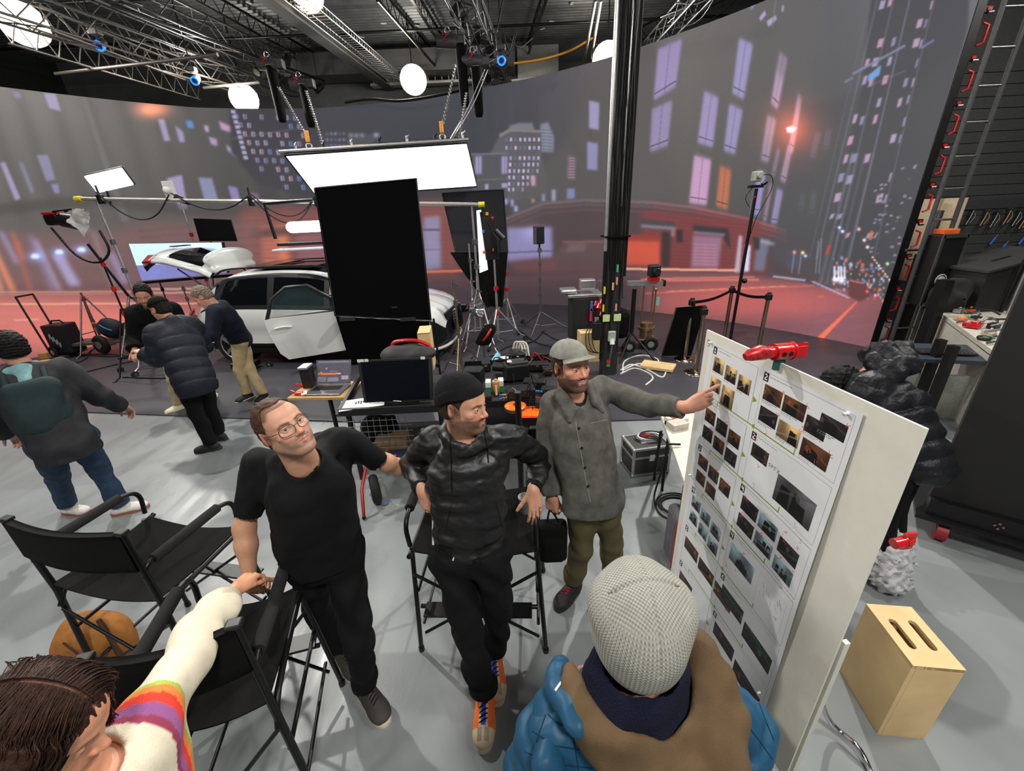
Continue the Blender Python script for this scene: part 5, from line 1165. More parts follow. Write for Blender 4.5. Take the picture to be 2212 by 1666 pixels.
 for i in range(16):
  ph=rg.uniform(0,6);x0=rg.uniform(.086,.112);y0=rg.uniform(-.02,.05);pts=curve_pts([P(x0,y0,.02),P(x0+.01,y0+.02,-.08),P(x0+rg.uniform(-.0,.05),y0+rg.uniform(.03,.10),-.20),P(x0+rg.uniform(-.02,.07),y0+rg.uniform(.06,.18),-.32)],27)
  pts=[p+.010*math.sin(ph+j*.8)*hd.f*min(1,j/9)+.008*math.cos(ph+j*.8)*hd.r*min(1,j/9)for j,p in enumerate(pts)];R0=rg.uniform(.004,.009);st.tube(pts,[R0*(1-.8*(j/len(pts))**2)for j in range(len(pts))],6)
 so=st.build('hair_strands',cloth('brown_strands',(.19,.115,.085),rough=.5,var=.5,spec=.2),root);so['kind']='stuff'
 s=SDF(.01);s.cap(J['HR']+(0,0,.06),J['HL']+(0,0,.06),.11,.11,.03)
 for sd in('L','R'):leg_ops(s,J,sd,.01,d=.05)
 garment(root,'trousers',s,TRO)
 for sd in('L','R'):shoe(root,J['A'+sd],J['T'+sd],SHOEC,SOLEW,colf=plain((.7,.7,.7)))
 # ================= background people
def bg(name_label,base,H_,fwd,look,legs,arms,up_m,low_m,skin,hair=None,open_front=False,rings=None,g=.02,shoes=((.1,.1,.1),SOLEW),beard=None,hat=None,lean=(0,0),hem=.1,hd_up=(0,0,1),armg=None):
 """base: floor point; H_: head centre; legs: {'L':(ankle offset), ...}; arms: world offsets of elbow and wrist from the shoulder"""
 base=np.array([base[0],base[1],0.]);H_=np.asarray(H_,float);fwd=nrm((*fwd,0))if len(fwd)==2 else nrm(fwd);r=nrm(np.cross(fwd,(0,0,1)))
 J={'H':H_};hd=Head(H_,look,hd_up)
 J['N']=H_-hd.u*.13-hd.f*.035-(0,0,.03);pel=np.array([base[0]+lean[0],base[1]+lean[1],.95]);J['P']=pel
 for sd,sx in(('R',1),('L',-1)):
  tilt=nrm(J['N']-pel)
  J['S'+sd]=J['N']+r*sx*.19-tilt*.07;J['E'+sd]=J['S'+sd]+np.array(arms[sd][0]);J['W'+sd]=J['E'+sd]+np.array(arms[sd][1])
  J['H'+sd]=pel+r*sx*.09-(0,0,.07);an=np.array([legs[sd][0],legs[sd][1],.09]);J['A'+sd]=an
  kn=(J['H'+sd]+an)/2+fwd*.05;J['K'+sd]=kn;J['T'+sd]=an+np.array([legs[sd][2],legs[sd][3],-.06])
 root=thing('person',name_label,'person',base)
 V,Q,c,eb=head_mesh(hd,J['N']-np.array([0,0,.03]),skin,(.15,.11,.1),beard,.85,h=.0045)
 hs=SDF(.0045)
 for sd in('R','L'):
  d=nrm(np.array(arms[sd][1]));hand_ops(hs,J['W'+sd],d,arms[sd][2]if len(arms[sd])>2 else(0,0,1),fwd if abs(d@fwd)<.7 else np.array([0,0,1.]),CURL);hs.cap(J['W'+sd]-d*.08,J['W'+sd],.03,.026,.02)
 Vh,Qh=hs.mesh();Vc,Qc=lean_body(J,fwd);body_obj(root,[(V,Q,c),(Vh,Qh,skin),(Vc,Qc,skin)],eb)
 if hair:hair_shell(root,hd,**hair)
 if hat=='cap':ball_cap(root,hd,BLKF,h=.005)
 ag=g if armg is None else armg
 s=SDF(.009);torso_ops(s,J,g,fwd,.75,wp=.155,wc=.165,drop=hem,rings=rings)
 for sd in('R','L'):sleeve(s,J,sd,ag,end=.9,rings=rings)
 if hat=='cap' or rings:s.cap(J['N']-fwd*.09+(0,0,.02),J['N']-fwd*.14-(0,0,.06),.07,.07,.04);s.cap(J['N']+r*.09-(0,0,.0),J['N']-r*.09,.05,.05,.04)
 s.wr(.007 if not rings else.005,26,len(name_label));s.cap(J['N']+fwd*.02,J['H']+(0,0,.1),.064,.08,.01,None,True);s.cut(J['P']-(0,0,hem+.06),(0,0,-1),.4)
 if open_front:s.cap(J['N']+fwd*.13-(0,0,.04),J['P']+fwd*.17-(0,0,.12),.040,.075,.01,None,True)
 ob,bv=garment(root,'jacket',s,up_m)
 s=SDF(.009);s.cap(J['HR']+(0,0,.03),J['HL']+(0,0,.03),.115,.115,.03,(fwd,.85))
 for sd in('L','R'):leg_ops(s,J,sd,.012,d=.058)
 s.wr(.006,30,3)
 for sd in('L','R'):s.cut(J['A'+sd]+(0,0,.01),(0,0,-1),.12)
 garment(root,'trousers',s,low_m)
 for sd in('L','R'):shoe(root,J['A'+sd],J['T'+sd],SHOEC,shoes[1],colf=plain(shoes[0]),h=.007)
 return root,J,hd,ob,bv,fwd,r
def background_people():
# backpack
 root,J,hd,ob,bv,f,r=bg('person with dark green backpack and blue jeans seen from behind',(-3.48,2.78),at(22,752,1.62),(-.72,.7),(-.9,.35,0),{'R':(*at(268,1108,0)[:2],.22,.10),'L':(*at(155,1108,0)[:2],.18,-.02)},{'R':((.12,.05,-.25),(-.02,.16,-.18)),'L':((-.12,-.06,-.25),(-.05,.12,-.18))},JKT,JEAN,(.7,.52,.42),hair=dict(thick=.014,col=(.06,.05,.05),h=.005,wr=.004,freq=190),g=.035,shoes=((.82,.8,.78),SOLEG))
 s=SDF(.008);c=J['N']-f*.24-(0,0,.27);ax=np.array([r,f,(0,0,1)])
 s.box(c,(.15,.085,.23),ax,.07);s.ell(c-f*.07-(0,0,.06),(.12,.07,.14),ax,.04);s.wr(.008,25,4);V,Q=s.mesh()
 bp=link_mesh('backpack',V,Q,PACKM,None,None,True,loc=c);tag(bp,'dark green backpack worn by the person in jeans','backpack')
 for sx in(-1,1):MB().tube(curve_pts([c+r*sx*.10+(0,0,.2),J['N']+r*sx*.10-f*.10+(0,0,-.0),J['N']+r*sx*.12+(0,0,-.015),J['N']+r*sx*.13+f*.12-(0,0,.1)],14),.018,6).build('strap',PACKM,bp)
 s=SDF(.007);N=J['N']
 for a in np.linspace(0,2*PI,9)[:-1]:s.cap(N+.09*(math.cos(a)*r+math.sin(a)*f),N+.09*(math.cos(a+.8)*r+math.sin(a+.8)*f),.032,.032,.02)
 s.cap(N-f*.1,N-f*.17-(0,0,.05),.06,.05,.04);s.wr(.006,30,2);garment(root,'hood',s,TEAL,'pale teal sweatshirt hood')
 # navy puffer and cap, back turned
 root,J,hd,ob,bv,f,r=bg('person in dark puffer jacket and black cap seen from behind',(-3.42,4.12),at(347,668,1.60),(-.80,.45),(-.85,.25,-.25),{'R':(*at(478,950,0)[:2],-.2,.02),'L':(*at(462,972,0)[:2],-.18,-.05)},{'R':((.02,.05,-.27),(-.17,-.06,.06),(0,0,1)),'L':((.0,-.06,-.27),(-.17,.05,.06),(0,0,1))},NAVY,TRO,(.72,.52,.42),hair=dict(thick=.005,col=(.1,.08,.07),h=.006),rings=(.125,.020),g=.042,armg=.030,hat='cap',hem=.14,shoes=((.09,.09,.1),SOLED))
 # bearded man behind
 root,J,hd,ob,bv,f,r=bg('smiling bearded man in black coat and khaki trousers',(-4.52,5.35),at(312,640,1.66),(.35,-.94),(.45,-.85,-.25),{'R':(*at(392,885,0)[:2],-.1,-.15),'L':(*at(455,855,0)[:2],.16,-.1)},{'R':((-.08,-.03,-.28),(.10,-.18,-.12)),'L':((.1,.0,-.28),(.0,-.2,-.1))},BLKF,KHA,(.78,.55,.45),hair=dict(thick=.009,col=(.05,.04,.04),h=.005,top=.026,front=(.070,.080),side=(.010,-.012),wr=.0032,freq=210),g=.04,beard=(.1,.08,.07),shoes=((.85,.82,.72),SOLEW))
 s=SDF(.01);N=J['N'];s.cap(N+r*.1,N-r*.1,.06,.06,.04);s.cap(N-f*.08,N-f*.12-(0,0,.06),.08,.07,.04);s.cap(N+f*.02,N+(0,0,.2),.06,.07,.01,None,True);garment(root,'hood',s,BLKF)
 # blazer
 root,J,hd,ob,bv,f,r=bg('grey-haired man in navy blazer and khaki trousers looking at a phone',(-3.92,5.62),at(440,643,1.60),(-.9,-.35),(-.80,-.25,-.62),{'R':(*at(572,862,0)[:2],-.02,-.22),'L':(*at(538,862,0)[:2],-.12,-.20)},{'R':((.10,.02,-.27),(-.26,-.06,.0),(0,0,-1)),'L':((-.02,-.16,-.25),(-.22,.10,.06),(0,0,-1))},BLZ,KHA,(.80,.58,.48),open_front=True,hair=dict(thick=.007,col=(.42,.36,.30),col2=(.55,.5,.45),h=.005,top=.018,front=(.070,.088),side=(.008,-.010),wr=.003,freq=200),g=.025,lean=(.12,-.02),hd_up=(-.45,0,.9),hem=.1,shoes=((.08,.08,.08),SOLEW))
 c=(J['WL']+J['WR'])/2+f*.09+(0,0,.03);ph=MB().box(c,(.07,.14,.009),ax=[r,f,(0,0,1)],bev=.003).build('phone',BLKP,None,loc=c);tag(ph,'dark phone held by the man in the navy blazer','phone')
 s=SDF(.008);N=J['N'];s.cap(N+f*.03-(0,0,.03),J['P']+f*.06-(0,0,.05),.085,.12,.02,(f,.7));s.cap(N-(0,0,.02),N+(0,0,.3),.058,.06,.01,None,True);garment(root,'shirt',s,GSH)
 # bent man behind the board
 base=at(1905,1225,0);pel=np.array([base[0]-.06,base[1]+.06,.93]);Hc=at(1822,836,1.20)
 J={'P':pel,'H':Hc};f=nrm((-.55,.25,-.35));hd=Head(Hc,(-.55,.10,-.85),(-.8,.1,.45));J['N']=Hc+np.array([.13,-.04,.10]);r=nrm(np.cross(nrm(J['N']-pel),nrm((-.3,-.1,-1))));
 for sd,sx in(('R',1),('L',-1)):
  J['S'+sd]=J['N']+r*sx*.18+(pel-J['N'])*.15;J['E'+sd]=J['S'+sd]+np.array([-.05,0,-.27]);J['W'+sd]=J['E'+sd]+np.array([-.15,.0,-.18]);J['H'+sd]=pel+r*sx*.09-(0,0,.05)
  J['A'+sd]=np.array([base[0]+r[0]*sx*.12,base[1]+r[1]*sx*.12,.09]);J['K'+sd]=(J['H'+sd]+J['A'+sd])/2+np.array([-.05,0,0]);J['T'+sd]=J['A'+sd]+np.array([-.2,.05,-.06])
 root=thing('person','dark-haired person in shiny black puffer bending down behind the board','person',(base[0],base[1],0));V,Q,c,eb=head_mesh(hd,J['N'],(.75,.52,.42),(.1,.1,.1),None,h=.0045)
 hs=SDF(.005)
 for sd in('L','R'):hand_ops(hs,J['W'+sd],(-.3,0,-.8),(-.8,0,.3),(0,1,0),CURL)
 Vh,Qh=hs.mesh();Vc,Qc=lean_body(J,nrm((-.3,-.1,-1)));body_obj(root,[(V,Q,c),(Vh,Qh,(.75,.52,.42)),(Vc,Qc,(.75,.52,.42))],eb)
 hair_shell(root,hd,.022,(.075,.07),(.015,-.01),-.07,(.05,.045,.045),None,.006,130,.0045,top=.02)
 s=SDF(.0085);dn=nrm((-.3,-.1,-1));torso_ops(s,J,.035,dn,.78,wp=.15,wc=.18,drop=.08,rings=(.10,.028))
 for sd in('R','L'):sleeve(s,J,sd,.045,end=.9,rings=(.10,.028))
 s.wr(.007,40,5);s.cap(J['N']-(.02,0,0),Hc,.07,.09,.02,None,True);jo,bv=garment(root,'puffer_jacket',s,PUF)
 s=SDF(.007);N=J['N']+np.array([.03,-.02,.06])
 for a,b in(((-.02,-.13,.02),(.0,.02,.10)),((.0,.02,.10),(.03,.15,.03)),((.06,-.12,.03),(.09,.02,.10)),((.09,.02,.10),(.1,.14,.03)),((-.04,-.12,-.04),(-.06,.0,.04))):s.cap(N+np.array(a),N+np.array(b),.062,.062,.03,None,False,(.07,.012))
 s.wr(.008,45,7);s.cap(J['N']-(.05,0,0),Hc,.06,.09,.02,None,True);garment(root,'hood',s,PUF)
 s=SDF(.01);s.cap(J['HR'],J['HL'],.12,.12,.03)
 for sd in('L','R'):leg_ops(s,J,sd,.012,d=.06)
 garment(root,'trousers',s,TRO)
 for sd in('L','R'):shoe(root,J['A'+sd],J['T'+sd],SHOEC,SOLED,colf=plain((.1,.1,.1)),h=.007)
tee_man();beanie_man();cap_man();grey_beanie();woman();background_people()
# ================================================================ THE CAR
def car():
 WHC=mat('white_car_paint',(.86,.87,.86),.22,coat=.8,var=.01);GLS=mat('dark_car_glass',(.04,.05,.06),.05,spec=.8);BT=mat('black_car_trim',(.05,.05,.055),.4)
 REDL=mat('red_tail_lens',(.65,.03,.05),.15,coat=1.);SEATM=mat('car_seat',(.16,.16,.18),.7)
 root=thing('car','white SUV with open tailgate and open front door on the stage','car',(-3.39,7.92,.0),None,math.radians(-8));L=4.78
 U=np.array([0,.008,.02,.045,.08,.12,.17,.22,.30,.40,.50,.56,.60,.64,.68,.72,.76,.80,.86,.92,.96,.98,.992,1.])
 u=np.interp(np.linspace(0,len(U)-1,90),np.arange(len(U)),U)
 ip=lambda x,a,b:np.interp(x,a,b)
 sm=lambda f:np.convolve(np.pad(f,3,mode='edge'),np.ones(7)/7,'valid')
 zr=sm(ip(u,[0,.02,.05,.09,.14,.22,.34,.48,.56,.62,.70,.745,.80,.90,.96,.985,1],[.70,.88,1.12,1.38,1.55,1.63,1.665,1.65,1.60,1.50,1.26,1.13,1.08,1.00,.92,.84,.66]))
 zb=sm(ip(u,[0,.03,.1,.3,.6,.74,.9,.97,1],[.68,.86,1.02,1.02,.98,.96,.90,.80,.60]));zb=np.minimum(zb,zr-.02)
 wb=sm(ip(u,[0,.02,.06,.14,.3,.7,.86,.94,.98,1],[.72,.84,.90,.945,.955,.95,.94,.87,.76,.62]))
 cab=sm(ip(u,[.04,.10,.60,.755],[0,1,1,0]))*((u>.0));wr=sm(ip(u,[0,.1,.2,.5,.62,.75,.9,1],[.68,.60,.62,.64,.68,.82,.80,.5]))
 zs=sm(ip(u,[0,.03,.1,.9,.97,1],[.42,.30,.24,.22,.24,.34]))
 secs=[]
 for i in range(len(u)):
  w,b,r_,s0,wt=wb[i],zb[i],zr[i],zs[i],min(wr[i],wb[i]*.92);c=cab[i];h=b-s0
  pts=[(0,s0),(w*.86,s0),(w*.97,s0+.04),(w*.985,s0+h*.22),(w*.955,s0+h*.36),(w*.985,s0+h*.55),(w,s0+h*.74),(w*.985,s0+h*.88),(w*.955,b)]
  for t in(.12,.3,.5,.7,.88,1.):pts.append((w*.945+(wt-w*.945)*t**1.15,b+(r_-.055*c-.01-b)*t))
  for t in(.25,.6,1.):pts.append((wt*(1-t**1.0*.999),r_-(.055*c+.01)*(1-t)**2.2))
  secs.append(pts)
 m=len(secs[0]);vs=[];x=(u-.5)*L
 for sgn in(-1,1):
  for i in range(len(u)):
   xx=x[i]-(.0)
   for(y,z)in secs[i]:vs.append((xx,sgn*y,z))
 fs=[];mi=[];wheels=[(-.5*L+.86,.36),(.5*L-.92,.36)]
 def mat_of(uu,xx,j,z):
  if j>=8 and j<=13 and cab[min(len(u)-1,int(np.searchsorted(u,uu)))]>.5:
   if j in(8,13):return 2
   if abs(uu-.36)<.010 or abs(uu-.585)<.010:return 2
   if.13<uu<.635-(j-8)*.016:return 1
   return 0
  if j>=14 and uu>.60 and uu<.735:return 1
  if j in(14,15,16)and.30<uu<.56 and j>14:return 1
  if j<=1:return 2
  if j==2 and.2<uu<.8:return 2
  if uu>.955 and 2<=j<=6:return 2
  for wx,wz in wheels:
   if(xx-wx)**2+(z-wz)**2<.43**2 and j<8:return 2
  if uu<.03 and j>8:return 2
  return 0
 for s_ in(0,1):
  o=s_*len(u)*m
  for i in range(len(u)-1):
   for j in range(m-1):
    q=(o+i*m+j,o+(i+1)*m+j,o+(i+1)*m+j+1,o+i*m+j+1)
    fs.append(q if s_==0 else q[::-1]);mi.append(mat_of((u[i]+u[i+1])/2,(x[i]+x[i+1])/2,j,(secs[i][j][1]+secs[i][j+1][1])/2))
 for s_ in(0,1):
  o=s_*len(u)*m;fs.append(tuple(o+j for j in range(m)));mi.append(2);o2=o+(len(u)-1)*m;fs.append(tuple(o2+j for j in range(m)));mi.append(2)
 link_mesh('car_body',vs,fs,[WHC,GLS,BT],root,mi,True,local=True)
 def W(name,mb,mt,par=root):return mb.build(name,mt,par,local=True)
 for wx,wz in wheels:
  for sy in(-1,1):
   t=MB().cyl((wx,sy*.90,wz),(wx,sy*.66,wz),.36,n=28).torus((wx,sy*.88,wz),(0,1,0),.31,.055,28,8);to=W('wheel',t,RUB)
   r_=MB().cyl((wx,sy*.925,wz),(wx,sy*.90,wz),.07,n=12)
   for k in range(5):a=2*PI*k/5;r_.beam((wx+.05*math.cos(a),sy*.925,wz+.05*math.sin(a)),(wx+.26*math.cos(a),sy*.915,wz+.26*math.sin(a)),.06,.02,up=(0,1,0))
   r_.torus((wx,sy*.92,wz),(0,1,0),.26,.015,24,6);W('rim',r_,ALU,to)
   # roof rails, sunroof, mirrors, handles
 for sy in(-1,1):W('roof_rail',MB().tube(curve_pts([(-1.75,sy*.60,1.58),(-1.4,sy*.615,1.68),(0,sy*.64,1.70),(.55,sy*.66,1.63),(.75,sy*.67,1.55)],20),.018,6),BT)
 W('sunroof',MB().box((-.55,0,1.665),(1.25,1.02,.02),bev=.005).box((-.95,0,1.70),(.5,.98,.015)),GLS)
 for sx in(-.62,):W('door_handle',MB().tube(curve_pts([(sx-.12,-.975,.86),(sx,-.995,.87),(sx+.12,-.975,.86)],8),.016,6),WHC)
 W('sill_trim',MB().box((0,-.94,.27),(2.4,.03,.09),bev=.01),BT)
 # front end: grille in a light frame, intakes, lower lip, headlight, bonnet edge
 g=MB();fx=.5*L
 for k in range(7):
  for j in range(11):g.beam((fx+.015-abs(j-5)*.012,-.42+j*.084,.42+k*.055),(fx+.015-abs(j-5)*.012,-.37+j*.084,.44+k*.055),.016)
 W('grille',g,ALU);W('grille_backing',MB().box((fx-.03,0,.60),(.06,1.0,.42),bev=.02),BT)
 W('licence_plate',MB().box((fx+.03,0,.50),(.01,.34,.12)),BT);W('bumper_lip',MB().tube(curve_pts([(fx-.50,-.93,.26),(fx-.2,-.82,.24),(fx-.03,-.5,.23),(fx+.01,0,.23),(fx-.03,.5,.23),(fx-.2,.82,.24)],20),.03,6),WHC)
 for sy in(-1,1):
  W('headlight',MB().add([(fx-.07,sy*.52,.80),(fx-.34,sy*.88,.86),(fx-.32,sy*.90,.80),(fx-.05,sy*.54,.74)],[(0,1,2,3)]),CHR)
  W('air_intake',MB().prism([(fx-.14,sy*.60,.62),(fx-.34,sy*.88,.62),(fx-.34,sy*.90,.36),(fx-.12,sy*.62,.34)],(.03,sy*.02,0)),BT)
  W('tail_light',MB().prism([(-fx+.02,sy*.62,1.0),(-fx+.34,sy*.955,1.03),(-fx+.18,sy*.96,.86),(-fx+.0,sy*.66,.86)],(-.03,sy*.02,0)),REDL)
  # open tailgate: hinge at the roof's rear edge, swung up
 hx,hz=-fx+.52,1.60;ca=math.radians(12);T=lambda l,y,t:(hx-l*math.cos(ca)-t*math.sin(ca)*-1*0,y,hz+l*math.sin(ca)+t)
 tg=[]
 n=15;rows=[(.0,.02),(.14,.10),(.45,.14),(.72,.17),(.98,.14),(1.14,.04),(1.20,-.06)]
 W_=[.60,.66,.70,.74,.76,.74,.66];vs=[]
 for(l,t),w in zip(rows,W_):
  for k in range(n):y=-w+2*w*k/(n-1);vs.append(T(l,y,t+.10-.16*abs(y/w)**3))
 base=len(vs);vs+=[(a,b,c-.05)for a,b,c in vs]
 fs=[];mi=[]
 for r_ in range(len(rows)-1):
  for k in range(n-1):
   q=(r_*n+k,r_*n+k+1,(r_+1)*n+k+1,(r_+1)*n+k);win=1<=r_<=2 and 1<=k<=n-3
   fs.append(q);mi.append(1 if win else 0);fs.append(tuple(base+v for v in q[::-1]));mi.append(1 if win else 2)
  for k in(0,n-1):fs.append((r_*n+k,(r_+1)*n+k,base+(r_+1)*n+k,base+r_*n+k));mi.append(0)
 for k in range(n-1):r_=len(rows)-1;fs.append((r_*n+k,r_*n+k+1,base+r_*n+k+1,base+r_*n+k));mi.append(0)
 to=link_mesh('tailgate',vs,fs,[WHC,GLS,BT],root,mi,True,local=True)
 rg_=MB()
 for k in range(4):rg_.torus(T(1.00,-.15+k*.10,.262),(math.sin(ca)*.3,0,1),.058,.009,20,6)
 W('ring_emblem',rg_,BT,to)
 for sy in(-1,1):W('gate_light',MB().prism([T(.93,sy*.60,.14),T(.93,sy*.78,.05),T(1.10,sy*.78,.0),T(1.12,sy*.60,.10)],(0,0,.03)),REDL,to);W('gas_strut',MB().cyl((hx-.05,sy*.62,1.30),T(.55,sy*.66,.0),.014),BT,to)
 s=SDF(.02);s.ell((hx-.02,0,1.82),(.10,.62,.19),None,.02);s.cap((hx+.02,-.5,1.66),(hx+.02,.5,1.66),.06,.06,.05);V,Q=s.mesh();link_mesh('spoiler',V,Q,WHC,to,None,True,local=True)
 # open front door on the near side
 dx,dy=.78,-.945;a=math.radians(180+33);D=lambda l,z,off=0.:(dx+l*math.cos(a)-off*math.sin(a)*-1,dy+l*math.sin(a)-off*math.cos(a)*1,z)
 outl=[(0,.30),(1.02,.30),(1.12,.42),(1.20,.75),(1.22,.98),(1.13,1.0),(0,.98)]
 dm=MB();dm.prism([D(l,z,.0)for l,z in outl],np.array(D(0,0,.09))-np.array(D(0,0,0)));do=W('front_door',dm,WHC)
 W('window_frame',MB().tube([D(1.18,.98,.05),D(1.05,1.28,.08),D(.82,1.44,.10),D(.5,1.44,.10),D(.0,1.06,.06)],.028,6).tube([D(1.18,.99,.05),D(0,.99,.05)],.02,6),BT,do)
 W('window_pane',MB().add([D(1.15,1.0,.05),D(1.03,1.27,.07),D(.82,1.42,.09),D(.5,1.42,.09),D(.02,1.06,.06)],[(0,1,2,3,4)]),mat('tinted_glass',(.25,.35,.35),.05,alpha=.35),do)
 W('door_handle',MB().tube(curve_pts([D(.86,.84,-.03),D(.97,.86,-.055),D(1.10,.84,-.03)],8),.018,6),WHC,do)
 W('inner_panel',MB().prism([D(l*.94+.03,z*.92+.05,.09)for l,z in outl],np.array(D(0,0,.02))-np.array(D(0,0,0))),SEATM,do)
 W('wing_mirror',MB().ball((1.02,-1.08,1.05),(.10,.12,.075),12),BT)
car()
# ================================================================ EQUIPMENT
def G(x,y,z=0.):return at(x,y,z)
def stand(label,base,h,name='light_stand',m=STL,spread=.45,legs=3,a0=.3,fold=.35,caster=False,knobs=(.45,.75),r=.014,red=False,group=None,legm=None):
 bx,by=base[0],base[1];root=thing(name,label,'stand',(bx,by,0),group);b=np.array([bx,by,0.]);zc=.09 if caster else.012
 mast=MB().cyl(b+(0,0,fold*.35),b+(0,0,h*.55),r*1.25,n=10).cyl(b+(0,0,h*.5),b+(0,0,h),r*.9,n=10).build('mast',m,root)
 for k in knobs:MB().cyl(b+(0,0,h*k-.04),b+(0,0,h*k+.04),r*2,n=10).cyl(b+(r,0,h*k),b+(.06,-.02,h*k),.009,n=6).build('collar',RED if red else(m if m is BLK else STL),root)
 for i in range(legs):
  a=a0+2*PI*i/legs;d=np.array([math.cos(a),math.sin(a),0])
  lg=MB().tube([b+d*.02+(0,0,fold+.18),b+d*spread*.8+(0,0,zc+.06),b+d*spread+(0,0,zc)],r*.8,6).cyl(b+(0,0,fold*.45),b+d*spread*.55+(0,0,fold*.42+.03),r*.5,n=6).build('leg',legm or m,root)
  if caster:
   c=b+d*spread;t=np.array([-d[1],d[0],0]);MB().cyl(c-t*.018+(0,0,.055),c+t*.018+(0,0,.055),.055,n=14).build('caster',RUB,lg);MB().cyl(c-t*.022+(0,0,.055),c+t*.022+(0,0,.055),.024,n=10).build('hub',STL,lg)
  else:MB().ball(b+d*spread+(0,0,.016),.018,8).build('rubber_foot',RUB,lg)
 return root
def panel_at(label,cat,name,corners,th,m,group=None,frame=None,wobble=0.):
 """flat rectangular thing given its four corners"""
 c=[np.asarray(p,float)for p in corners];cen=sum(c)/4;n=nrm(np.cross(c[1]-c[0],c[3]-c[0]))
 o=MB().prism([p-n*th/2 for p in c],n*th).build(name,m,None,loc=cen);tag(o,label,cat,group)
 if frame:MB().tube(c+[c[0]],frame[0],6).build('frame',frame[1],o)
 return o
def cable(label,pts,r=.008,m=None,n=40,name='cable',group=None,cat='cable',loose=True):
 p=curve_pts([np.asarray(q,float)if len(q)==3 else np.array([q[0],q[1],r+(.0)])for q in pts],n)
 o=MB().tube(p,r,5).build(name,m or RUB,None,loc=p[0]);return tag(o,label,cat,group)
def director_chair(label,bl,br,depth=.52,seat_z=.76,top_z=1.18,arm_z=.98,group='black folding director chairs',backrest=True):
 """bl, br: floor points of the two rear posts (left, right when looking the way the chair faces)"""
 bl=np.array([*bl[:2],0.]);br=np.array([*br[:2],0.]);w=br-bl;x=nrm(w);f=nrm(np.cross((0,0,1),x));f=f
 P=lambda a,b,z:bl+w*a+f*b+np.array([0,0,z])
 root=thing('director_chair',label,'chair',P(.5,.25,0),group)
 for a in(0,1):
  sx=-1 if a==0 else 1;ox=x*sx*.02
  MB().tube([P(a,.0,top_z),P(a,.01,arm_z-.25),P(a,-.03,.03)+ox*2],.0145,8).cyl(P(a,-.03,.03)+ox*2,P(a,-.031,.0)+ox*2,.018,n=8).build('leg',BLK,root)
  MB().tube([P(a,depth,seat_z+.02),P(a,depth+.03,.03)+ox*2],.0135,8).cyl(P(a,depth+.03,.03)+ox*2,P(a,depth+.03,0)+ox*2,.018,n=8).build('leg',BLK,root)
  MB().tube(curve_pts([P(a,.0,arm_z-.05),P(a,.04,arm_z),P(a,depth*.5,arm_z+.005),P(a,depth*.92,arm_z),P(a,depth+.03,arm_z-.05),P(a,depth+.02,seat_z+.05)],24),.0125,8).build('arm_tube',BLK,root)
  MB().tube([P(a,.06,arm_z+.002),P(a,depth*.88,arm_z+.003)],.026,10).build('armrest',mat('black_foam',(.085,.085,.09),.95,bump=.4,bscale=300),root)
  MB().tube(curve_pts([P(a,-.01,seat_z-.12),P(a,.08,seat_z-.03),P(a,depth,seat_z-.0),P(a,depth+.06,seat_z+.01)],14),.0135,8).build('seat_rail',BLK,root)
  MB().cyl(P(a,-.01,.22),P(a,depth+.02,.22),.009,n=6).cyl(P(a,.0,.48),P(a,depth+.02,.48),.010,n=6).build('side_bar',BLK,root)
 for b_,z0 in((-.01,.62),(depth+.02,.62)):MB().cyl(P(0,b_,z0),P(1,b_,.14),.009,n=6).cyl(P(1,b_+.015,z0),P(0,b_+.015,.14),.009,n=6).build('cross_brace',BLK,root)
 MB().cyl(P(0,depth+.02,.36),P(1,depth+.02,.36),.012,n=8).box(P(.5,depth+.05,.37),(np.linalg.norm(w)*.9,.09,.012),ax=[x,f,(0,0,1)]).build('footrest',BLK,root)
 n=12;vs=[]
 for j in range(7):
  for i in range(n):t=i/(n-1);vs.append(P(.01+.98*t,.0+(depth+.03)*j/6,seat_z+.02-.045*math.sin(PI*t)-.015*math.sin(PI*j/6)))
 q=[(j*n+i,j*n+i+1,(j+1)*n+i+1,(j+1)*n+i)for j in range(6)for i in range(n-1)];N_=len(vs);vs+=[v-np.array([0,0,.006])for v in vs];q+=[tuple(N_+k for k in f_[::-1])for f_ in q]
 link_mesh('seat',np.array(vs),q,BLKF,root,None,True)
 if backrest:
  vs=[]
  for j in range(5):
   for i in range(n):t=i/(n-1);vs.append(P(-.01+1.02*t,-.018-.035*math.sin(PI*t),top_z+.01-.21*j/4-.008*math.sin(PI*t)))
  q=[(j*n+i,j*n+i+1,(j+1)*n+i+1,(j+1)*n+i)for j in range(4)for i in range(n-1)];N_=len(vs);vs+=[v+f*.03+f*.0 for v in vs];q+=[tuple(N_+k for k in f_[::-1])for f_ in q]
  q+=[(i,i+1,N_+i+1,N_+i)for i in range(n-1)]+[(4*n+i,4*n+i+1,N_+4*n+i+1,N_+4*n+i)for i in range(n-1)]
  link_mesh('backrest',np.array(vs),q,BLKF,root,None,True)
  for a in(0,1):MB().box(P(a,-.0,top_z+.012),(.05,.04,.02),ax=[x,f,(0,0,1)],bev=.006).build('end_cap',BLKP,root)
 return root
director_chair('empty black folding director chair nearest the backpack person',G(14,1122,1.19),G(262,1152,1.19),.47)
director_chair('black folding director chair under the woman\'s outstretched arm',G(186,1436,1.17),G(506,1350,1.19),.50)
director_chair('black folding director chair the beanie man leans on',(.12,2.14),(-.54,2.18),.52)
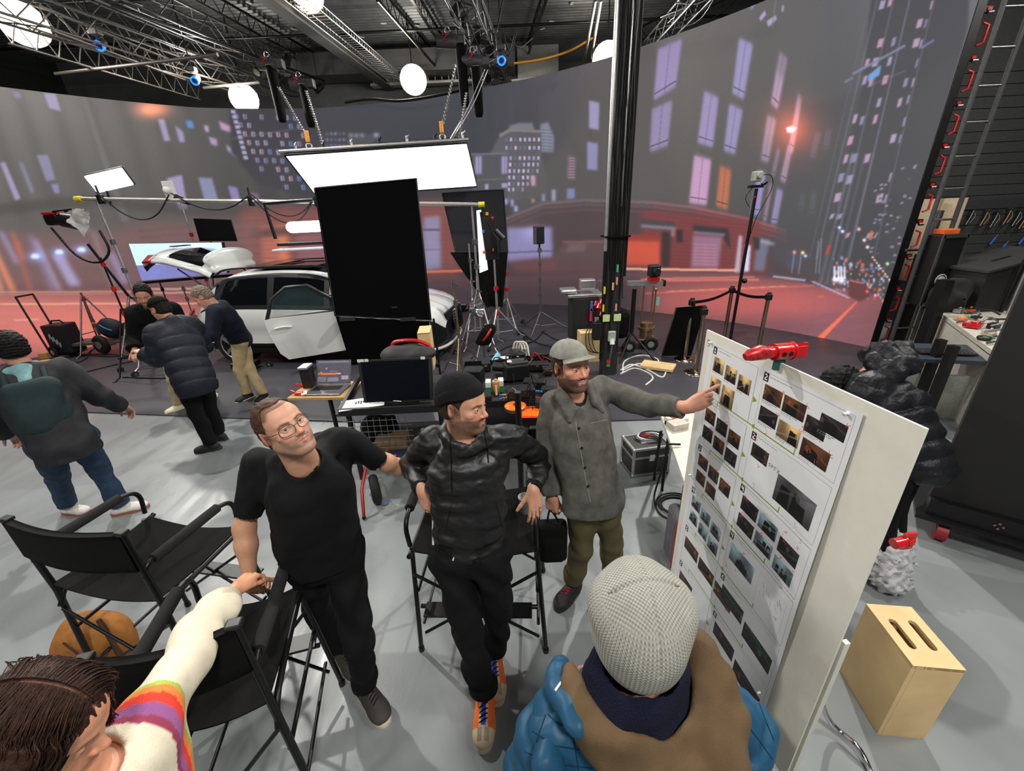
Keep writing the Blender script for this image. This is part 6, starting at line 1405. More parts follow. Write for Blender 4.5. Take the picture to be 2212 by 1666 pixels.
# ---------------- storyboard
def board():
 A=np.array([1.00,1.99]);B=np.array([1.12,.95]);d=nrm(np.array([*(B-A),0]));n=np.array([d[1],-d[0],0]);n=n if n[0]<0 else-n;Wd=np.linalg.norm(B-A);Z0,Z1=.035,1.8
 FO=mat('white_foam_board',(.86,.85,.80),.6,var=.02)
 c=np.array([*((A+B)/2),0.]);root=thing('storyboard','tall white foam board with storyboard pictures, clamped upright beside the pointing man','board',c)
 P=lambda u,v,off=0.:np.array([*A,0])+d*u+n*off+np.array([0,0,Z1-v])
 MB().prism([P(0,0),P(Wd,0),P(Wd,Z1-Z0),P(0,Z1-Z0)],-n*.008).build('board_panel',FO,root)
 MB().prism([P(Wd-.005,.86,-.01),P(Wd+.012,.86,-.01),P(Wd+.012,Z1-Z0,-.01),P(Wd-.005,Z1-Z0,-.01)],-n*.02).build('rear_board',FO,root)
 # printed sheet: picture drawn once into an image
 su,sv,sw,sh=.05,.04,.83,1.70;TWp=900;TH=int(TWp*sh/sw);im=np.ones((TH,TWp,3),np.float32)*np.array([.88,.885,.895]);rg=np.random.RandomState(5);S=TWp
 def rect(x0,y0,x1,y1,col):im[int(y0*S):int(y1*S),int(x0*S):int(x1*S)]=col
 def frame(x0,y0,x1,y1,t=.0016,col=(.25,.25,.25)):
  for q in((x0,y0,x1,y0+t),(x0,y1-t,x1,y1),(x0,y0,x0+t,y1),(x1-t,y0,x1,y1)):rect(*q,col)
 def ln(a,b,w,col):
  a=np.array(a)*S;b=np.array(b)*S;k=int(np.linalg.norm(b-a))+1
  for t in np.linspace(0,1,k):p=a+(b-a)*t;r=max(1,int(w*S/2));im[max(0,int(p[1])-r):int(p[1])+r,max(0,int(p[0])-r):int(p[0])+r]=col
 def pic(x,y,w,h,tone,kind=0):
  H_,W_=int(h*S),int(w*S);yy,xx=np.mgrid[0:H_,0:W_]/np.array([H_,W_])[:,None,None];bg_=np.array(tone[0]);fg=np.array(tone[1]);a=rg.rand(6)
  g=np.clip(.35+.8*(1-yy)*(.6+.4*np.sin(6*xx+6*a[0])),0,1)[...,None];I=np.clip(bg_*1.25,0,1)*g+np.array((.04,.04,.05))*(1-g)
  for k in range(3):
   cx,w_=rg.uniform(.2,.8),rg.uniform(.06,.16);y0_=rg.uniform(.2,.6);m=(np.abs(xx-cx)<w_*(1+.5*(yy-y0_)))&(yy>y0_);I[m]=(.05,.05,.06)
  m=((xx-a[1])/.07)**2+((yy-.3-.3*a[2])/.16)**2<1;I[m]=I[m]*.45+fg*.5;I+=rg.normal(0,.05,I.shape[:2])[...,None]*1.;m=np.abs(yy-(.2+.6*a[3])-(xx-.5)*(a[4]-.5)*1.6)<.05;I[m]=I[m]*.4+fg*.4
  y_,x_=int(y*S),int(x*S);im[y_:y_+H_,x_:x_+W_]=np.clip(I,0,1)[:im.shape[0]-y_,:]
 def caption(x,y,w,rows=1,col=(.45,.45,.45)):
  for r in range(rows):
   xx_=x
   while xx_<x+w*(1-.3*(r==rows-1)):l=rg.uniform(.006,.018);rect(xx_,y+r*.009,xx_+l,y+r*.009+.003,col);xx_+=l+.004
 RD=(.82,.25,.28)
 def scrib(x,y,s=.02):
  for k in range(3):a=rg.uniform(-1,1,2)*s;b=rg.uniform(-1,1,2)*s;ln((x+a[0],y+a[1]),(x+b[0],y+b[1]),.0022,RD)
 DIG={'1':['010','110','010','010','111'],'2':['110','001','010','100','111'],'3':['110','001','010','001','110'],'4':['101','101','111','001','001'],'5':['111','100','110','001','110'],'6':['011','100','110','101','010'],'7':['111','001','010','010','010'],'8':['010','101','010','101','010']}
 def num(x,y,c_,s=.0062,bg=(.07,.07,.07),fg=(1,1,1),box=True):
  if box:rect(x,y,x+.034,y+.044,bg)
  for r,row in enumerate(DIG[c_]):
   for k,v in enumerate(row):
    if v=='1':rect(x+.008+k*s,y+.007+r*s,x+.008+(k+1)*s,y+.007+(r+1)*s,fg)
 def tri(x,y,s,lft=False):
  for k in range(int(s*S)):h=(s*S-k)*.6;xx_=x*S+(-k if lft else k);im[int(y*S-h):int(y*S+h),int(xx_):int(xx_)+1]=GRN
 GRN=(.50,.62,.16);warm=((.80,.66,.44),(.95,.85,.65));dark=((.35,.22,.12),(.75,.45,.3));cool=((.55,.66,.70),(.85,.9,.92));blk=((.15,.13,.14),(.5,.45,.4));org_=((.25,.15,.08),(.9,.6,.15));grn=((.08,.12,.10),(.35,.7,.5));ngt=((.12,.08,.2),(.8,.35,.2))
 LX,LW,RX,RW=.045,.385,.475,.50
 rows=[(.02+.337*k,.315)for k in range(6)]
 tonesL=[warm,dark,dark,cool,org_,org_,blk,blk]
 for i,(y,h)in enumerate(rows):
  if y+h>sh/sw:break
  frame(LX,y,LX+LW,y+h);num(LX+.0,y+.004,str(i+1));caption(LX+.045,y+.016,.16);t=tonesL[i]
  npic=[5,6,5,6,3,1,2,2][i]
  for k in range(npic):
   r,c_=divmod(k,3)if npic>3 else(0,k);pw,ph=(.102,.088)if npic>3 else(.17,.10)
   px_0=LX+.02+c_*(pw+.016);py_0=y+.060+r*(ph+.034)+.012*c_-(.0 if npic>3 else-.03)
   if i==0 and k==4:pw,ph=.11,.12
   pic(px_0,py_0,pw,ph,t if k%2==0 or i!=1 else blk);caption(px_0,py_0+ph+.005,.06)
   if i>0 and rg.rand()<.6:scrib(px_0+pw*.8,py_0)
  if i<6:tri(LX+LW+.004,y+h*.55,.030)
  if i>0:yb_=y-.022;ln((LX+.12,yb_),(RX+RW*.55,yb_),.0075,GRN);ln((LX+.12,yb_),(LX+.12,yb_+.03),.0075,GRN);ln((RX+RW*.55,yb_),(RX+RW*.55,yb_-.03),.0075,GRN);tri(LX+LW+.05,yb_,.026,True)
 rr=[(.02+.337*k,.315,'224468'[k])for k in range(6)]
 for i,(y,h,c_)in enumerate(rr):frame(RX,y,RX+RW,y+h);num(RX,y+.004,c_);caption(RX+.045,y+.016,.18)
 y=.02
 for k,(x,yy_,w,h,t)in enumerate([(.02,.06,.12,.082,dark),(.15,.062,.13,.085,dark),(.29,.095,.11,.080,blk),(.355,.055,.13,.075,blk),(.02,.180,.12,.082,blk),(.15,.190,.135,.09,warm),(.30,.205,.15,.09,dark)]):pic(RX+x,y+yy_,w,h,t);caption(RX+x,y+yy_+h+.004,.09,2);scrib(RX+x+w,y+yy_,.014)
 y=.357;pic(RX+.02,y+.06,.12,.08,blk);scrib(RX+.12,y+.12);pic(RX+.22,y+.12,.24,.15,((.35,.35,.36),(.5,.5,.5)))
 for k,wd in enumerate(('S','P','F','X')):
  x0=RX+.15+k*.02;yb_=y+.105
  for a,b in{'S':[((.012,0),(0,.004)),((0,.004),(.012,.012)),((.012,.012),(0,.02))],'P':[((0,0),(0,.02)),((0,0),(.012,.004)),((.012,.004),(0,.011))],'F':[((0,0),(0,.02)),((0,0),(.012,0)),((0,.01),(.009,.01))],'X':[((0,0),(.013,.02)),((.013,0),(0,.02))]}[wd]:ln((x0+a[0],yb_+a[1]),(x0+b[0],yb_+b[1]),.0024,(.15,.15,.2))
 y=.694
 for k,(x,yy_)in enumerate([(.03,.06),(.175,.06),(.03,.18),(.175,.18),(.325,.08),(.325,.20)]):pic(RX+x,y+yy_,.13,.09,cool if k%2 else blk);scrib(RX+x+.03,y+yy_)
 y=1.031;pic(RX+.03,y+.07,.20,.12,cool);frame(RX+.27,y+.05,RX+.47,y+.26,.001,(.6,.6,.62))
 for k in range(16):a=rg.rand(2);ln((RX+.29+.16*a[0],y+.07+.1*a[1]),(RX+.29+.16*a[0]+.01,y+.10+.09*a[1]),.002,(.62,.58,.66))
 y=1.368;pic(RX+.03,y+.07,.20,.11,grn);pic(RX+.25,y+.12,.23,.12,grn);y=1.705;pic(RX+.03,y+.07,.20,.11,ngt);pic(RX+.25,y+.12,.23,.12,ngt)
 for k in range(26):scrib(rg.uniform(RX,RX+RW),rg.uniform(.1,1.6),.012)
 img=bpy.data.images.new('storyboard_print',TWp,TH);a_=np.ones((TH,TWp,4),np.float32);a_[...,:3]=im[::-1];img.pixels.foreach_set(a_.ravel());img.update()
 m=bpy.data.materials.new('printed_sheet');m.use_nodes=True;N=m.node_tree.nodes;t=N.new('ShaderNodeTexImage');t.image=img;m.node_tree.links.new(t.outputs[0],N['Principled BSDF'].inputs['Base Color']);N['Principled BSDF'].inputs['Roughness'].default_value=.45
 nx,ny=12,20;vs=[];uv=[]
 for j in range(ny+1):
  for i in range(nx+1):
   a,b=i/nx,j/ny;curl=.004+.022*max(0,a-.8)*5*(.3+.7*(1-abs(2*b-1)))*.5+.002*math.sin(9*b+4*a);vs.append(P(su+sw*a,sv+sh*b,curl));uv.append((a,1-b))
 sheet=link_mesh('printed_sheet',vs,[(j*(nx+1)+i,(j+1)*(nx+1)+i,(j+1)*(nx+1)+i+1,j*(nx+1)+i+1)for j in range(ny)for i in range(nx)],m,root,None,True,uv=uv);sheet['label']='printed storyboard sheet with numbered frames and green arrows'
 for u_,v_ in((su+.01,sv+.01),(su+sw-.05,sv+.02),(su+sw-.05,sv+sh-.22),(su+.01,sv+.8)):MB().lathe([(0,.016),(.007,.015),(.004,.006),(.008,.001),(.008,0)],P(u_,v_,.005),n,8).build('push_pin',mat('clear_plastic',(.85,.85,.85),.15),root)
 five=MB();fp=P(.025,.045,.002)
 for(a,b),(c_,e)in[((0,0),(.018,0)),((0,0),(0,.014)),((0,.014),(.012,.014)),((.012,.014),(.018,.022)),((.018,.022),(.012,.032)),((.012,.032),(0,.032))]:five.tube([fp+d*a-(0,0,b),fp+d*c_-(0,0,e)],.0011,4)
 five.build('handwritten_number',BLKP,root)
 # red enamel clamps gripping the edge
 def clamp(p,a1,label,hand=True,k_=.78):
  a1=nrm(a1)*k_;s=thing('grip_clamp',label,'clamp',p);q=np.asarray(p,float);up=np.array([0,0,1.]);sd=nrm(np.cross(a1,up))
  MB().cyl(q-a1*.045,q+a1*.045,.042*k_,n=20).cyl(q+a1*.045,q+a1*.055,.047*k_,n=20).cyl(q+a1*.02,q+a1*.028,.0435*k_,n=20).build('barrel',RED,s)
  b=MB();b.beam(q+a1*.055,q+a1*.115,.060*k_,.055*k_).build('gear_end',RED,s)
  for k in range(3):MB().beam(q+a1*(.062+.018*k)+(0,0,.03),q+a1*(.062+.018*k)-(0,0,.03),.008,.066*k_).build('rib',RED,s)
  if not hand:return s
  MB().cyl(q-a1*.045,q-a1*.085,.024,n=14).build('neck',RED,s);MB().tube([q-a1*.08,q-a1*.12+(0,0,.004),q-a1*.17-(0,0,.004),q-a1*.195-(0,0,.010)],[.026,.030,.024,.014],10).build('handle_grip',mat('worn_red_enamel',(.70,.16,.16),.35,.4,var=.5,nscale=60),s)
  for k in(-1,1):MB().cyl(q+sd*.028+a1*.018*k,q+sd*.036+a1*.018*k,.009,n=6).build('bolt',BLKP,s)
  MB().box(q-(0,0,.05),(.05,.016,.05),ax=[a1,sd,up]).build('jaw',mat('green_jaw',(.1,.3,.28),.5),s)
  return s
 clamp(P(.50,-.045),at(1720,782,1.85)-at(1610,792,1.85),'red enamel clamp gripping the top edge of the storyboard')
 clamp(P(Wd+.012,.40,-.05),-n+np.array([0,.0,.1]),'red enamel clamp on the right edge of the storyboard',False,.38)
 # chrome legs carrying the board
 e=thing('easel_legs','bent chrome tube legs behind the foot of the storyboard','easel',(1.35,1.25,0));
 MB().tube(curve_pts([P(Wd-.15,1.0,-.03),G(1785,1545,.12),G(1850,1610,.05),G(1880,1668,.013),G(1890,1720,.013)],20),.012,8).build('leg',CHR,e);MB().tube(curve_pts([P(.2,1.0,-.03),np.array([1.3,1.7,.2]),np.array([1.5,1.75,.013])],16),.012,8).build('leg',CHR,e)
 MB().cyl(P(.2,1.0,-.03),P(Wd-.15,1.0,-.03),.012,n=8).build('crossbar',CHR,e)
board()
# ---------------- apple box standing on its end
def apple_box(label,c,yaw,size=(.203,.305,.508),name='apple_box',slots=True,th=.018,group=None):
 a=np.array([math.cos(yaw),math.sin(yaw),0]);b=np.array([-a[1],a[0],0]);u=np.array([0,0,1.]);c=np.asarray(c,float);sx,sy,sz=size
 r=thing(name,label,'box',c,group);ax=[a,b,u]
 for sg in(-1,1):MB().box(c+a*sg*(sx/2-th/2)+u*sz/2,(th,sy,sz),ax=ax,bev=.002).build('side_panel',PLY,r);MB().box(c+b*sg*(sy/2-th/2)+u*sz/2,(sx-2*th,th,sz),ax=ax).build('end_panel',PLY,r)
 MB().box(c+u*th/2,(sx-2*th,sy-2*th,th),ax=ax).build('bottom_panel',PLY,r)
 if not slots:MB().box(c+u*(sz-th/2+.001),(sx,sy,th),ax=ax,bev=.002).build('top_panel',PLY,r);return r
 # top panel with two rounded hand slots, built as strips around the openings
 t=MB();z=sz-th+.001;hw,hl=.0165,.058;n=8;P=lambda x,y,zz:c+a*x+b*y+u*zz
 for x0,x1 in((-sx/2,-.042-hw),(-.042+hw,.042-hw),(.042+hw,sx/2)):t.box(P((x0+x1)/2,0,z+th/2),(x1-x0,sy,th),ax=ax)
 for cx in(-.042,.042):
  for sg in(-1,1):
   prof=[(cx+hw*math.cos(k*PI/n),sg*(hl+hw*math.sin(k*PI/n)))for k in range(n+1)]
   for k in range(n):(xa,ya),(xb,yb)=prof[k],prof[k+1];t.prism([P(xa,ya,z),P(xb,yb,z),P(xb,sg*sy/2,z),P(xa,sg*sy/2,z)],u*th)
 t.build('top_panel',PLY,r);return r
_yaw=-.142;_a=np.array([math.cos(_yaw),math.sin(_yaw)]);_b=np.array([_a[1],-_a[0]])
_c=np.array([1.7236,1.4164])+_a*.1015+_b*.1525
apple_box('plywood apple box standing on end with two hand slots in top',(*_c,0),_yaw)
# ================================================================ CEILING RIG
DKM=mat('dark_truss_metal',(.30,.30,.31),.5,.3);GRM=mat('grey_truss_metal',(.42,.41,.39),.45,.6)
GLOW=mat('flood_glow',(1.,.93,.80),.5,emit=14.);BLUEG=mat('blue_ring_glow',(.1,.4,1.),.5,emit=3.)
def box_truss(label,a,b,w=.35,m=DKM,name='box_truss',n=None,tri=False,group=None,r=.022,ext=0):
 a=np.asarray(a,float);b=np.asarray(b,float);root=thing(name,label,'truss',(a+b)/2,group);L=np.linalg.norm(b-a);z=nrm(b-a);x=nrm(np.cross(z,(0,0,1)));y=np.cross(x,z)
 cs=[(-1,-1),(1,-1),(1,1),(-1,1)]if not tri else[(-1,-1),(1,-1),(0,1)];h=w/2
 for cx,cy in cs:MB().cyl(a+x*cx*h+y*cy*h,b+x*cx*h+y*cy*h,r,n=6).build('chord',m,root)
 n=n or int(L/w);lace=MB()
 for k in range(n):
  p,q=a+z*L*k/n,a+z*L*(k+1)/n
  for i in range(len(cs)):
   (ax_,ay),(bx_,by_)=cs[i],cs[(i+1)%len(cs)]
   if k%2:(ax_,ay),(bx_,by_)=(bx_,by_),(ax_,ay)
   lace.tube([p+x*ax_*h+y*ay*h,q+x*bx_*h+y*by_*h],r*.5,4)
 lo=lace.build('lacing',m,root);lo['kind']='stuff'
 return root
def joist(label,a,b,depth=.45,m=GRM,n=14,group='open web roof joists'):
 a=np.asarray(a,float);b=np.asarray(b,float);root=thing('roof_joist',label,'joist',(a+b)/2,group);d=np.array([0,0,depth])
 MB().beam(a+d,b+d,.06,.025).build('chord',m,root);MB().beam(a+(b-a)*.03,b-(b-a)*.03,.06,.025).build('chord',m,root)
 w=MB()
 for k in range(n):p=a+(b-a)*(k+.0)/n;q=a+(b-a)*(k+.5)/n;s=a+(b-a)*(k+1.)/n;w.tube([p+d,q],.011,4).tube([q,s+d],.011,4)
 wo=w.build('web',m,root);wo['kind']='stuff'
 return root
def pxl(p0,p1,z):return at(*p0,z),at(*p1,z)
def ext(a,b,back=1.0,fwd=1.):
 a=np.asarray(a);b=np.asarray(b);return a-(b-a)*(back-1),b+(b-a)*(fwd-1)
a,b=pxl((0,5),(560,190),5.75);box_truss('large black box truss over the left of the stage',*ext(a,b,1.5),w=.42,m=GRM)
a,b=pxl((150,0),(640,190),6.1);box_truss('black box truss running beside the large left truss',*ext(a,b,1.4),w=.40)
a,b=pxl((300,0),(655,160),6.3);box_truss('dark box truss right of the two left trusses',*ext(a,b,1.5),w=.40)
a,b=pxl((1005,0),(1085,175),5.9);box_truss('box truss full of fixtures and cables over the stage centre',*ext(a,b,1.5),w=.42)
a,b=pxl((0,88),(440,218),5.35);joist('thin pale steel joist above the left end of the screen',a,b,.35,n=12)
a,b=pxl((100,62),(405,175),5.5);joist('short pale steel joist near the blue-ringed lights',a,b,.3,n=9)
for k,(x0,x1)in enumerate([(420,700),(815,950),(890,985),(1180,1130),(1560,1260)]):
 a,b=pxl((x0,0),(x1,150),6.6);a,b=ext(a,b,1.6);joist(['black roof joist furthest left, above the wire tray','black roof joist between the wire tray and central truss','black roof joist just left of the central truss','black roof joist right of the central truss','black roof joist behind the cable-wrapped column'][k],a,b,.3,BLK,16)
for k,(p0,p1,z)in enumerate([((815,0),(960,165),6.2),((1286,0),(1262,132),5.9),((1298,0),(1276,132),5.9),((700,175),(240,10),6.0),((120,160),(470,118),5.3),((560,178),(440,190),5.4)]):
 a,b=pxl(p0,p1,z);o=MB().cyl(a,b,.032,n=8).build('grid_pipe',GRM if k in(4,5,1,2)else BLK,None,loc=a)
 tag(o,['black grid pipe in front of the deck, left of the central truss','pale hanging pipe beside the column, left of two','pale hanging pipe beside the column, right of two','dark grid pipe crossing above the left trusses','pale cross pipe below the left trusses','short cross pipe behind the second flood light'][k],'pipe')
for k,y in enumerate((8.5,10.2,12.2)):
 o=MB().cyl((-12.9,y,6.45),(11.5,y,6.45),.03,n=8).build('grid_pipe',BLK,None,loc=(-12.9,y,6.45));tag(o,['nearest long black pipe across the ceiling','middle long black pipe across the ceiling','farthest long black pipe across the ceiling'][k],'pipe')
 # cable tray with wire rungs, and steel beam below it
a,b=pxl((640,0),(868,185),6.0);a,b=ext(a,b,1.4);z=nrm(b-a);x=nrm(np.cross(z,(0,0,1)))
t=thing('cable_tray','bright wire cable tray running towards the far wall','cable tray',(a+b)/2);L_=np.linalg.norm(b-a)
for s_ in(-1,1):
 MB().cyl(a+x*.2*s_,b+x*.2*s_,.012,n=6).build('side_wire',ALU,t);MB().cyl(a+x*.2*s_+(0,0,.12),b+x*.2*s_+(0,0,.12),.010,n=6).build('side_wire',ALU,t)
r_=MB()
for k in range(int(L_/.13)):p=a+z*.13*k;r_.tube([p-x*.2+(0,0,.12),p-x*.2,p+x*.2,p+x*.2+(0,0,.12)],.006,4)
o=r_.build('rungs',ALU,t);o['kind']='stuff'
a,b=pxl((575,0),(845,195),5.95);a,b=ext(a,b,1.4);o=MB().beam(a,b,.28,.03).beam(a+(0,0,.12),b+(0,0,.12),.02,.24).beam(a+(0,0,.24),b+(0,0,.24),.28,.03).build('steel_beam',mat('dull_dark_beam',(.22,.22,.22),.75),None,loc=a);tag(o,'dark steel beam below the wire cable tray','beam')
# tray continuing along the far wall and white pipe
o=MB().box(at(935,180,Y=14.6),(3.6,.3,.06));[o.box(at(935,180,Y=14.6)+(-1.7+k*.2,-.15,.07),(.02,.02,.16))for k in range(18)];tag(o.build('wall_tray',ALU,None,loc=at(935,180,Y=14.6)),'pale cable tray along the far wall beside the round flood light','cable tray')
o=MB().cyl(at(1105,174,Y=14.5),at(1240,157,Y=14.5),.03,n=8).build('wall_pipe',WHT,None,loc=at(1105,174,Y=14.5));tag(o,'white pipe on the far wall above the screen','pipe')
cable('orange-yellow cable sagging on the far wall above the screen',[at(1110,137,Y=13),at(1170,128,Y=13),at(1230,110,Y=13),at(1280,82,Y=13)],.03,mat('amber_cable',(.80,.55,.15),.5))
cable('black cable bundle draped along the top edge of the screen',[at(745,221,Y=11.4),at(800,214,Y=11.4),at(860,218,Y=11.3),at(930,209,Y=11.2),at(1010,192,Y=11.1)],.03)
def flood(label,p,tgt,r=.24,power=None):
 p=np.asarray(p,float);d=nrm(np.asarray(tgt,float)-p);t=thing('flood_light',label,'light',p,'warm ceiling flood lights')
 MB().lathe([(.05,-.16),(.12,-.14),(r*.9,-.02),(r,.05),(r*.97,.05),(r*.86,-.01)],p,d,20).build('reflector',ALU,t);MB().lathe([(0,.0),(r*.5,.004),(r*.84,.0)],p,d,20).ball(p+d*.015,r*.62,14).build('lamp',GLOW,t)
 MB().tube([p+(-r-.03,0,0),p+(-r-.03,0,.28),p+(r+.03,0,.28),p+(r+.03,0,0)],.014,6).cyl(p+(0,0,.28),p*(1,1,0)+(0,0,DECK_Z),.016,n=6).build('yoke',BLK,t)
flood('large elongated flood light at the upper left corner',at(50,50,Y=9.6),(-1,1.5,0),.36);flood('warm flood light left of the black chain bags',at(527,212,Y=12.5),(-.5,1.5,0),.34)
flood('round flood light in front of the far wall tray',at(893,172,Y=13),(-.2,1.5,0),.35);flood('flood light just left of the cable-wrapped column',at(1312,126,Y=12),(0,1.5,0),.36);flood('flood light cut by the top edge above the screen centre',at(662,-14,Y=10),(-.2,1,0),.3)
RG=mat('hoist_red_print',(.85,.15,.12),.5)
for i,(hp,bp,Y,lab)in enumerate([((580,138),(598,205),11,'leftmost'),((648,180),(664,230),11.5,'second from left'),((968,88),(1000,165),10,'third from left'),((1022,130),(1032,200),10,'rightmost')]):
 p=at(*hp,Y=Y);q=at(*bp,Y=Y);t=thing('chain_hoist',lab+' of the four chain hoists with a red number 2','hoist',p,'chain hoists')
 MB().cyl(p-(.22,0,0),p+(.18,0,-.03),.11,n=14).box(p+(.22,0,-.02),(.22,.18,.18),bev=.02).build('motor_housing',DKM,t);g=MB();f=p+(-.08,-.125,.0)
 for(a,b),(c,d_)in[((0,.08),(.07,.08)),((.07,.08),(.07,.04)),((.07,.04),(0,-.02)),((0,-.02),(.08,-.02))]:g.beam(f+(a,0,b),f+(c,0,d_),.03,.01)
 g.build('red_number',RG,t);MB().torus(p+(0,0,.17),(0,1,0),.05,.014,14,6).build('hook',CHR,t)
 bg_=thing('chain_bag',lab+' of the four long black chain bags','bag',q,'black chain bags');h=.52 if i in(0,2)else.42;MB().lathe([(.0,-h),(.07,-h),(.095,-h*.8),(.10,0),(.11,h*.8),(.12,h),(.09,h)],q,(0,0,1),10).build('sleeve',BLKF,bg_);MB().torus(q+(0,0,h),(0,0,1),.11,.012,14,5).build('hoop',STL,bg_)
for i,(x,y,Y)in enumerate([(215,98,9.5),(421,174,11),(1083,130,10)]):
 p=at(x,y,Y=Y);t=thing('moving_light',['blue-ringed moving light under the left truss','blue-ringed moving light beside the red clamp','blue-ringed moving light on the central truss'][i],'light',p,'moving lights');d=nrm((.1,-.8,-.5))
 MB().cyl(p-d*.16,p+d*.02,.07,.085,n=14).box(p+(0,0,.20),(.18,.14,.10),bev=.02).build('head_housing',DKM,t);MB().torus(p+d*.03,d,.07,.016,20,6).build('ring_lens',BLUEG,t);MB().cyl(p+(0,0,.24),p*(1,1,0)+(0,0,DECK_Z),.012,n=6).build('hanger',BLK,t)
rg=random.Random(3)
for(x,y,z_)in[(1000,40,5.9),(1030,80,5.7),(1060,110,5.6),(1010,120,5.6),(620,130,5.9),(600,175,5.7),(690,190,5.7),(1050,165,5.5),(560,150,5.9),(985,20,6.0)]:
 p=at(x,y,z_);t=thing('spotlight','small black spotlight clamped among the cables of the rig','light',p,'small black rig spotlights');d=nrm((rg.uniform(-.5,.5),-.7,-.6));MB().cyl(p-d*.12,p+d*.14,.075,.085,n=12).build('can',BLK,t);MB().tube([p+(-.1,0,0),p+(-.1,0,.16),p+(.1,0,.16),p+(.1,0,0)],.012,5).cyl(p+(0,0,.16),p*(1,1,0)+(0,0,DECK_Z),.010,n=5).build('yoke',BLK,t)
for k in range(14):
 a=at(rg.uniform(960,1090),rg.uniform(0,150),5.8);b=a+np.array([rg.uniform(-.9,.9),rg.uniform(-.3,1.2),rg.uniform(-.3,.2)]);cable('loose black cable hanging in the central truss',[a,(a+b)/2-(0,0,rg.uniform(.15,.5)),b],.014,group='cables in the central truss',n=12)
for k in range(10):
 a=at(rg.uniform(1410,1500),rg.uniform(5,80),6.0);b=a+np.array([rg.uniform(.3,1.4),rg.uniform(-1.5,-.3),rg.uniform(.1,.7)]);cable('pale cable in the bundle right of the column top',[a,(a+b)/2-(0,0,rg.uniform(.05,.3)),b],.018,STL if k%2 else RUB,group='cable bundle above the right of the screen',n=12)
a,b=pxl((1500,0),(1405,105),5.9);box_truss('narrow truss behind the column carrying pale cables',*ext(a,b,1.6),w=.3)
tg=MB()
for k in range(34):p=np.array([rg.uniform(-9,4),rg.uniform(9,14.5),DECK_Z-.03]);tg.box(p,(.14,.07,.01),rz=rg.uniform(0,3))
o=tg.build('paper_tags',WHT,None,loc=(0,12,DECK_Z-.03));tag(o,'scattered white tape tags on the black roof deck','tape',kind='stuff')
o=MB().box((-3.0,14.2,6.35),(7,.8,.5)).build('air_duct',DKM,None,loc=(-3,14.2,6.35));tag(o,'dark rectangular air duct along the far wall','duct')
# catenary of chains to the overhead soft box
CHAINM=STL
def chain(label,a,b,hook=True):
 a=np.asarray(a,float);b=np.asarray(b,float);L=np.linalg.norm(b-a);d=(b-a)/L;t=thing('chain',label,'chain',b,'hoist chains of the overhead soft box');m=MB();n=int(L/.055);x,y,_=frame_of(d)
 for k in range(n):c=a+d*(k+.5)*L/n;m.torus(c,x if k%2 else y,.026,.006,6,4)
 o=m.build('links',CHAINM,t);o['kind']='stuff'
 if hook:MB().box(b+(0,0,.02),(.06,.05,.16),bev=.01).build('yellow_tag',mat('orange_tag',(.85,.55,.1),.5),t);MB().torus(b-(0,0,.12),(0,1,0),.045,.012,14,6).build('hook',ALU,t)
SY=7.5
chain('chain left of the pair reaching the soft box bar',at(602,188,Y=9.5),at(664,298,Y=SY));chain('chain right of the pair over the left half of the soft box',at(662,196,Y=9.5),at(700,318,Y=SY),False)
chain('chain to the right end of the soft box bar',at(985,138,Y=9),at(954,278,Y=SY));chain('thin chain beside the right safety ropes',at(1008,200,Y=9),at(992,300,Y=SY),False)
cable('pair of pale safety ropes to the soft box, left rope',[at(1047,150,Y=9),at(1010,235,Y=8.4),at(972,302,Y=SY)],.008,ALU,n=12,name='rope',cat='rope');cable('pair of pale safety ropes to the soft box, right rope',[at(1053,152,Y=9),at(1022,225,Y=8.4),at(976,302,Y=SY)],.008,ALU,n=12,name='rope',cat='rope')
c1,c2,c3,c4=at(615,335,Y=7.5),at(1008,308,Y=7.5),at(1030,402,Y=8.25),at(680,412,Y=8.25);c4=c1+(c3-c2)
sb=thing('soft_box','large glowing white soft box hung above the car','light',(c1+c3)/2);nn=nrm(np.cross(c2-c1,c4-c1));nn=nn if nn[2]>0 else-nn
MB().prism([c1,c2,c3,c4],-nn*.012).build('diffusion',mat('soft_box_glow',(.94,.96,1.),.6,emit=2.2),sb);MB().prism([c1+nn*.02,c2+nn*.02,c3+nn*.02,c4+nn*.02],nn*.10).build('housing',BLKP,sb);MB().tube([c1,c2,c3,c4,c1],.022,6).build('rim',BLK,sb)
MB().cyl(at(618,330,Y=7.5)-(.1,0,-.02),at(1012,301,Y=7.5),.028,n=10).build('hanging_bar',ALU,sb)
for k in range(7):p=at(640+k*60,324-k*4.1,Y=7.5);MB().cyl(p-(0,0,.03),p+(0,0,.09),.022,n=8).cyl(p+(0,-.03,.05),p+(.05,-.06,.09),.012,n=6).build('bar_clamp',BLK if k%2 else ALU,sb)
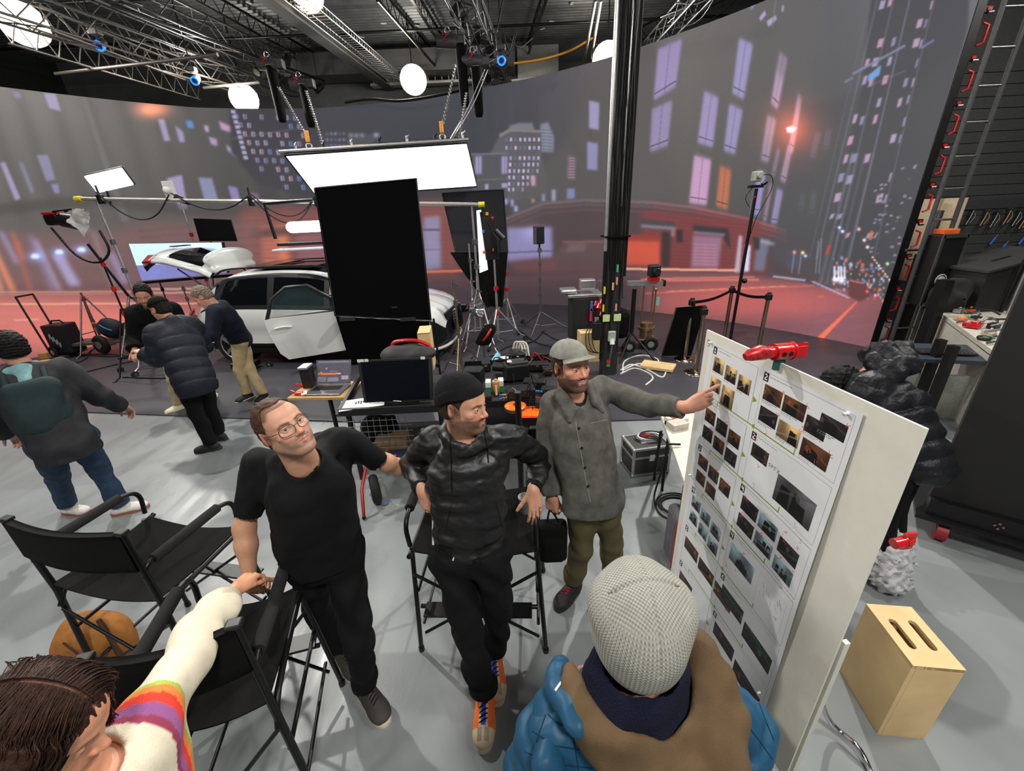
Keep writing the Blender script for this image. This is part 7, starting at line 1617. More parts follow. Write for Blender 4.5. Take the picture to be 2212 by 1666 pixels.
# ================================================================ THE COLUMN WITH ITS CABLES
cb=at(1318,815,0);cb=np.array([1.50,5.9,0]);co=thing('studio_column','black square steel column wrapped with cables','column',cb)
MB().box(cb+(0,.0,3.5),(.20,.20,7.0),bev=.01).build('post',mat('charcoal_post',(.20,.20,.20),.5,.2),co);MB().box(cb+(.115,.02,3.5),(.02,.15,7.)).box(cb+(-.125,-.04,3.5),(.03,.03,7.)).build('flange',mat('charcoal_post',(.2,.2,.2)),co)
MB().cyl(cb+(-.15,-.14,1.85),cb+(-.15,-.14,7.),.022,n=10).build('conduit',ALU,co);MB().cyl(cb+(-.15,-.14,.3),cb+(-.15,-.14,1.85),.024,n=10).build('conduit',BLK,co);MB().cyl(cb+(.03,-.14,2.4),cb+(.03,-.14,7.),.016,n=8).build('conduit',STL,co)
for k in range(14):
 x=-.10+k*.016;z0=rg.choice([.4,.9,1.2,1.6]);pts=[cb+(x+rg.uniform(-.02,.02),-.125-.012*(k%3),z)for z in np.arange(z0,7.01,.55)];MB().tube(curve_pts(pts,50),.008,5).build('cable',RUB,co)
for k in range(4):MB().tube(curve_pts([cb+(.12+.01*k,-.1,z+0)if z>.5 else cb+(.2,-.2,z)for z in(6.9,5,3.2,2.2,1.5)],40),.012,5).build('cable',RUB,co)
MB().box(cb+(0,-.02,2.03),(.34,.32,.022)).build('strap',BLKF,co)
for dx in(-.10,.06):MB().box(cb+(dx,-.155,.93),(.10,.02,.10)).build('yellow_label',mat('pale_yellow_tape',(.84,.90,.62),.6),co)
MB().box(cb+(-.01,-.17,.66),(.11,.06,.15),bev=.01).build('outlet_box',mat('pale_grey_box',(.66,.70,.66),.5),co);MB().cyl(cb+(-.01,-.2,.62),cb+(-.01,-.23,.55),.035,n=10).build('plug',WHT,co);MB().tube(curve_pts([cb+(-.01,-.22,.55),cb+(-.02,-.2,.42),cb+(-.03,-.19,.3)],8),.014,6).build('plug_cable',STL,co)
MB().box(cb+(-.04,-.18,.27),(.05,.02,.05)).build('red_tag',RG,co);MB().box(cb+(-.04,-.18,.21),(.05,.02,.04)).build('green_tag',mat('green_tag',(.25,.6,.35),.5),co)
MB().box(cb+(-.22,-.12,.74),(.12,.14,.26),bev=.01).build('switch_box',BLKP,co);MB().cyl(cb+(-.22,-.1,.87),cb+(-.22,-.1,.93),.035,n=10).build('gland',ALU,co)
for k,(dx,dz,c_)in enumerate([(.02,1.62,(.3,.7,.4)),(.02,1.45,(.80,.6,.45)),(-.03,1.38,(.85,.7,.55)),(.03,1.08,(.85,.6,.5)),(-.145,1.33,(.85,.85,.2)),(-.15,1.08,(.85,.8,.15))]):MB().cyl(cb+(dx,-.17,dz-.05),cb+(dx,-.17,dz+.05),.014,n=8).build('connector',mat('tag_%d'%k,c_,.5),co)
for k in range(3):MB().tube(curve_pts([cb+(-.18-.02*k,-.15,.9),cb+(-.30-.04*k,-.17,.75),cb+(-.26-.05*k,-.18,.48),cb+(-.16,-.18,.42),cb+(-.14,-.16,.6)],24),.007,5).build('cable',RUB,co)
# ================================================================ STAGE EQUIPMENT
# ---- long pipe over the car on two stands
pa,pb=at(170,430,Y=7.2),at(1040,442,Y=7.2);p=thing('lighting_boom_pipe','long pale pipe with yellow end caps spanning above the car','pipe',pa)
MB().cyl(pa,pb,.028,n=12).build('tube',mat('brushed_pipe',(.75,.74,.70),.35,.7),p);MB().cyl(pa-(.05,0,0),pa+(.05,0,0),.042,n=12).build('end_cap',YEL,p);MB().cyl(pb-(.05,0,0),pb+(.05,0,0),.042,n=12).build('end_cap',YEL,p)
for k,x in enumerate((217,538,680)):q=pa+(pb-pa)*(x-170)/870.;MB().box(q,(.06,.09,.14),bev=.01).cyl(q+(0,0,.0),q+(0,0,.2 if k<2 else.02),.015,n=8).build('pipe_clamp',BLK,p)
for k,(x0,x1,sag)in enumerate(((217,370,.38),(375,538,.22),(540,680,.40),(545,682,.30))):
 a=pa+(pb-pa)*(x0-170)/870.+(0,-.04,.1);b=pa+(pb-pa)*(x1-170)/870.+(0,-.04,.08);cable('black cable looping below the long pipe, %s'%['first loop from the left','second loop from the left','third loop, lower strand','third loop, upper strand'][k],[a,(a*3+b)/4-(0,0,sag*.75),(a+b)/2-(0,0,sag),(a+3*b)/4-(0,0,sag*.75),b],.011,n=24)
def rolling_stand(label,q,foot,red,a0):return stand(label,q[:2],float(q[2])-.02,'pipe_stand',ALU,.5,3,a0,.95,True,(.45,.62,.78),.02,red)
rolling_stand('tall chrome rolling stand under the left end of the long pipe',pa+(pb-pa)*.035+(0,.05,0),None,False,.3);rolling_stand('chrome stand with red collars rising behind the open tailgate',at(390,436,Y=9.5),None,True,.8)
rolling_stand('chrome rolling stand under the right end of the long pipe',pa+(pb-pa)*.975+(0,.04,0),None,False,1.2)
# front left rolling stand with a wheeled base, near the bearded man
b0=at(263,805,0);t=thing('rolling_base','grey tubular rolling base leg left of the bearded man','stand',b0);MB().tube([b0+(0,0,.1),b0+(.0,.35,.6),b0+(.05,.7,1.25)],.02,8).build('leg',STL,t);MB().beam(b0+(0,.05,.25),b0+(1.1,.5,.25),.035).build('crossbar',BLK,t);MB().cyl(b0+(-.02,0,.05),b0+(.02,0,.05),.05,n=14).build('caster',RUB,t)
MB().tube([b0+(.05,.7,1.25),b0+(-.10,.5,2.2)],.022,8).tube([b0+(.05,.7,1.25),b0+(-.9,1.2,.1)],.018,8).tube([b0+(.05,.7,1.25),b0+(.7,1.5,.1)],.018,8).build('riser',BLK,t)
# ---- glowing panel and other lamps on the pipe
LG=mat('white_panel_glow',(.93,.97,1.),.5,emit=5.);LB=mat('white_lens_glow',(.9,.93,1.),.5,emit=3.)
q=at(236,390,Y=7.25);lp=thing('led_panel_light','small bright white light panel above the left end of the long pipe','light',q);ax=np.array([nrm((1,0,.15)),nrm((0,-.45,.9)),-nrm(np.cross((1,0,.15),(0,-.45,.9)))]);ax[2]*=1
MB().box(q,(.62,.26,.03),ax=ax,bev=.012).build('lens',LG,lp);MB().box(q+ax[2]*.035,(.64,.28,.03),ax=ax,bev=.01).build('housing',BLKP,lp);MB().cyl(q-(0.1,0,.14),q-(.12,0,.36),.015,n=8).build('bracket',BLK,lp)
q=at(366,410,Y=7.6);lp=thing('open_face_light','lamp with white diffusion and black head above the pipe stand','light',q);MB().box(q,(.17,.05,.26),bev=.01).build('diffusion_frame',mat('white_diffusion',(.80,.80,.78),.7),lp);MB().ball(q+(-.02,-.03,-.01),.06,12).build('bulb',WHT,lp);MB().cyl(q+(.06,0,-.12),q+(.24,.02,-.2),.06,.05,n=12).build('lamp_housing',BLK,lp)
q=at(150,478,Y=6.9);lp=thing('fresnel_light','black and red lamp head wrapped with white diffusion at far left','light',q);MB().cyl(q+(-.10,0,.02),q+(.10,0,-.02),.10,.11,n=14).box(q+(-.20,0,.03),(.22,.16,.16),bev=.03).build('lamp_housing',BLK,lp);MB().box(q+(-.18,-.06,.12),(.24,.04,.03)).build('red_trim',RED,lp)
for s_ in(-1,1):MB().beam(q+(-.1,s_*.09,.14),q+(.2,s_*.09,.16),.02).build('barn_door',BLK,lp)
vs=[];rn=random.Random(2)
for j in range(7):
 for i in range(7):vs.append(q+(.10+.30*i/6+rn.uniform(-.02,.02),-.10+rn.uniform(-.05,.05)+.03*math.sin(i+j),.16-.40*j/6*(1-.15*abs(i-3))+rn.uniform(-.015,.015)))
link_mesh('diffusion_sheet',np.array(vs),[(j*7+i,j*7+i+1,(j+1)*7+i+1,(j+1)*7+i)for j in range(6)for i in range(6)],mat('crumpled_diffusion',(.72,.71,.70),.6,alpha=.93),lp,None,True)
MB().tube(curve_pts([q+(-.32,-.0,-.08),q+(-.1,-.02,-.5),q+(.2,-.02,-.62),q+(.42,0,-.45),q+(.40,0,-.15)],18),.018,6).build('yoke',BLK,lp)
stand('thin red and black stand carrying the fresnel lamp',(q[0]+.22,q[1]+.02),q[2]-.55,'lamp_stand',BLK,.5,3,0,1.0,False,(.55,.75,.95),.016,True)
# bar light under the pipe beside the flag, with its glowing ball
q=at(660,490,Y=7.0);lp=thing('hanging_tube_light','glowing rounded lamp hung from a black bracket over the car roof','light',q);MB().tube(curve_pts([q+(-.22,0,0),q+(.26,0,0)],6),.085,14).ball(q+(-.22,0,0),.085,12).build('glow_tube',LG,lp);MB().tube([q+(-.52,0,-.16),q+(-.56,0,.36),q+(.2,0,.38)],.028,8).build('bracket',BLK,lp)
MB().box(q+(.1,0,-.33),(1.3,.30,.035),bev=.01).build('white_reflector',mat('white_reflector',(.80,.80,.84),.4),lp);MB().box(q+(.1,0,-.25),(1.2,.10,.05),bev=.01).build('fixture',BLKP,lp)
# big LED panel behind the open tailgate
cs=[at(280,527,Y=8.7),at(478,524,Y=8.7),at(490,590,Y=8.7),at(308,606,Y=8.7)];cen=sum(cs)/4;lp=thing('large_led_panel','large blue-white LED panel on stands behind the open tailgate','light',cen)
mid=[(cs[0]*.42+cs[3]*.58),(cs[1]*.42+cs[2]*.58)];MB().prism([cs[0],cs[1],mid[1],mid[0]],(0,-.02,0)).build('upper_diffusion',mat('pale_blue_glow',(.72,.85,1.),.5,emit=1.15),lp);MB().prism([mid[0],mid[1],cs[2],cs[3]],(0,-.02,0)).build('lower_diffusion',mat('violet_glow',(.52,.53,.80),.5,emit=.75),lp)
MB().prism([c+(0,.02,0)for c in cs],(0,.08,0)).build('housing',BLKP,lp);MB().beam(cs[3]+(-.1,0,-.05),cs[2]+(.1,0,-.05),.05).build('lower_bar',BLK,lp)
stand('black stand under the left of the large LED panel',(cs[3][0]+.25,cs[3][1]+.1),1.35,'panel_stand',BLK,.5,3,.5,.6,False,(.6,.9));stand('tall stand behind the blazer man holding the large LED panel',(cs[3][0]+1.0,cs[3][1]-.3),1.32,'panel_stand',STL,.5,3,1.5,.6,False,(.5,.8,.95))
panel_at('black flag panel standing behind the open tailgate','flag','flag',[at(419,472,Y=9),at(499,476,Y=9),at(512,520,Y=9),at(432,520,Y=9)],.03,BLKF,None,(.015,BLK));cable('thin stem holding the black flag panel',[at(455,515,Y=9),at(460,600,Y=9),at(462,640,Y=9)],.012,BLK,n=6,name='flag_pole',cat='stand')
# ---- black floppy flags
FY=5.75
def hy(x,y,Y=FY):return at(x,y,Y=Y)
f1=thing('floppy_flag','tall black floppy flag in front of the car','flag',hy(800,560));tl,tr,br_,bl_=hy(680,407),hy(899,386),hy(931,692),hy(724,682)
MB().prism([tl,tr,br_,bl_],(0,.02,0)).build('upper_cloth',mat('black_duvetyne',(.045,.045,.05),.95,var=.05,spec=.08),f1);MB().tube([tl,tr,br_,bl_,tl],.014,8).build('frame',BLK,f1)
lw=[hy(724,684,FY-.02),hy(928,694,FY-.02),hy(919,782,FY+.12),hy(757,790,FY+.12)];n=14;vs=[]
for j in range(9):
 for i in range(n):a,b=i/(n-1),j/8;q=(lw[0]*(1-a)+lw[1]*a)*(1-b)+(lw[3]*(1-a)+lw[2]*a)*b;vs.append(q+(0,.03*math.sin(a*17)*b+.015*math.sin(a*31+2),.0))
link_mesh('lower_cloth',np.array(vs),[(j*n+i,j*n+i+1,(j+1)*n+i+1,(j+1)*n+i)for j in range(8)for i in range(n-1)],mat('black_duvetyne',(.045,.045,.05)),f1,None,True)
for(x0,x1)in((735,765),(862,900)):MB().box((hy(x0,688,FY-.03)+hy(x1,692,FY-.03))/2,(.22,.01,.05)).build('velcro_strip',mat('dark_grey_strip',(.17,.17,.17),.9),f1)
MB().box(hy(852,664,FY-.005),(.08,.006,.02)).build('cloth_label',mat('dark_grey_strip',(.17,.17,.17),.9),f1)
MB().cyl(hy(931,690)+(.03,.04,0),np.array([hy(931,690)[0]+.03,FY+.04,.05]),.016,n=8).cyl(hy(724,684)+(.02,.04,0),np.array([hy(724,684)[0]+.2,FY+.5,.03]),.014,n=8).build('support_leg',BLK,f1)
f2=thing('floppy_flag','second black flag standing behind the red-collared stands','flag',at(1025,480,Y=8.4));hz=lambda x,y:at(x,y,Y=8.4)
MB().prism([hz(955,418),hz(1088,409),hz(1097,545),hz(984,545)],(0,.02,0)).build('upper_cloth',mat('charcoal_duvetyne',(.12,.12,.14),.95),f2);MB().tube([hz(955,418),hz(1088,409),hz(1097,545),hz(984,545),hz(955,418)],.014,6).build('frame',BLK,f2)
vs=[]
for j in range(8):
 for i in range(8):a,b=i/7,j/7;x=(972+125*a)*(1-b)+(1052+34*a)*b;vs.append(hz(x,545+118*b)+(0,-.05*math.sin(a*14+j)*(.4+b),0))
link_mesh('lower_cloth',np.array(vs),[(j*8+i,j*8+i+1,(j+1)*8+i+1,(j+1)*8+i)for j in range(7)for i in range(7)],BLKF,f2,None,True)
# light panel with white diffusion seen edge-on, on a red stand
cs=[at(1029,455,Y=7.6),at(1045,452,Y=7.6),at(1066,578,Y=7.6),at(1036,590,Y=7.6)];lp=thing('edge_light_panel','white-faced light panel seen edge-on beside the second flag','light',sum(cs)/4)
MB().prism([cs[0],cs[0]*.4+cs[1]*.6,cs[2]*.6+cs[3]*.4,cs[3]],(0,.04,0)).build('diffusion',mat('lit_diffusion',(.9,.92,.95),.5,emit=.9),lp);MB().prism([at(1036,458,Y=7.55),at(1068,462,Y=7.55),at(1078,560,Y=7.55),at(1050,562,Y=7.55)],(0,.07,0)).build('electronics_back',BLKP,lp)
for k,(x,y,c_)in enumerate([(1052,462,(.9,.6,.1)),(1064,472,(.9,.25,.1)),(1044,500,(.2,.5,.9)),(1046,545,(.9,.4,.1)),(1065,540,(.9,.6,.15))]):MB().box(at(x,y,Y=7.5),(.045,.03,.05),bev=.005).build('knob',mat('knob_%d'%k,c_,.4),lp)
for k in range(5):MB().tube(curve_pts([at(1050+4*k,470,Y=7.48),at(1062+3*k,500+6*k,Y=7.44),at(1056+5*k,560,Y=7.5)],12),.008,5).build('cable',RUB,lp)
stand('red-collared chrome stand holding the edge-on light panel',at(1078,742,0)[:2],1.75,'red_collar_stand',ALU,.55,3,.2,.5,True,(.35,.62,.95),.02,True);stand('second red-collared stand just right of the edge-on panel',at(1098,712,0)[:2],2.2,'red_collar_stand',ALU,.55,3,.9,.5,True,(.4,.55,.8),.02,True)
stand('silver stand in front of the black second flag',at(1030,745,0)[:2],1.9,'light_stand',ALU,.55,3,2.2,.75,False,(.5,.65,.85),.016)
q=at(1078,505,Y=6.9);lp=thing('small_spotlight','small black lamp head high on the second red-collared stand','light',q);MB().cyl(q-(.06,0,-.05),q+(.06,0,-.08),.05,.06,n=12).build('can',BLK,lp);MB().cyl(q-(0,0,.1),q-(0,0,.3),.012,n=6).build('stem',BLK,lp)
# parabolic lamp in front of the bumper
q=at(1028,665,Y=6.1);d=nrm((.75,-.25,.15));lp=thing('par_lamp','open silver parabolic reflector lamp in front of the bumper','light',q);MB().lathe([(.03,-.12),(.07,-.09),(.12,-.03),(.155,.05),(.16,.06),(.15,.05),(.11,-.02),(.05,-.08),(0,-.09)],q,d,24).build('reflector',CHR,lp)
rb_=MB()
for k in range(24):a=2*PI*k/24;x_,y_,_=frame_of(d);rb_.tube([q+d*-.09+.05*(math.cos(a)*x_+math.sin(a)*y_),q+d*-.02+.115*(math.cos(a)*x_+math.sin(a)*y_),q+d*.05+.155*(math.cos(a)*x_+math.sin(a)*y_)],.004,4)
o=rb_.build('facets',ALU,lp);o['kind']='stuff';MB().cyl(q-d*.10,q-d*.24,.035,n=10).box(q-d*.2+(0,0,.05),(.08,.08,.06)).build('lamp_housing',BLK,lp)
stand('chrome stand with knuckle clamps left of the parabolic lamp',at(1000,820,0)[:2],1.55,'clamp_stand',mat('warm_steel',(.62,.56,.46),.3,.9),.5,3,.4,.5,False,(.42,.78,.95),.017);stand('low stand below the parabolic lamp',at(1048,790,0)[:2],.95,'light_stand',STL,.45,3,.1,.4,False,(.6,),.014)
o=thing('sandbag','black sandbag with red band hanging from the lamp stand','sandbag',at(1052,722,Y=6.0));q=at(1052,722,Y=6.0);s=SDF(.014);s.ell(q,(.11,.075,.17),[nrm((.8,0,-.6)),(0,1,0),nrm((.6,0,.8))],.02);s.ell(q+(-.07,0,-.12),(.12,.06,.06),None,.05);s.wr(.008,25,2);V,Q=s.mesh();link_mesh('bag_body',V,Q,BLKF,o,None,True);MB().torus(q,(.8,0,-.6),.122,.018,20,6).build('red_band',RED,o)
# middle stand with small panel light
mb_=at(1168,714,0);stand('slim chrome stand alone in the middle of the dark stage floor',mb_[:2],1.75,'light_stand',STL,.62,3,.1,.22,False,(.45,.62,.8,.95),.02)
q=np.array([mb_[0],mb_[1],1.95]);lp=thing('small_panel_light','small black panel light on the lone middle stand','light',q);MB().box(q,(.20,.09,.34),rz=.3,bev=.02).build('housing',BLKP,lp);MB().box(q+(-.09,-.03,0),(.02,.14,.34),rz=.3).build('barn_door',STL,lp);MB().cyl(q-(0,0,.17),q-(0,0,.24),.02,n=8).build('spigot',BLK,lp)
for k,pts in enumerate([[(1120,712),(1160,740),(1230,752),(1290,728)],[(1175,715),(1150,738),(1100,748),(1060,770)],[(1170,716),(1210,736),(1260,732),(1300,700)]]):cable('black cable lying on the stage floor around the lone middle stand',[at(x,y,.03)for x,y in pts],.011,group='floor cables by the middle stand')
# ---- cart with camera slider right of the column
def wheel(c,axis,r,w,root,nm='wheel'):axis=nrm(axis);c=np.asarray(c,float);t=MB().cyl(c-axis*w/2,c+axis*w/2,r*.8,n=20).torus(c,axis,r-w*.42,w*.5,22,8).build(nm,RUB,root);MB().cyl(c-axis*w*.6,c+axis*w*.6,r*.45,n=14).build('hub',ALU,t);return t
q=at(1318,700,Y=6.9);ct=thing('equipment_cart','black equipment cart half hidden behind the column','cart',(1.75,7.0,0));c0=np.array([1.75,7.05,0.])
MB().box(c0+(-.45,0,.62),(.45,.5,.80),bev=.02).build('case_body',mat('black_cart_case',(.09,.09,.09),.7),ct);MB().box(c0+(-.45,0,1.05),(.60,.5,.05),bev=.01).build('top_shelf',ALU,ct);MB().box(c0+(-.72,-.05,1.12),(.28,.3,.08),bev=.03).build('tray',ALU,ct);MB().box(c0+(-.40,-.05,1.22),(.26,.2,.16),bev=.02).build('silver_bracket',ALU,ct);MB().box(c0+(.1,0,.5),(.5,.45,.5),bev=.1).build('fabric_bag',BLKF,ct)
for sx in(-.6,.35):wheel(c0+(sx,-.2,.12),(0,1,0),.12,.07,ct)
apple_box('yellow-stained plywood apple box at the foot of the column',(1.33,6.55,0),.05,(.36,.26,.52),slots=False)
cl_=thing('red_clamp_cluster','cluster of red clamps and pink tape hanging left of the column','clamps',at(1298,660,Y=6.6));q=at(1298,660,Y=6.6)
for k,(dx,dz,r_)in enumerate([(-.0,.05,.05),(-.04,-.02,.06),(.02,-.06,.055),(.0,-.14,.04),(-.1,.03,.03)]):MB().cyl(q+(dx,-.03,dz-.03),q+(dx+.03,-.0,dz+.04),r_,n=10).build('clamp_jaw',RED,cl_)
MB().box(q+(-.16,-.02,-.14),(.04,.02,.22),bev=.008).build('pink_tape',mat('pink_tape',(.9,.15,.45),.5),cl_);MB().box(q+(-.155,-.02,.0),(.035,.02,.16)).build('blue_tape',mat('blue_tape',(.3,.5,.75),.5),cl_)
q=at(1405,615,Y=6.6);sl=thing('camera_slider','motorised slider with a small black camera right of the column','camera',q);MB().beam(at(1355,612,Y=6.6),at(1432,611,Y=6.6),.10,.07,up=(0,0,1)).build('rail',ALU,sl);MB().box(at(1433,611,Y=6.6),(.03,.14,.09)).build('rail_end',BLK,sl);MB().box(q+(.02,-.06,.09),(.16,.12,.06)).build('carriage',RED,sl)
MB().box(q+(.03,-.02,.22),(.17,.16,.18),bev=.02).cyl(q+(.03,-.1,.22),q+(.03,-.2,.22),.05,n=14).build('camera_body',BLKP,sl);MB().box(q+(.06,-.105,.24),(.05,.01,.04)).build('white_label',WHT,sl);MB().cyl(q+(-.25,0,-.06),np.array([q[0]-.25,q[1],.45]),.035,n=10).build('support_post',BLK,sl);MB().tube([np.array([q[0]-.25,q[1],.45]),np.array([q[0]-.5,q[1]-.3,.02])],.02,6).tube([np.array([q[0]-.25,q[1],.45]),np.array([q[0]-.25,q[1]+.5,.02])],.02,6).tube([np.array([q[0]-.25,q[1],.45]),np.array([q[0]+.1,q[1]-.3,.02])],.02,6).build('support_legs',BLK,sl)
# brass tank dolly
dc=at(1392,752,0);dc[2]=0;dl=thing('tank_dolly','brass and steel tank dolly with two black tyres','dolly',dc);BR=mat('dull_brass',(.60,.52,.40),.35,.8)
MB().cyl(dc+(0,0,.20),dc+(0,0,.48),.11,n=18).build('tank',BR,dl);MB().box(dc+(0,0,.19),(.34,.26,.04),bev=.01).cyl(dc+(0,0,.36),dc+(0,0,.40),.15,n=18).build('shelf',BR,dl)
for dx,h in((-.09,1.15),(.07,1.20),(.12,1.05)):MB().cyl(dc+(dx,.02,.45),dc+(dx,.02,h),.014,n=8).ball(dc+(dx,.02,h),.028,8).build('valve_rod',BR,dl)
for dy in(-.16,.16):wheel(dc+(.05,dy,.125),(0.2,1,0),.125,.08,dl)
MB().box(dc+(.16,0,.85),(.06,.02,.14),rz=.3).build('teal_tag',mat('teal_tag',(.5,.75,.7),.5),dl)
for k,pts in enumerate([[(1345,805),(1350,780),(1385,768),(1420,776),(1415,790),(1380,786),(1345,800)],[(1340,800),(1365,788),(1400,800),(1430,815),(1440,800)],[(1340,808),(1370,796),(1400,806),(1410,818),(1395,832)]]):cable(['white cable looping right of the column, upper loop','white cable crossing the plywood board','white cable looping right of the column, lower loop'][k],[at(x,y,.02)for x,y in pts],.013,WHT)
o=MB().box((2.32,6.0,.055),(.50,.30,.05),rz=-.55,bev=.008).build('plywood_board',PLY,None,loc=(2.32,6.0,.055));tag(o,'flat plywood pancake board on the stage floor right of the column','board');MB().box((2.32,6.0,.030),(.40,.2,.03),rz=-.55).build('board_core',PLY,o)
# ---- stanchions with belts
BRS=mat('polished_stanchion',(.66,.60,.52),.18,1.);SP=[(1479,776,1.0),(1502,805,1.0),(1563,738,1.0),(1636,762,1.0)];tops=[]
for k,(x,y,h)in enumerate(SP):
 c=at(x,y,0.018);t=thing('stanchion',['leftmost polished stanchion beside the black flag','polished stanchion nearest the storyboard, behind its top corner','farthest polished stanchion beside the black camera pole','rightmost polished stanchion above the storyboard'][k],'stanchion',c,'belt barrier posts')
 MB().lathe([(0,.035),(.03,.05),(.08,.03),(.165,.012),(.17,0)],c,(0,0,1),28).build('base',BRS,t);MB().cyl(c+(0,0,.03),c+(0,0,h),.032,n=16).build('post',BRS,t);MB().cyl(c+(0,0,h),c+(0,0,h+.012),.034,n=16).box(c+(0,0,h-.06),(.085,.085,.09),bev=.01).build('belt_head',BLKP,t);tops.append(c+(0,0,h-.055))
for k,(a,b,lab)in enumerate([(0,2,'black belt between the leftmost and farthest stanchions'),(0,1,'black belt between the two nearest stanchions'),(2,3,'black belt reaching the rightmost stanchion')]):
 a,b=tops[a],tops[b];n=10;vs=[]
 for i in range(n+1):t_=i/n;p_=a+(b-a)*t_-(0,0,.05*math.sin(PI*t_));vs+=[p_+(0,0,.024),p_-(0,0,.024)]
 side=nrm(np.cross(b-a,(0,0,1)))*.003;m2=len(vs);vs+=[v+side for v in vs]
 o=link_mesh('barrier_belt',np.array(vs),[(2*i,2*i+1,2*i+3,2*i+2)for i in range(n)]+[(m2+2*i,m2+2*i+2,m2+2*i+3,m2+2*i+1)for i in range(n)]+[(2*i,2*i+2,m2+2*i+2,m2+2*i)for i in range(n)],BLKF,None,loc=a);tag(o,lab,'belt')
panel_at('black flag leaning between the stanchions','flag','flag',[at(1461,664,.92),at(1524,660,.92),at(1492,768,.05),at(1430,768,.03)],.025,BLKF,None,(.012,mat('warm_steel',(.62,.56,.46))))
# tall black camera pole
pb_=at(1576,742,0.018);cp=thing('camera_pole','tall black pole with a small action camera on top','stand',pb_);MB().cyl(pb_,pb_+(0,0,2.55),.026,n=10).build('pole',BLK,cp);MB().lathe([(.0,.03),(.18,.012),(.2,0)],pb_,(0,0,1),20).build('base',BLK,cp);q=pb_+(-.02,0,2.62)
MB().box(q+(0,0,-.04),(.20,.10,.04)).cyl(q+(.1,0,-.02),q+(.16,0,.02),.03,n=8).build('mount_plate',BLK,cp);MB().box(q+(-.02,-.02,.10),(.13,.12,.15),bev=.02).cyl(q+(-.02,-.08,.11),q+(-.02,-.13,.11),.04,n=12).build('camera_body',mat('pale_camera',(.58,.60,.54),.4),cp);MB().tube(curve_pts([q+(.05,0,.12),q+(.22,0,.10),q+(.26,0,-.1),q+(.1,0,-.5),q+(.03,0,-.9)],20),.006,5).tube(curve_pts([q+(-.05,0,-.05),q+(-.13,0,-.2),q+(-.04,0,-.34)],10),.006,5).build('camera_cable',RUB,cp);MB().ball(pb_+(.06,-.02,1.12),.045,8).build('pole_knob',BLK,cp);MB().cyl(pb_+(0,0,2.42),pb_+(0,0,2.44),.032,n=10).build('red_ring',RED,cp)
# ================================================================ WORK AREA BEHIND THE MEN
# ---- monitor cart
mc=thing('monitor_cart','black folding monitor cart behind the T-shirt man','cart',(-1.15,3.6,0));a_,b_=at(735,893,.86),at(925,902,.86);DKP=mat('dark_grey_tray',(.13,.13,.13),.6)
fw=np.array([-.12,1.,0]);fw=nrm(fw);rt=nrm(np.array([1.,.0,0]));O=a_
Pm=lambda x,y,z:np.array([a_[0],a_[1],0])+rt*x+fw*y+(0,0,z)
Wm=float(b_[0]-a_[0])+.12
MB().box(Pm(Wm/2,.42,.84),(Wm,.84,.03),ax=[rt,nrm(np.cross((0,0,1),rt)),(0,0,1)],bev=.01).build('tray',DKP,mc)
for(x0,y0,x1,y1)in((0,0,Wm,0),(0,0,0,.84),(Wm,0,Wm,.84)):MB().beam(Pm(x0,y0,.875),Pm(x1,y1,.875),.03,.05).build('tray_rim',BLKP,mc)
for x,y in((.05,.05),(Wm-.05,.05),(.05,.8),(Wm-.05,.8)):MB().beam(Pm(x,y,.14),Pm(x,y,.84),.035).build('leg',BLK,mc)
MB().box(Pm(Wm/2,.42,.32),(Wm*.95,.75,.02),ax=[rt,nrm(np.cross((0,0,1),rt)),(0,0,1)]).build('lower_shelf',BLKP,mc)
def wheel2(c,axis,r,w,root):
 axis=nrm(axis);c=np.asarray(c,float);t=MB().torus(c,axis,r-w*.5,w*.5,26,8).cyl(c-axis*w*.35,c+axis*w*.35,r*.7,n=20).build('wheel',RUB,root);MB().cyl(c-axis*w*.5,c+axis*w*.5,r*.40,n=16).build('hub',ALU,t)
wheel2(at(812,1065,.10)*(1,1,0)+(0,0,.14),(.9,.4,0),.14,.085,mc);wheel2(Pm(Wm-.05,.1,.14),(.9,.3,0),.14,.085,mc);wheel2(Pm(.05,.8,.14),(.9,.4,0),.14,.085,mc)
bk=MB()
for i in range(10):bk.tube([Pm(.02+i*.06,.0,.50),Pm(.05+i*.055,.0,.80)],.003,4)
for j in range(6):bk.tube([Pm(.0,.0,.5+.055*j),Pm(.6,.0,.5+.055*j)],.003,4)
o=bk.build('wire_basket',STL,mc);o['kind']='stuff'
m4,m3=at(787,873,.885),at(935,865,.885);m1,m2=at(772,779,Y=m4[1]+.10),at(931,772,Y=m3[1]+.10);dp=nrm(np.cross(m2-m1,m4-m1));dp=dp if dp[1]>0 else-dp
mo=thing('monitor','large black monitor standing on the cart tray','monitor',(m3+m4)/2);MB().prism([m1,m2,m3,m4],dp*.05).build('housing',BLKP,mo);ins=lambda a,b,t:a+(b-a)*t
c=(m1+m2+m3+m4)/4;MB().prism([c+(p_-c)*.92-dp*.002 for p_ in(m1,m2,m3,m4)],-dp*.002).build('screen',mat('dark_screen',(.035,.045,.075),.35,spec=.12),mo)
for(u0,u1)in((.0,.09),(.10,.15),(.86,.92)):MB().prism([ins(m1,m2,u0)-dp*.006+(0,0,.01),ins(m1,m2,u1)-dp*.006+(0,0,.01),ins(m1,m2,u1)-dp*.006-(0,0,.018),ins(m1,m2,u0)-dp*.006-(0,0,.018)],-dp*.002).build('tape_label',WHT,mo)
MB().box((m3+m4)/2-dp*.006+(0,0,.012),(.04,.002,.008)).build('maker_plate',STL,mo);MB().box((m3+m4)/2+dp*.05-(0,0,.0),(.3,.2,.03)).build('foot',BLKP,mo)
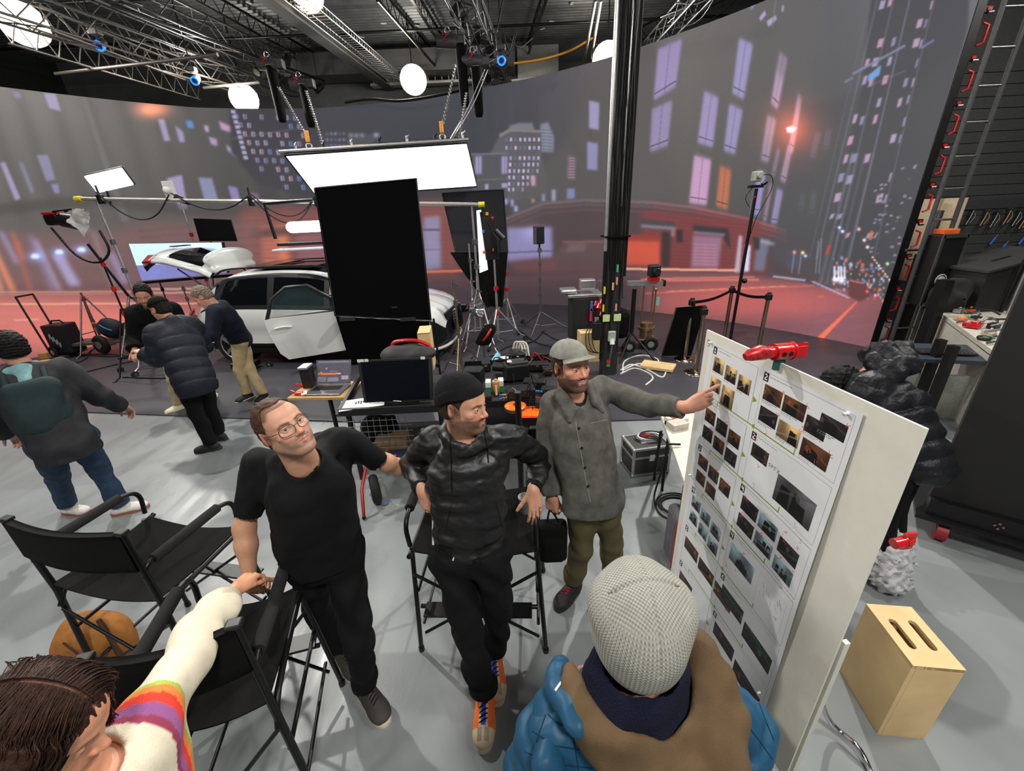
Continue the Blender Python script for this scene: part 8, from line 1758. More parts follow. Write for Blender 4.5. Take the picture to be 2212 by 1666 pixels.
# paper sheets, charger, phone
pp=Pm(.17,.11,.895);pa_=nrm(np.array([.98,.25,0]));pb2=nrm(np.array([-.25,.98,0]));o=MB().box(pp,(.36,.22,.003),ax=[pa_,pb2,(0,0,1)]).box(pp+(.01,.012,-.004),(.36,.22,.003),ax=[pa_,pb2,(0,0,1)]).build('paper_sheets',mat('white_paper',(.88,.88,.87),.8),None,loc=pp);tag(o,'printed paper sheets lying on the left of the monitor cart','paper')
for k in range(6):MB().box(pp+pa_*(-.05+k*.022)+pb2*(.02+.01*(k%2))+(0,0,.002),(.012,.05+.01*(k%3),.001),ax=[pa_,pb2,(0,0,1)]).build('printed_block',BLKP,o)
for k in range(8):MB().box(pp+pa_*(.08+(k%3)*.03)+pb2*(-.04+(k//3)*.03)+(0,0,.002),(.014,.006,.001),ax=[pa_,pb2,(0,0,1)]).build('printed_line',STL,o)
cable('white charging cable curled on the cart tray',[Pm(.42,.20,.90),Pm(.50,.24,.90),Pm(.50,.16,.90),Pm(.44,.13,.90),Pm(.52,.10,.90)],.005,WHT);o=MB().box(Pm(.64,.24,.895),(.14,.075,.012),rz=-.1,bev=.004).build('phone',BLKP,None,loc=Pm(.64,.24,.895));tag(o,'black phone lying on the cart tray in front of the monitor','phone')
# black and red cushion bag on top of the monitor, wooden box behind
q=at(880,764,Y=3.72);s=SDF(.012);s.ell(q,(.26,.16,.075),None,.03);s.ell(q+(-.10,-.05,.02),(.12,.10,.07),None,.05);s.ell(q+(.14,-.03,.01),(.14,.12,.06),None,.05);s.wr(.012,22,6);V,Q=s.mesh();bgo=thing('soft_bag','black and red soft camera bag on top of the monitor','bag',q-(0,0,.06));link_mesh('bag_body',V,Q,mat('charcoal_nylon',(.14,.14,.14),.75,bump=.4,bscale=80),bgo,None,True)
MB().tube(curve_pts([q+(-.16,.05,.02),q+(-.12,.06,.10),q+(.08,.05,.11),q+(.22,.04,.05),q+(.24,.0,.0)],18),[.020]*17,6).build('red_trim',RED,bgo)
apple_box('honey plywood box with a round hole behind the monitor',tuple(at(935,850,Y=4.25)*(1,1,0)+(.0,0,.86)),.1,(.13,.3,.42),'wooden_box',False);q=at(945,790,Y=3.98);o=MB().cyl(q,q+(0,.01,0),.022,n=12).build('hole_cap',BLKP,None,loc=q);tag(o,'dark round hole on the honey plywood box','hole')
# ---- laptop on a small board on a stand
lc=at(690,850,.80);lb=thing('laptop_stand','small wooden board on a black stand holding the laptop','table',(lc[0],lc[1],0));MB().box(lc+(.02,.12,-.02),(.60,.42,.025),rz=-.08).build('board_top',mat('honey_plywood',(.70,.56,.34),.6),lb);MB().cyl(np.array([lc[0]+.08,lc[1]+.02,.2]),lc+(.08,.02,-.03),.022,n=10).build('column',BLK,lb)
for k in range(3):a=.4+2*PI*k/3;MB().tube([np.array([lc[0]+.08,lc[1]+.02,.35]),np.array([lc[0]+.08+.35*math.cos(a),lc[1]+.02+.35*math.sin(a),.02])],.014,6).build('leg',BLK,lb)
SLV=mat('space_grey',(.42,.42,.44),.35,.6);lt=thing('laptop','open grey laptop with a dark editing screen','laptop',lc);MB().box(lc+(.05,.08,.002),(.38,.26,.014),rz=-.08,bev=.004).build('laptop_base',SLV,lt)
kb=MB()
for r_ in range(5):
 for k in range(13):kb.box(lc+(-.09+k*.022+.004*r_*0,.10+r_*.020-.03,.0105),(.018,.016,.003),rz=-.08)
o=kb.build('keys',BLKP,lt);o['kind']='stuff'
s1,s2,s3,s4=lc+(-.13,.225,.012),lc+(.245,.195,.012),lc+(.265,.29,.245),lc+(-.11,.32,.245);nn=nrm(np.cross(s2-s1,s4-s1));nn=nn if nn[1]<0 else-nn;MB().prism([s1,s2,s3,s4],-nn*.008).build('lid',SLV,lt)
scr=lambda u,v,o=.001:(s1*(1-u)+s2*u)*(1-v)+(s4*(1-u)+s3*u)*v+nn*o
MB().add([scr(.03,.05),scr(.97,.05),scr(.97,.97),scr(.03,.97)],[(0,1,2,3)]).build('screen',mat('laptop_screen',(.30,.29,.33),.3,emit=.55),lt)
for k,(u0,v0,u1,v1,c_)in enumerate([(.06,.38,.60,.46,(.75,.42,.25)),(.60,.40,.72,.46,(.7,.6,.6)),(.05,.88,.95,.95,(.42,.42,.50)),(.06,.10,.30,.30,(.40,.40,.44)),(.34,.10,.66,.28,(.44,.44,.50)),(.74,.18,.94,.34,(.55,.54,.56)),(.28,.62,.33,.68,(.3,.6,.8)),(.4,.52,.62,.54,(.5,.5,.55)),(.10,.46,.18,.50,(.7,.5,.3))]):MB().add([scr(u0,v0,.0015),scr(u1,v0,.0015),scr(u1,v1,.0015),scr(u0,v1,.0015)],[(0,1,2,3)]).build('screen_element',mat('scr_%d'%k,c_,.3,emit=.6),lt)
q=lc+(-.19,.22,.10);o=thing('small_field_monitor','black battery pack with silver side clamped left of the laptop','battery',q);MB().box(q,(.10,.12,.24),bev=.01).build('battery_case',BLKP,o);MB().box(q+(.02,-.04,.13),(.09,.14,.02)).build('silver_plate',ALU,o);MB().cyl(q+(-.06,0,-.1),q+(-.14,-.02,-.08),.02,n=8).build('knob',RED,o)
q=lc+(-.20,.0,.01);o=MB().box(q,(.08,.04,.03),bev=.005).cyl(q+(-.04,0,.01),q+(-.09,.02,.02),.015,n=8).box(q+(.05,-.0,.0),(.05,.08,.012),rz=.3,mi=1).build('red_adapter',[RED,WHT],None,loc=q);tag(o,'red adapter and white clip left of the laptop','adapter')
for k,pts in enumerate([[(700,895),(706,860),(712,870)],[(575,935),(590,925),(600,938)]]):pass
# ---- grip cart full of camera gear behind the beanie
gc=thing('grip_cart','wide black cart crowded with camera gear','cart',(.05,3.95,0));g0=np.array([.02,3.98,.0]);Pg=lambda x,y,z:g0+(x,y,z)
MB().box(Pg(0,0,.72),(1.15,1.15,.03),bev=.008).build('top_shelf',DKP,gc);MB().box(Pg(0,0,.30),(1.1,1.1,.03)).build('lower_shelf',DKP,gc)
for x in(-.55,.55):
 for y in(-.55,.55):MB().beam(Pg(x,y,.1),Pg(x,y,.74),.035).build('leg',BLK,gc);wheel2(Pg(x,y,.09),(1,0,0),.09,.05,gc)
for(x0,y0,x1,y1)in((-.57,-.57,.57,-.57),(-.57,-.57,-.57,.57),(.57,-.57,.57,.57),(-.57,.57,.57,.57)):MB().beam(Pg(x0,y0,.76),Pg(x1,y1,.76),.02,.06).build('rim',BLK,gc)
def gear(label,cat,name,parts,at_):o=thing(name,label,cat,at_);[mb.build(nm,mt,o)for nm,mb,mt in parts];return o
def near(x,y,z):return at(x,y,z)
ZT=.745
q=near(1115,800,ZT+.1);gear('black cinema camera with a red label on the cart','camera','cinema_camera',[('camera_body',MB().box(q,(.26,.18,.18),rz=.2,bev=.02),BLKP),('top_vents',MB().box(q+(.02,0,.10),(.20,.14,.02),rz=.2,bev=.004),mat('dark_grey_plastic',(.22,.22,.22),.5)),('red_label',MB().box(q+(-.07,-.02,.112),(.05,.07,.003),rz=.2),WHT),('lens',MB().cyl(q+(-.12,.05,.02),q+(-.24,.09,.02),.05,n=16),BLKP),('top_handle',MB().tube([q+(-.1,0,.1),q+(-.1,0,.17),q+(.1,0,.17),q+(.1,0,.1)],.012,6),BLK)],q-(0,0,.1))
q=near(1125,850,ZT+.07);gear('wireless receiver box with blue and gold connectors','receiver','receiver_box',[('receiver_case',MB().box(q,(.26,.14,.13),rz=.1,bev=.01),BLKP)]+[('blue_connector',MB().cyl(q+(-.13,-.03,-.03+.04*k),q+(-.20,-.04,-.03+.04*k),.010,n=8),mat('blue_plug',(.15,.4,.75),.4))for k in range(2)]+[('gold_connector',MB().cyl(q+(-.13,-.06,-.04+.03*k),q+(-.17,-.06,-.04+.03*k),.009,n=8),mat('gold_plug',(.8,.6,.25),.3,.9))for k in range(3)]+[('blue_plug',MB().cyl(q+(.13,-.03,.03),q+(.20,-.05,.03),.013,n=8),mat('blue_plug',(.15,.4,.75))),('red_plug',MB().cyl(q+(.13,-.04,-.03),q+(.19,-.06,-.04),.013,n=8),RED)],q-(0,0,.07))
q=near(1113,878,ZT+.03);OR=mat('orange_disc',(.88,.42,.08),.3,coat=.4);gear('round orange translucent filter disc on the cart','disc','orange_disc',[('disc_plate',MB().lathe([(0,.015),(.085,.014),(.10,.008),(.10,0),(0,0)],q,(0,0,1),28),OR),('centre_hub',MB().cyl(q,q+(0,0,.022),.02,n=12),STL),('disc_case',MB().cyl(q-(0,0,.03),q,.092,n=24),mat('smoke_case',(.30,.24,.18),.3))],q-(0,0,.03))
q=near(1150,930,.60);q=near(1152,892,ZT);gear('transparent orange tray with red rim beside the disc','tray','orange_tray',[('tray_bottom',MB().box(q,(.20,.16,.02),rz=-.1),OR),('tray_rim',MB().tube([q+(-.1,-.08,.0),q+(.1,-.08,.0),q+(.1,.08,.02),q+(-.1,.08,.02),q+(-.1,-.08,0)],.007,5),mat('bright_red_rim',(.95,.2,.12),.4))],q)
q=near(1072,838,ZT+.07);gear('bottle of amber liquid with an orange cap','bottle','amber_bottle',[('bottle_body',MB().lathe([(0,-.07),(.034,-.07),(.033,.05),(.028,.06)],q,(0,0,1),16),mat('amber_liquid',(.75,.45,.10),.15)),('paper_label',MB().box(q+(.0,-.033,-.01),(.018,.004,.11)),WHT),('lid',MB().cyl(q+(0,0,.055),q+(0,0,.075),.037,n=14),mat('beige_lid',(.66,.62,.54),.5)),('orange_cap',MB().ball(q+(0,0,.085),(.016,.016,.014),10),mat('orange_cap',(.95,.5,.15),.4))],q-(0,0,.07))
for k,(x,y)in enumerate(((1055,835),(1082,832))):q=near(x,y,ZT+.06);gear(['green and white tissue box left of the amber bottle','green and white tissue box right of the amber bottle'][k],'box','tissue_box',[('box_body',MB().box(q,(.05,.10,.12),bev=.003),mat('green_card',(.10,.50,.30),.5)),('box_top',MB().box(q+(0,0,.035),(.052,.102,.055),bev=.003),WHT)],q-(0,0,.06))
q=near(1070,775,ZT+.03);gear('light blue sleeve rolled on the far side of the cart','roll','blue_roll',[('sleeve',MB().lathe([(.03,-.1),(.035,.1),(.030,.1),(.026,-.1)],q,(.3,.9,.15),14),mat('light_blue_plastic',(.50,.74,.82),.4))],q-(0,0,.03))
q=near(1095,772,ZT+.02);gear('white paper card in a black holder on the cart','card','paper_card',[('card_sheet',MB().box(q,(.16,.10,.004),rz=.2),WHT),('holder',MB().box(q+(.02,.08,-.01),(.26,.20,.02),rz=.2,bev=.006),BLKP)],q-(0,0,.02))
for k,(x,y,z_,s_)in enumerate([(1023,812,.10,(.20,.16,.16)),(1118,770,.08,(.20,.16,.14)),(1160,790,.05,(.26,.12,.08)),(1182,800,.04,(.10,.12,.08)),(1085,815,.03,(.16,.20,.03)),(1155,830,.06,(.22,.12,.10)),(1148,770,.03,(.18,.12,.06)),(1172,768,.05,(.14,.16,.10)),(1050,790,.05,(.10,.12,.10)),(1035,860,.05,(.22,.14,.08)),(1185,845,.05,(.14,.10,.08)),(1168,870,.05,(.10,.10,.06))]):
 q=near(x,y,ZT+z_);gear('black equipment case among the gear, %s'%['leftmost with open lid','with a white name label','long and flat at the back','small at the right end','flat leaning pouch with yellow tag','behind the wireless receiver','at the far edge','under the tangled cables','beside the blue sleeve','in front of the amber bottle','right of the receiver','near the orange tray'][k],'case','gear_case',[('case_body',MB().box(q,s_,rz=.1*(k%5)-.2,bev=.01),BLKP),('latch',MB().box(q+(0,-s_[1]/2-.003,s_[2]*.2),(.03,.006,.015),rz=.1*(k%5)-.2),[STL,WHT,STL,RED,YEL,STL,RED,STL,ALU,STL,ALU,RED][k])],q-(0,0,s_[2]/2))
for k in range(16):
 a=near(rg.uniform(1090,1195),rg.uniform(755,880),ZT+rg.uniform(.08,.2));b=a+np.array([rg.uniform(-.2,.2),rg.uniform(-.15,.15),-.05]);cable('thin loose cable tangled over the camera gear',[a,(a+b)/2+(rg.uniform(-.06,.06),0,rg.uniform(.04,.12)),b],rg.choice([.004,.006]),rg.choice([RUB,RUB,STL,RED]),n=14,group='loose cables on the gear cart')
for k in range(3):a=near(1108+k*6,762,ZT+.1);cable('thick pale grey cable looped over the back of the gear cart',[a,a+(.03,.02,.12),a+(.10,.0,.10),a+(.12,-.08,-.02)],.013,mat('pale_grey_cable',(.72,.71,.66),.6),n=14,group='pale grey cables on the gear cart')
q=at(1116,950,.55);sp=thing('short_post','short round black post with flat top in front of the orange disc','post',at(1120,1000,Y=2.55)*(1,1,0));qq=at(1118,848,Y=2.75);MB().cyl(np.array([qq[0],qq[1],.02]),qq,.024,n=16).build('post',BLK,sp);MB().cyl(qq,qq+(0,0,.004),.0245,n=16).build('cap',mat('slate_cap',(.24,.25,.27),.5),sp);MB().cyl(np.array([qq[0],qq[1],0]),np.array([qq[0],qq[1],.02]),.15,n=20).build('base',BLK,sp);MB().torus(qq-(0,0,.30),(0,0,1),.034,.009,16,6).build('clamp_ring',BLK,sp)
# ---- things on the floor below: bottle, red tripod leg, bags, dark clutter
q=at(832,1088,0);q[2]=0;o=gear('clear glass bottle standing by the black cart wheel','bottle','glass_bottle',[('bottle_body',MB().lathe([(0,.002),(.038,.002),(.042,.02),(.042,.15),(.030,.19),(.014,.21),(.014,.27),(.016,.28),(.012,.28)],q,(0,0,1),20),mat('pale_glass',(.80,.83,.78),.08,trans=.75)),('label_band',MB().lathe([(.0425,.03),(.0427,.07)],q,(0,0,1),20),mat('blue_label',(.40,.48,.66),.5))],q)
q=at(787,1122,0);q[2]=0;t=thing('red_tripod_leg','red metal stand leg reaching the floor behind the T-shirt man','stand',q);MB().tube([q+(0,0,.01),q+(-.03,.14,.20),q+(-.02,.30,.34)],.014,8).build('tube',mat('red_tube',(.62,.14,.12),.35,.3),t);MB().ball(q+(0,0,.016),.018,8).build('rubber_foot',RUB,t)
for k,(x,y,z_,s_,m_,lab)in enumerate([(850,955,.36,(.30,.22,.14),mat('brown_card',(.36,.28,.18),.8),'brown cardboard box on the lower shelf of the monitor cart'),(865,985,.34,(.26,.18,.08),mat('navy_case',(.10,.13,.22),.6),'navy case on the lower shelf of the monitor cart'),(820,925,.40,(.30,.25,.2),BLKF,'black rucksack on the lower shelf of the monitor cart')]):
 q=at(x,y,z_+s_[2]/2);s=SDF(.012);s.box(q,np.array(s_)/2,None,.03);s.wr(.006,20,k);V,Q=s.mesh();o=link_mesh('shelf_bag' if k==2 else 'storage_box',V,Q,m_,None,None,True,loc=q);tag(o,lab,'bag' if k==2 else 'box')
q=at(835,988,.45);o=MB().cyl(q,q+(.08,.02,0),.012,n=8).build('pink_marker',mat('pink_plastic',(.85,.2,.35),.4),None,loc=q);tag(o,'pink plastic grip among the cables under the monitor cart','grip')
for k in range(5):q=at(775,1005,.10);cable('coil of black cable hanging left of the cart wheel',[q+(.10*math.cos(t),.02*k+.02*math.sin(t),.14+.10*math.sin(t)+.01*k)for t in np.linspace(0,2*PI,9)],.007,group='coiled cables by the cart wheel')
# ---- brown backpack on the floor by the left chair
q=at(215,1385,.17);s=SDF(.009);s.ell(q,(.20,.12,.21),None,.04);s.ell(q+(-.12,-.02,-.06),(.14,.12,.13),None,.06);s.wr(.014,16,4);s.cut(q-(0,0,.168),(0,0,-1),.5);V,Q=s.mesh();o=thing('brown_backpack','brown canvas backpack on the floor beside the left chair','backpack',q*(1,1,0));link_mesh('bag_body',V,Q,mat('tan_canvas',(.60,.38,.14),.8,bump=.3,bscale=200,var=.15),o,None,True)
MB().tube(curve_pts([q+(-.02,-.12,.16),q+(.05,-.14,.04),q+(-.02,-.15,-.1)],12),.005,5).tube(curve_pts([q+(.1,-.02,.20),q+(.16,-.06,.12),q+(.18,-.08,-.02)],12),.012,6).build('strap',mat('dark_brown_strap',(.25,.16,.10),.7),o)
# ---- beige cup, paper cup in hand
# ---- white table, flight case and coil behind the storyboard
WT=mat('white_laminate',(.78,.77,.72),.45);tb=thing('white_table','white folding table behind the left edge of the storyboard','table',(1.6,2.75,0));t1,t2,t3,t4=at(1428,898,.74),at(1478,1040,.74),np.array([1.75,2.22,.74]),np.array([1.86,3.1,.74])
MB().prism([t1,t2,t3,t4],(0,0,-.035)).build('tabletop',WT,tb)
for x,y in((t1+(.06,-.06,0))[:2],(t2+(.05,.08,0))[:2],(t4+(-.06,-.06,0))[:2],(t3+(-.05,.08,0))[:2]):MB().cyl((x,y,0),(x,y,.71),.014,n=8).build('leg',BLK,tb)
MB().cyl(at(1413,1037,0)*(1,1,0)+(0,0,.0),at(1428,930,.62),.014,n=8).build('folding_leg',BLK,tb)
for k,(u,v,s_,c_,lab)in enumerate([(.15,.10,(.16,.11,.03),(.80,.77,.70),'magazine with a red picture on the white table'),(.13,.22,(.14,.10,.05),(.72,.70,.64),'small pale carton on the white table'),(.08,.16,(.10,.05,.03),(.12,.12,.12),'dark sunglasses case on the white table')]):
 q=t1+(t4-t1)*u*1.2+(t2-t1)*v*1.1+(0,0,s_[2]/2+.002);o=MB().box(q,s_,rz=.3,bev=.003).build(['magazine','carton','sunglasses_case'][k],mat('tabletop_item_%d'%k,c_,.5),None,loc=q);tag(o,lab,['magazine','carton','case'][k])
 if k==0:MB().box(q+(0,-.01,.0165),(.09,.05,.002),rz=.3).build('red_picture',mat('dull_red',(.6,.18,.14),.5),o)
fc=at(1392,1005,0);fc=np.array([1.27,3.38,0.]);R_=[nrm((1,.15,0)),nrm((-.15,1,0)),(0,0,1)];f=thing('flight_case','silver-edged flight case under the white table','case',fc);c=fc+(0,0,.16)
MB().box(c,(.36,.26,.28),ax=R_,bev=.008).build('case_body',mat('dark_case_laminate',(.20,.19,.18),.5),f)
for sx in(-1,1):
 for sy in(-1,1):
  MB().beam(c+np.array(R_[0])*.18*sx+np.array(R_[1])*.13*sy-(0,0,.14),c+np.array(R_[0])*.18*sx+np.array(R_[1])*.13*sy+(0,0,.14),.022).build('edge',ALU,f)
  for sz in(-1,1):MB().ball(c+np.array(R_[0])*.18*sx+np.array(R_[1])*.13*sy+(0,0,.14*sz),.02,8).build('corner',ALU,f)
for sz in(-1,.35,1):
 for s_ in(-1,1):MB().beam(c+np.array(R_[0])*-.18+np.array(R_[1])*.13*s_+(0,0,.14*sz),c+np.array(R_[0])*.18+np.array(R_[1])*.13*s_+(0,0,.14*sz),.020).build('edge',ALU,f);MB().beam(c+np.array(R_[0])*.18*s_+np.array(R_[1])*-.13+(0,0,.14*sz),c+np.array(R_[0])*.18*s_+np.array(R_[1])*.13+(0,0,.14*sz),.020).build('edge',ALU,f)
MB().box(c+(.0,.0,.146),(.13,.09,.008),ax=R_).build('handle_dish',ALU,f);MB().box(c+(.02,.1,.146),(.10,.03,.004),ax=R_).build('red_tape',RG,f);MB().box(c-np.array(R_[1])*.135+(.0,0,.04),(.05,.012,.07),ax=R_).build('latch',CHR,f)
for k in range(3):q=c+(.02+.02*k,.04,.165+.01*k);cable('grey cable coil lying on the flight case',[q+(.11*math.cos(t),.07*math.sin(t),0)for t in np.linspace(0,2*PI,9)],.008,[STL,WHT,RUB][k],group='cable coils on the flight case')
for k in range(3):q=at(1462,1092,.01);cable('coil of dark cable on the floor left of the storyboard',[q+((.13+.02*k)*math.cos(t),(.11+.015*k)*math.sin(t),.01*k)for t in np.linspace(0,2*PI,10)],.008,group='coiled floor cable by the storyboard')
cable('dark cable dropping from the white table to the floor',[at(1470,960,.76),at(1442,962,.75),at(1438,985,.6),at(1425,1030,.25),at(1413,1075,.02),at(1425,1110,.01),at(1460,1128,.01)],.008)
q=np.array([.86,1.62,.0]);q=at(1452,1230,0.0);q[2]=0;o=thing('cushion_seat','grey seat with red piping behind the storyboard\'s lower corner','seat',q);MB().box(q+(.04,.1,.22),(.10,.2,.44),bev=.04).build('cushion',mat('grey_fabric',(.38,.37,.40),.9),o);MB().tube(curve_pts([q+(-.01,0,.02),q+(-.012,.0,.36),q+(.0,.0,.43),q+(.04,.0,.45)],12),.007,6).build('piping',RED,o)
# fluffy white wind cover behind the board
q=at(1922,1225,.13);s=SDF(.009);s.cap(q+(.02,.06,.12),q+(-.04,-.06,-.03),.11,.095,.02);s.wr(.016,110,3);V,Q=s.mesh();o=link_mesh('fluffy_cover',V,Q,mat('white_fur',(.80,.80,.82),1.,bump=1.,bscale=250),None,None,True,loc=q);tag(o,'fluffy white fur cover on the floor behind the storyboard','fur cover')
o=MB().lathe([(.0,0),(.028,.0),(.036,.10),(.038,.10)],at(1135,1105,.88),(0,0,1),16).build('paper_cup',WHT,None,loc=at(1135,1105,.88));tag(o,'white paper cup held under the beanie man\'s hand','cup')
# ================================================================ LEFT AND RIGHT BACKGROUND
# ---- hand truck with black power box
q=at(150,752,0);q=np.array([-9.0,8.0,.018]);q=at(143,768,.018);ht=thing('hand_truck','folding hand truck carrying a black power box at far left','cart',q);d=np.array([-.35,.2,0])
for s_ in(-1,1):MB().tube([q+(-.12,s_*.16,.10),q+(-.35,s_*.16+.1,1.25)],.018,6).build('rail',BLK,ht);wheel2(q+(.0,s_*.2,.13),(.3,1,0),.13,.04,ht)
MB().tube([q+(-.35,-.06,1.25),q+(-.35,.26,1.25)],.018,6).build('handle',BLK,ht);MB().box(q+(.12,0,.06),(.4,.34,.02)).build('toe_plate',BLK,ht)
pb3=thing('power_box','black power box with a white script logo on the hand truck','battery',q+(.12,0,.08));MB().box(q+(.14,0,.38),(.42,.34,.60),bev=.03).build('box_shell',mat('black_box_shell',(.08,.10,.12),.5),pb3);MB().tube([q+(.0,0,.68),q+(.05,0,.74),q+(.22,0,.74),q+(.27,0,.68)],.018,6).build('handle',BLK,pb3)
lg=MB();f_=q+(.14,-.178,.38)
lg.tube(curve_pts([f_+(-.10+.03*k*.8,0,(.16 if k%2 else.02)-.03*k)for k in range(8)],40),.010,4).build('script_logo',mat('pale_logo',(.62,.66,.68),.5),pb3)
# ---- low cart with pneumatic wheels, tarp and gear
q=at(202,764,.018);lcx=thing('wheeled_platform_cart','low platform cart with big grey-hubbed wheels','cart',q);
for dx,dy in((-.45,0),(.30,-.05)):wheel2(q+(dx,dy,.20),(.25,1,0),.20,.13,lcx)
MB().box(q+(.55,.15,.24),(1.7,.45,.05),rz=.12).build('platform',mat('grey_deck',(.34,.30,.30),.6),lcx)
for k,(dx,s_,m_,lab)in enumerate([(.45,(.24,.16,.22),mat('dark_pouch',(.10,.13,.17),.7),'dark rucksack with a blue stripe on the platform cart'),(.95,(.36,.18,.17),BLKF,'black duffel bag on the platform cart')]):
 c=q+(dx,.15,.27+s_[2]);s=SDF(.014);s.ell(c,s_,None,.03);s.wr(.012,16,k);V,Q=s.mesh();o=link_mesh('gear_bag',V,Q,m_,None,None,True,loc=c);tag(o,lab,'bag')
 if k==0:MB().tube(curve_pts([c+(-.05,-.17,.12),c+(.04,-.18,.05),c+(.14,-.15,-.02)],8),.014,6).build('blue_stripe',mat('sky_stripe',(.25,.5,.75),.5),o)
o=MB().tube(curve_pts([q+(.15,.1,.62),q+(.35,.1,.6)],4),.02,6).build('orange_roll',mat('orange_cloth',(.85,.4,.15),.7),None,loc=q+(.15,.1,.62));tag(o,'orange rolled strap above the platform cart','strap')
stand('chrome crank stand with red knob rising behind the platform cart',(q[0]+.05,q[1]+.25),1.25,'crank_stand',STL,.62,3,.4,1.0,False,(.9,),.02,True)
# ---- far left: lamp head and bicycle-wheel cart, yellow boxes, black bag
q=at(42,712,.018);t=thing('utility_cart','spoked two-wheel cart with red and black gear at the left edge','cart',q)
for dy in(-.2,.2):
 MB().torus(q+(.25,dy,.28),(.2,1,0),.27,.02,28,6).build('tyre',RUB,t);sp=MB();[sp.tube([q+(.25,dy,.28),q+(.25+.26*math.cos(a),dy,.28+.26*math.sin(a))],.004,4)for a in np.linspace(0,2*PI,13)[:-1]];o=sp.build('spokes',STL,t);o['kind']='stuff'
MB().tube([q+(.1,-.2,.25),q+(-.5,-.1,1.25)],.02,6).tube([q+(.1,.2,.25),q+(-.5,.2,1.25)],.02,6).tube([q+(-.5,-.1,1.25),q+(-.5,.2,1.25)],.02,6).build('frame',BLK,t);MB().box(q+(-.12,0,.62),(.26,.3,.4),bev=.03).build('gear_box',BLKP,t);MB().box(q+(-.4,-.02,1.12),(.14,.16,.16),bev=.02).build('red_pouch',RED,t)
for k,(x,y)in enumerate(((98,768),(98,785))):q=at(x,y,.08);o=MB().box(q,(.16,.13,.12),rz=.3*k,bev=.008).build('wood_block',mat('pale_wood',(.80,.64,.40),.6),None,loc=q);tag(o,['small pale wooden block near the left carts, farther one','small pale wooden block near the left carts, nearer one'][k],'block')
q=at(128,786,.10);s=SDF(.012);s.ell(q,(.22,.12,.09),None,.02);s.wr(.014,20,9);V,Q=s.mesh();o=link_mesh('cloth_bundle',V,Q,BLKF,None,None,True,loc=q);tag(o,'black cloth bundle on the floor right of the wooden blocks','cloth')
for k,pts in enumerate([[(120,775),(180,768),(250,770),(330,762),(380,760)],[(150,790),(185,775),(200,755),(250,742)],[(100,830),(200,800),(300,778),(380,770)],[(265,815),(350,817),(420,812)],[(150,768),(230,765),(300,772),(360,778)]]):cable('black cable trailing over the left of the stage floor',[at(x,y,.03)for x,y in pts],.011,group='cables on the left stage floor')
q=at(7,618,Y=9.);o=MB().lathe([(.03,-.08),(.08,-.02),(.10,.05),(0,.05)],q,(.2,-1,-.1),14).build('small_lamp',mat('pale_lamp',(.75,.80,.75),.4),None,loc=q);tag(o,'small pale lamp head at the left edge of the screen','light');
q=at(50,655,Y=8.9);o=MB().lathe([(.02,-.08),(.06,-.02),(.09,.05),(0,.05)],q,(-.9,-.3,-.1),14).build('small_lamp',mat('pale_lamp',(.75,.80,.75)),None,loc=q);tag(o,'small pale lamp beside the hand truck handle','light')
# below the car: red jack stand and dark bag
q=at(535,800,.0);o=thing('floor_jack','dark trolley jack with red parts under the rear of the car','jack',q*(1,1,0));q=q*(1,1,0);MB().box(q+(0,0,.12),(.4,.25,.1),bev=.02).build('jack_body',BLKP,o);MB().box(q+(.05,-.05,.2),(.16,.12,.06),bev=.01).build('red_saddle',RED,o);wheel2(q+(.35,.1,.06),(0,1,0),.06,.04,o)
# ================= right side
def lad(label,x0,x1,Y,top=6.2,w=.33):
 a=thing('scaffold_ladder',label,'ladder',(5.95,Y,0));p0,p1=np.array([5.93,Y,.3]),np.array([5.93,Y,top]);q0,q1=p0+(w,0,0),p1+(w,0,0)
 MB().cyl(p0,p1,.028,n=10).build('rail',DKM,a);MB().cyl(q0,q1,.028,n=10).build('rail',DKM,a)
 for k in range(15):z=.5+k*.385;MB().cyl(p0*(1,1,0)+(0,0,z),q0*(1,1,0)+(0,0,z),.016,n=8).build('rung',STL,a)
 return a
lad('black scaffold ladder with steel rungs at the right end of the screen',0,0,6.0)
for k,(x,y,lab)in enumerate([(1975,620,'thick black steel post standing at the right end of the screen'),(2020,660,'black padded post right of the thick steel post')]):
 q=at([1925,1966][k],[762,815][k],0)*(1,1,0);top=[1.55,1.35][k];o=thing('steel_post',lab,'post',q);MB().beam(q+(0,0,.0),q+(0,0,top),.17-.05*k,.13,up=(0,1,0)).build('post',BLK,o);MB().box(q+(0,0,.01),(.3,.3,.02)).build('base_plate',BLK,o)
 if k==0:MB().cyl(q+(0,0,1.55),q+(0,0,2.15),.055,n=14).build('grey_sleeve',STL,o);MB().cyl(q+(-.3,0,1.62),q+(.1,0,1.62),.02,n=8).build('cross_pin',STL,o)
for k,(x,y)in enumerate(((1968,905),(1990,925))):q=at(x,y,0)*(1,1,0);o=thing('steel_post',['short black post behind the bending person, left of two','short black post behind the bending person, right of two'][k],'post',q);MB().beam(q,q+(0,0,.95),.07).build('post',BLK,o);MB().box(q+(0,0,.01),(.25,.25,.02)).build('base_plate',BLK,o)
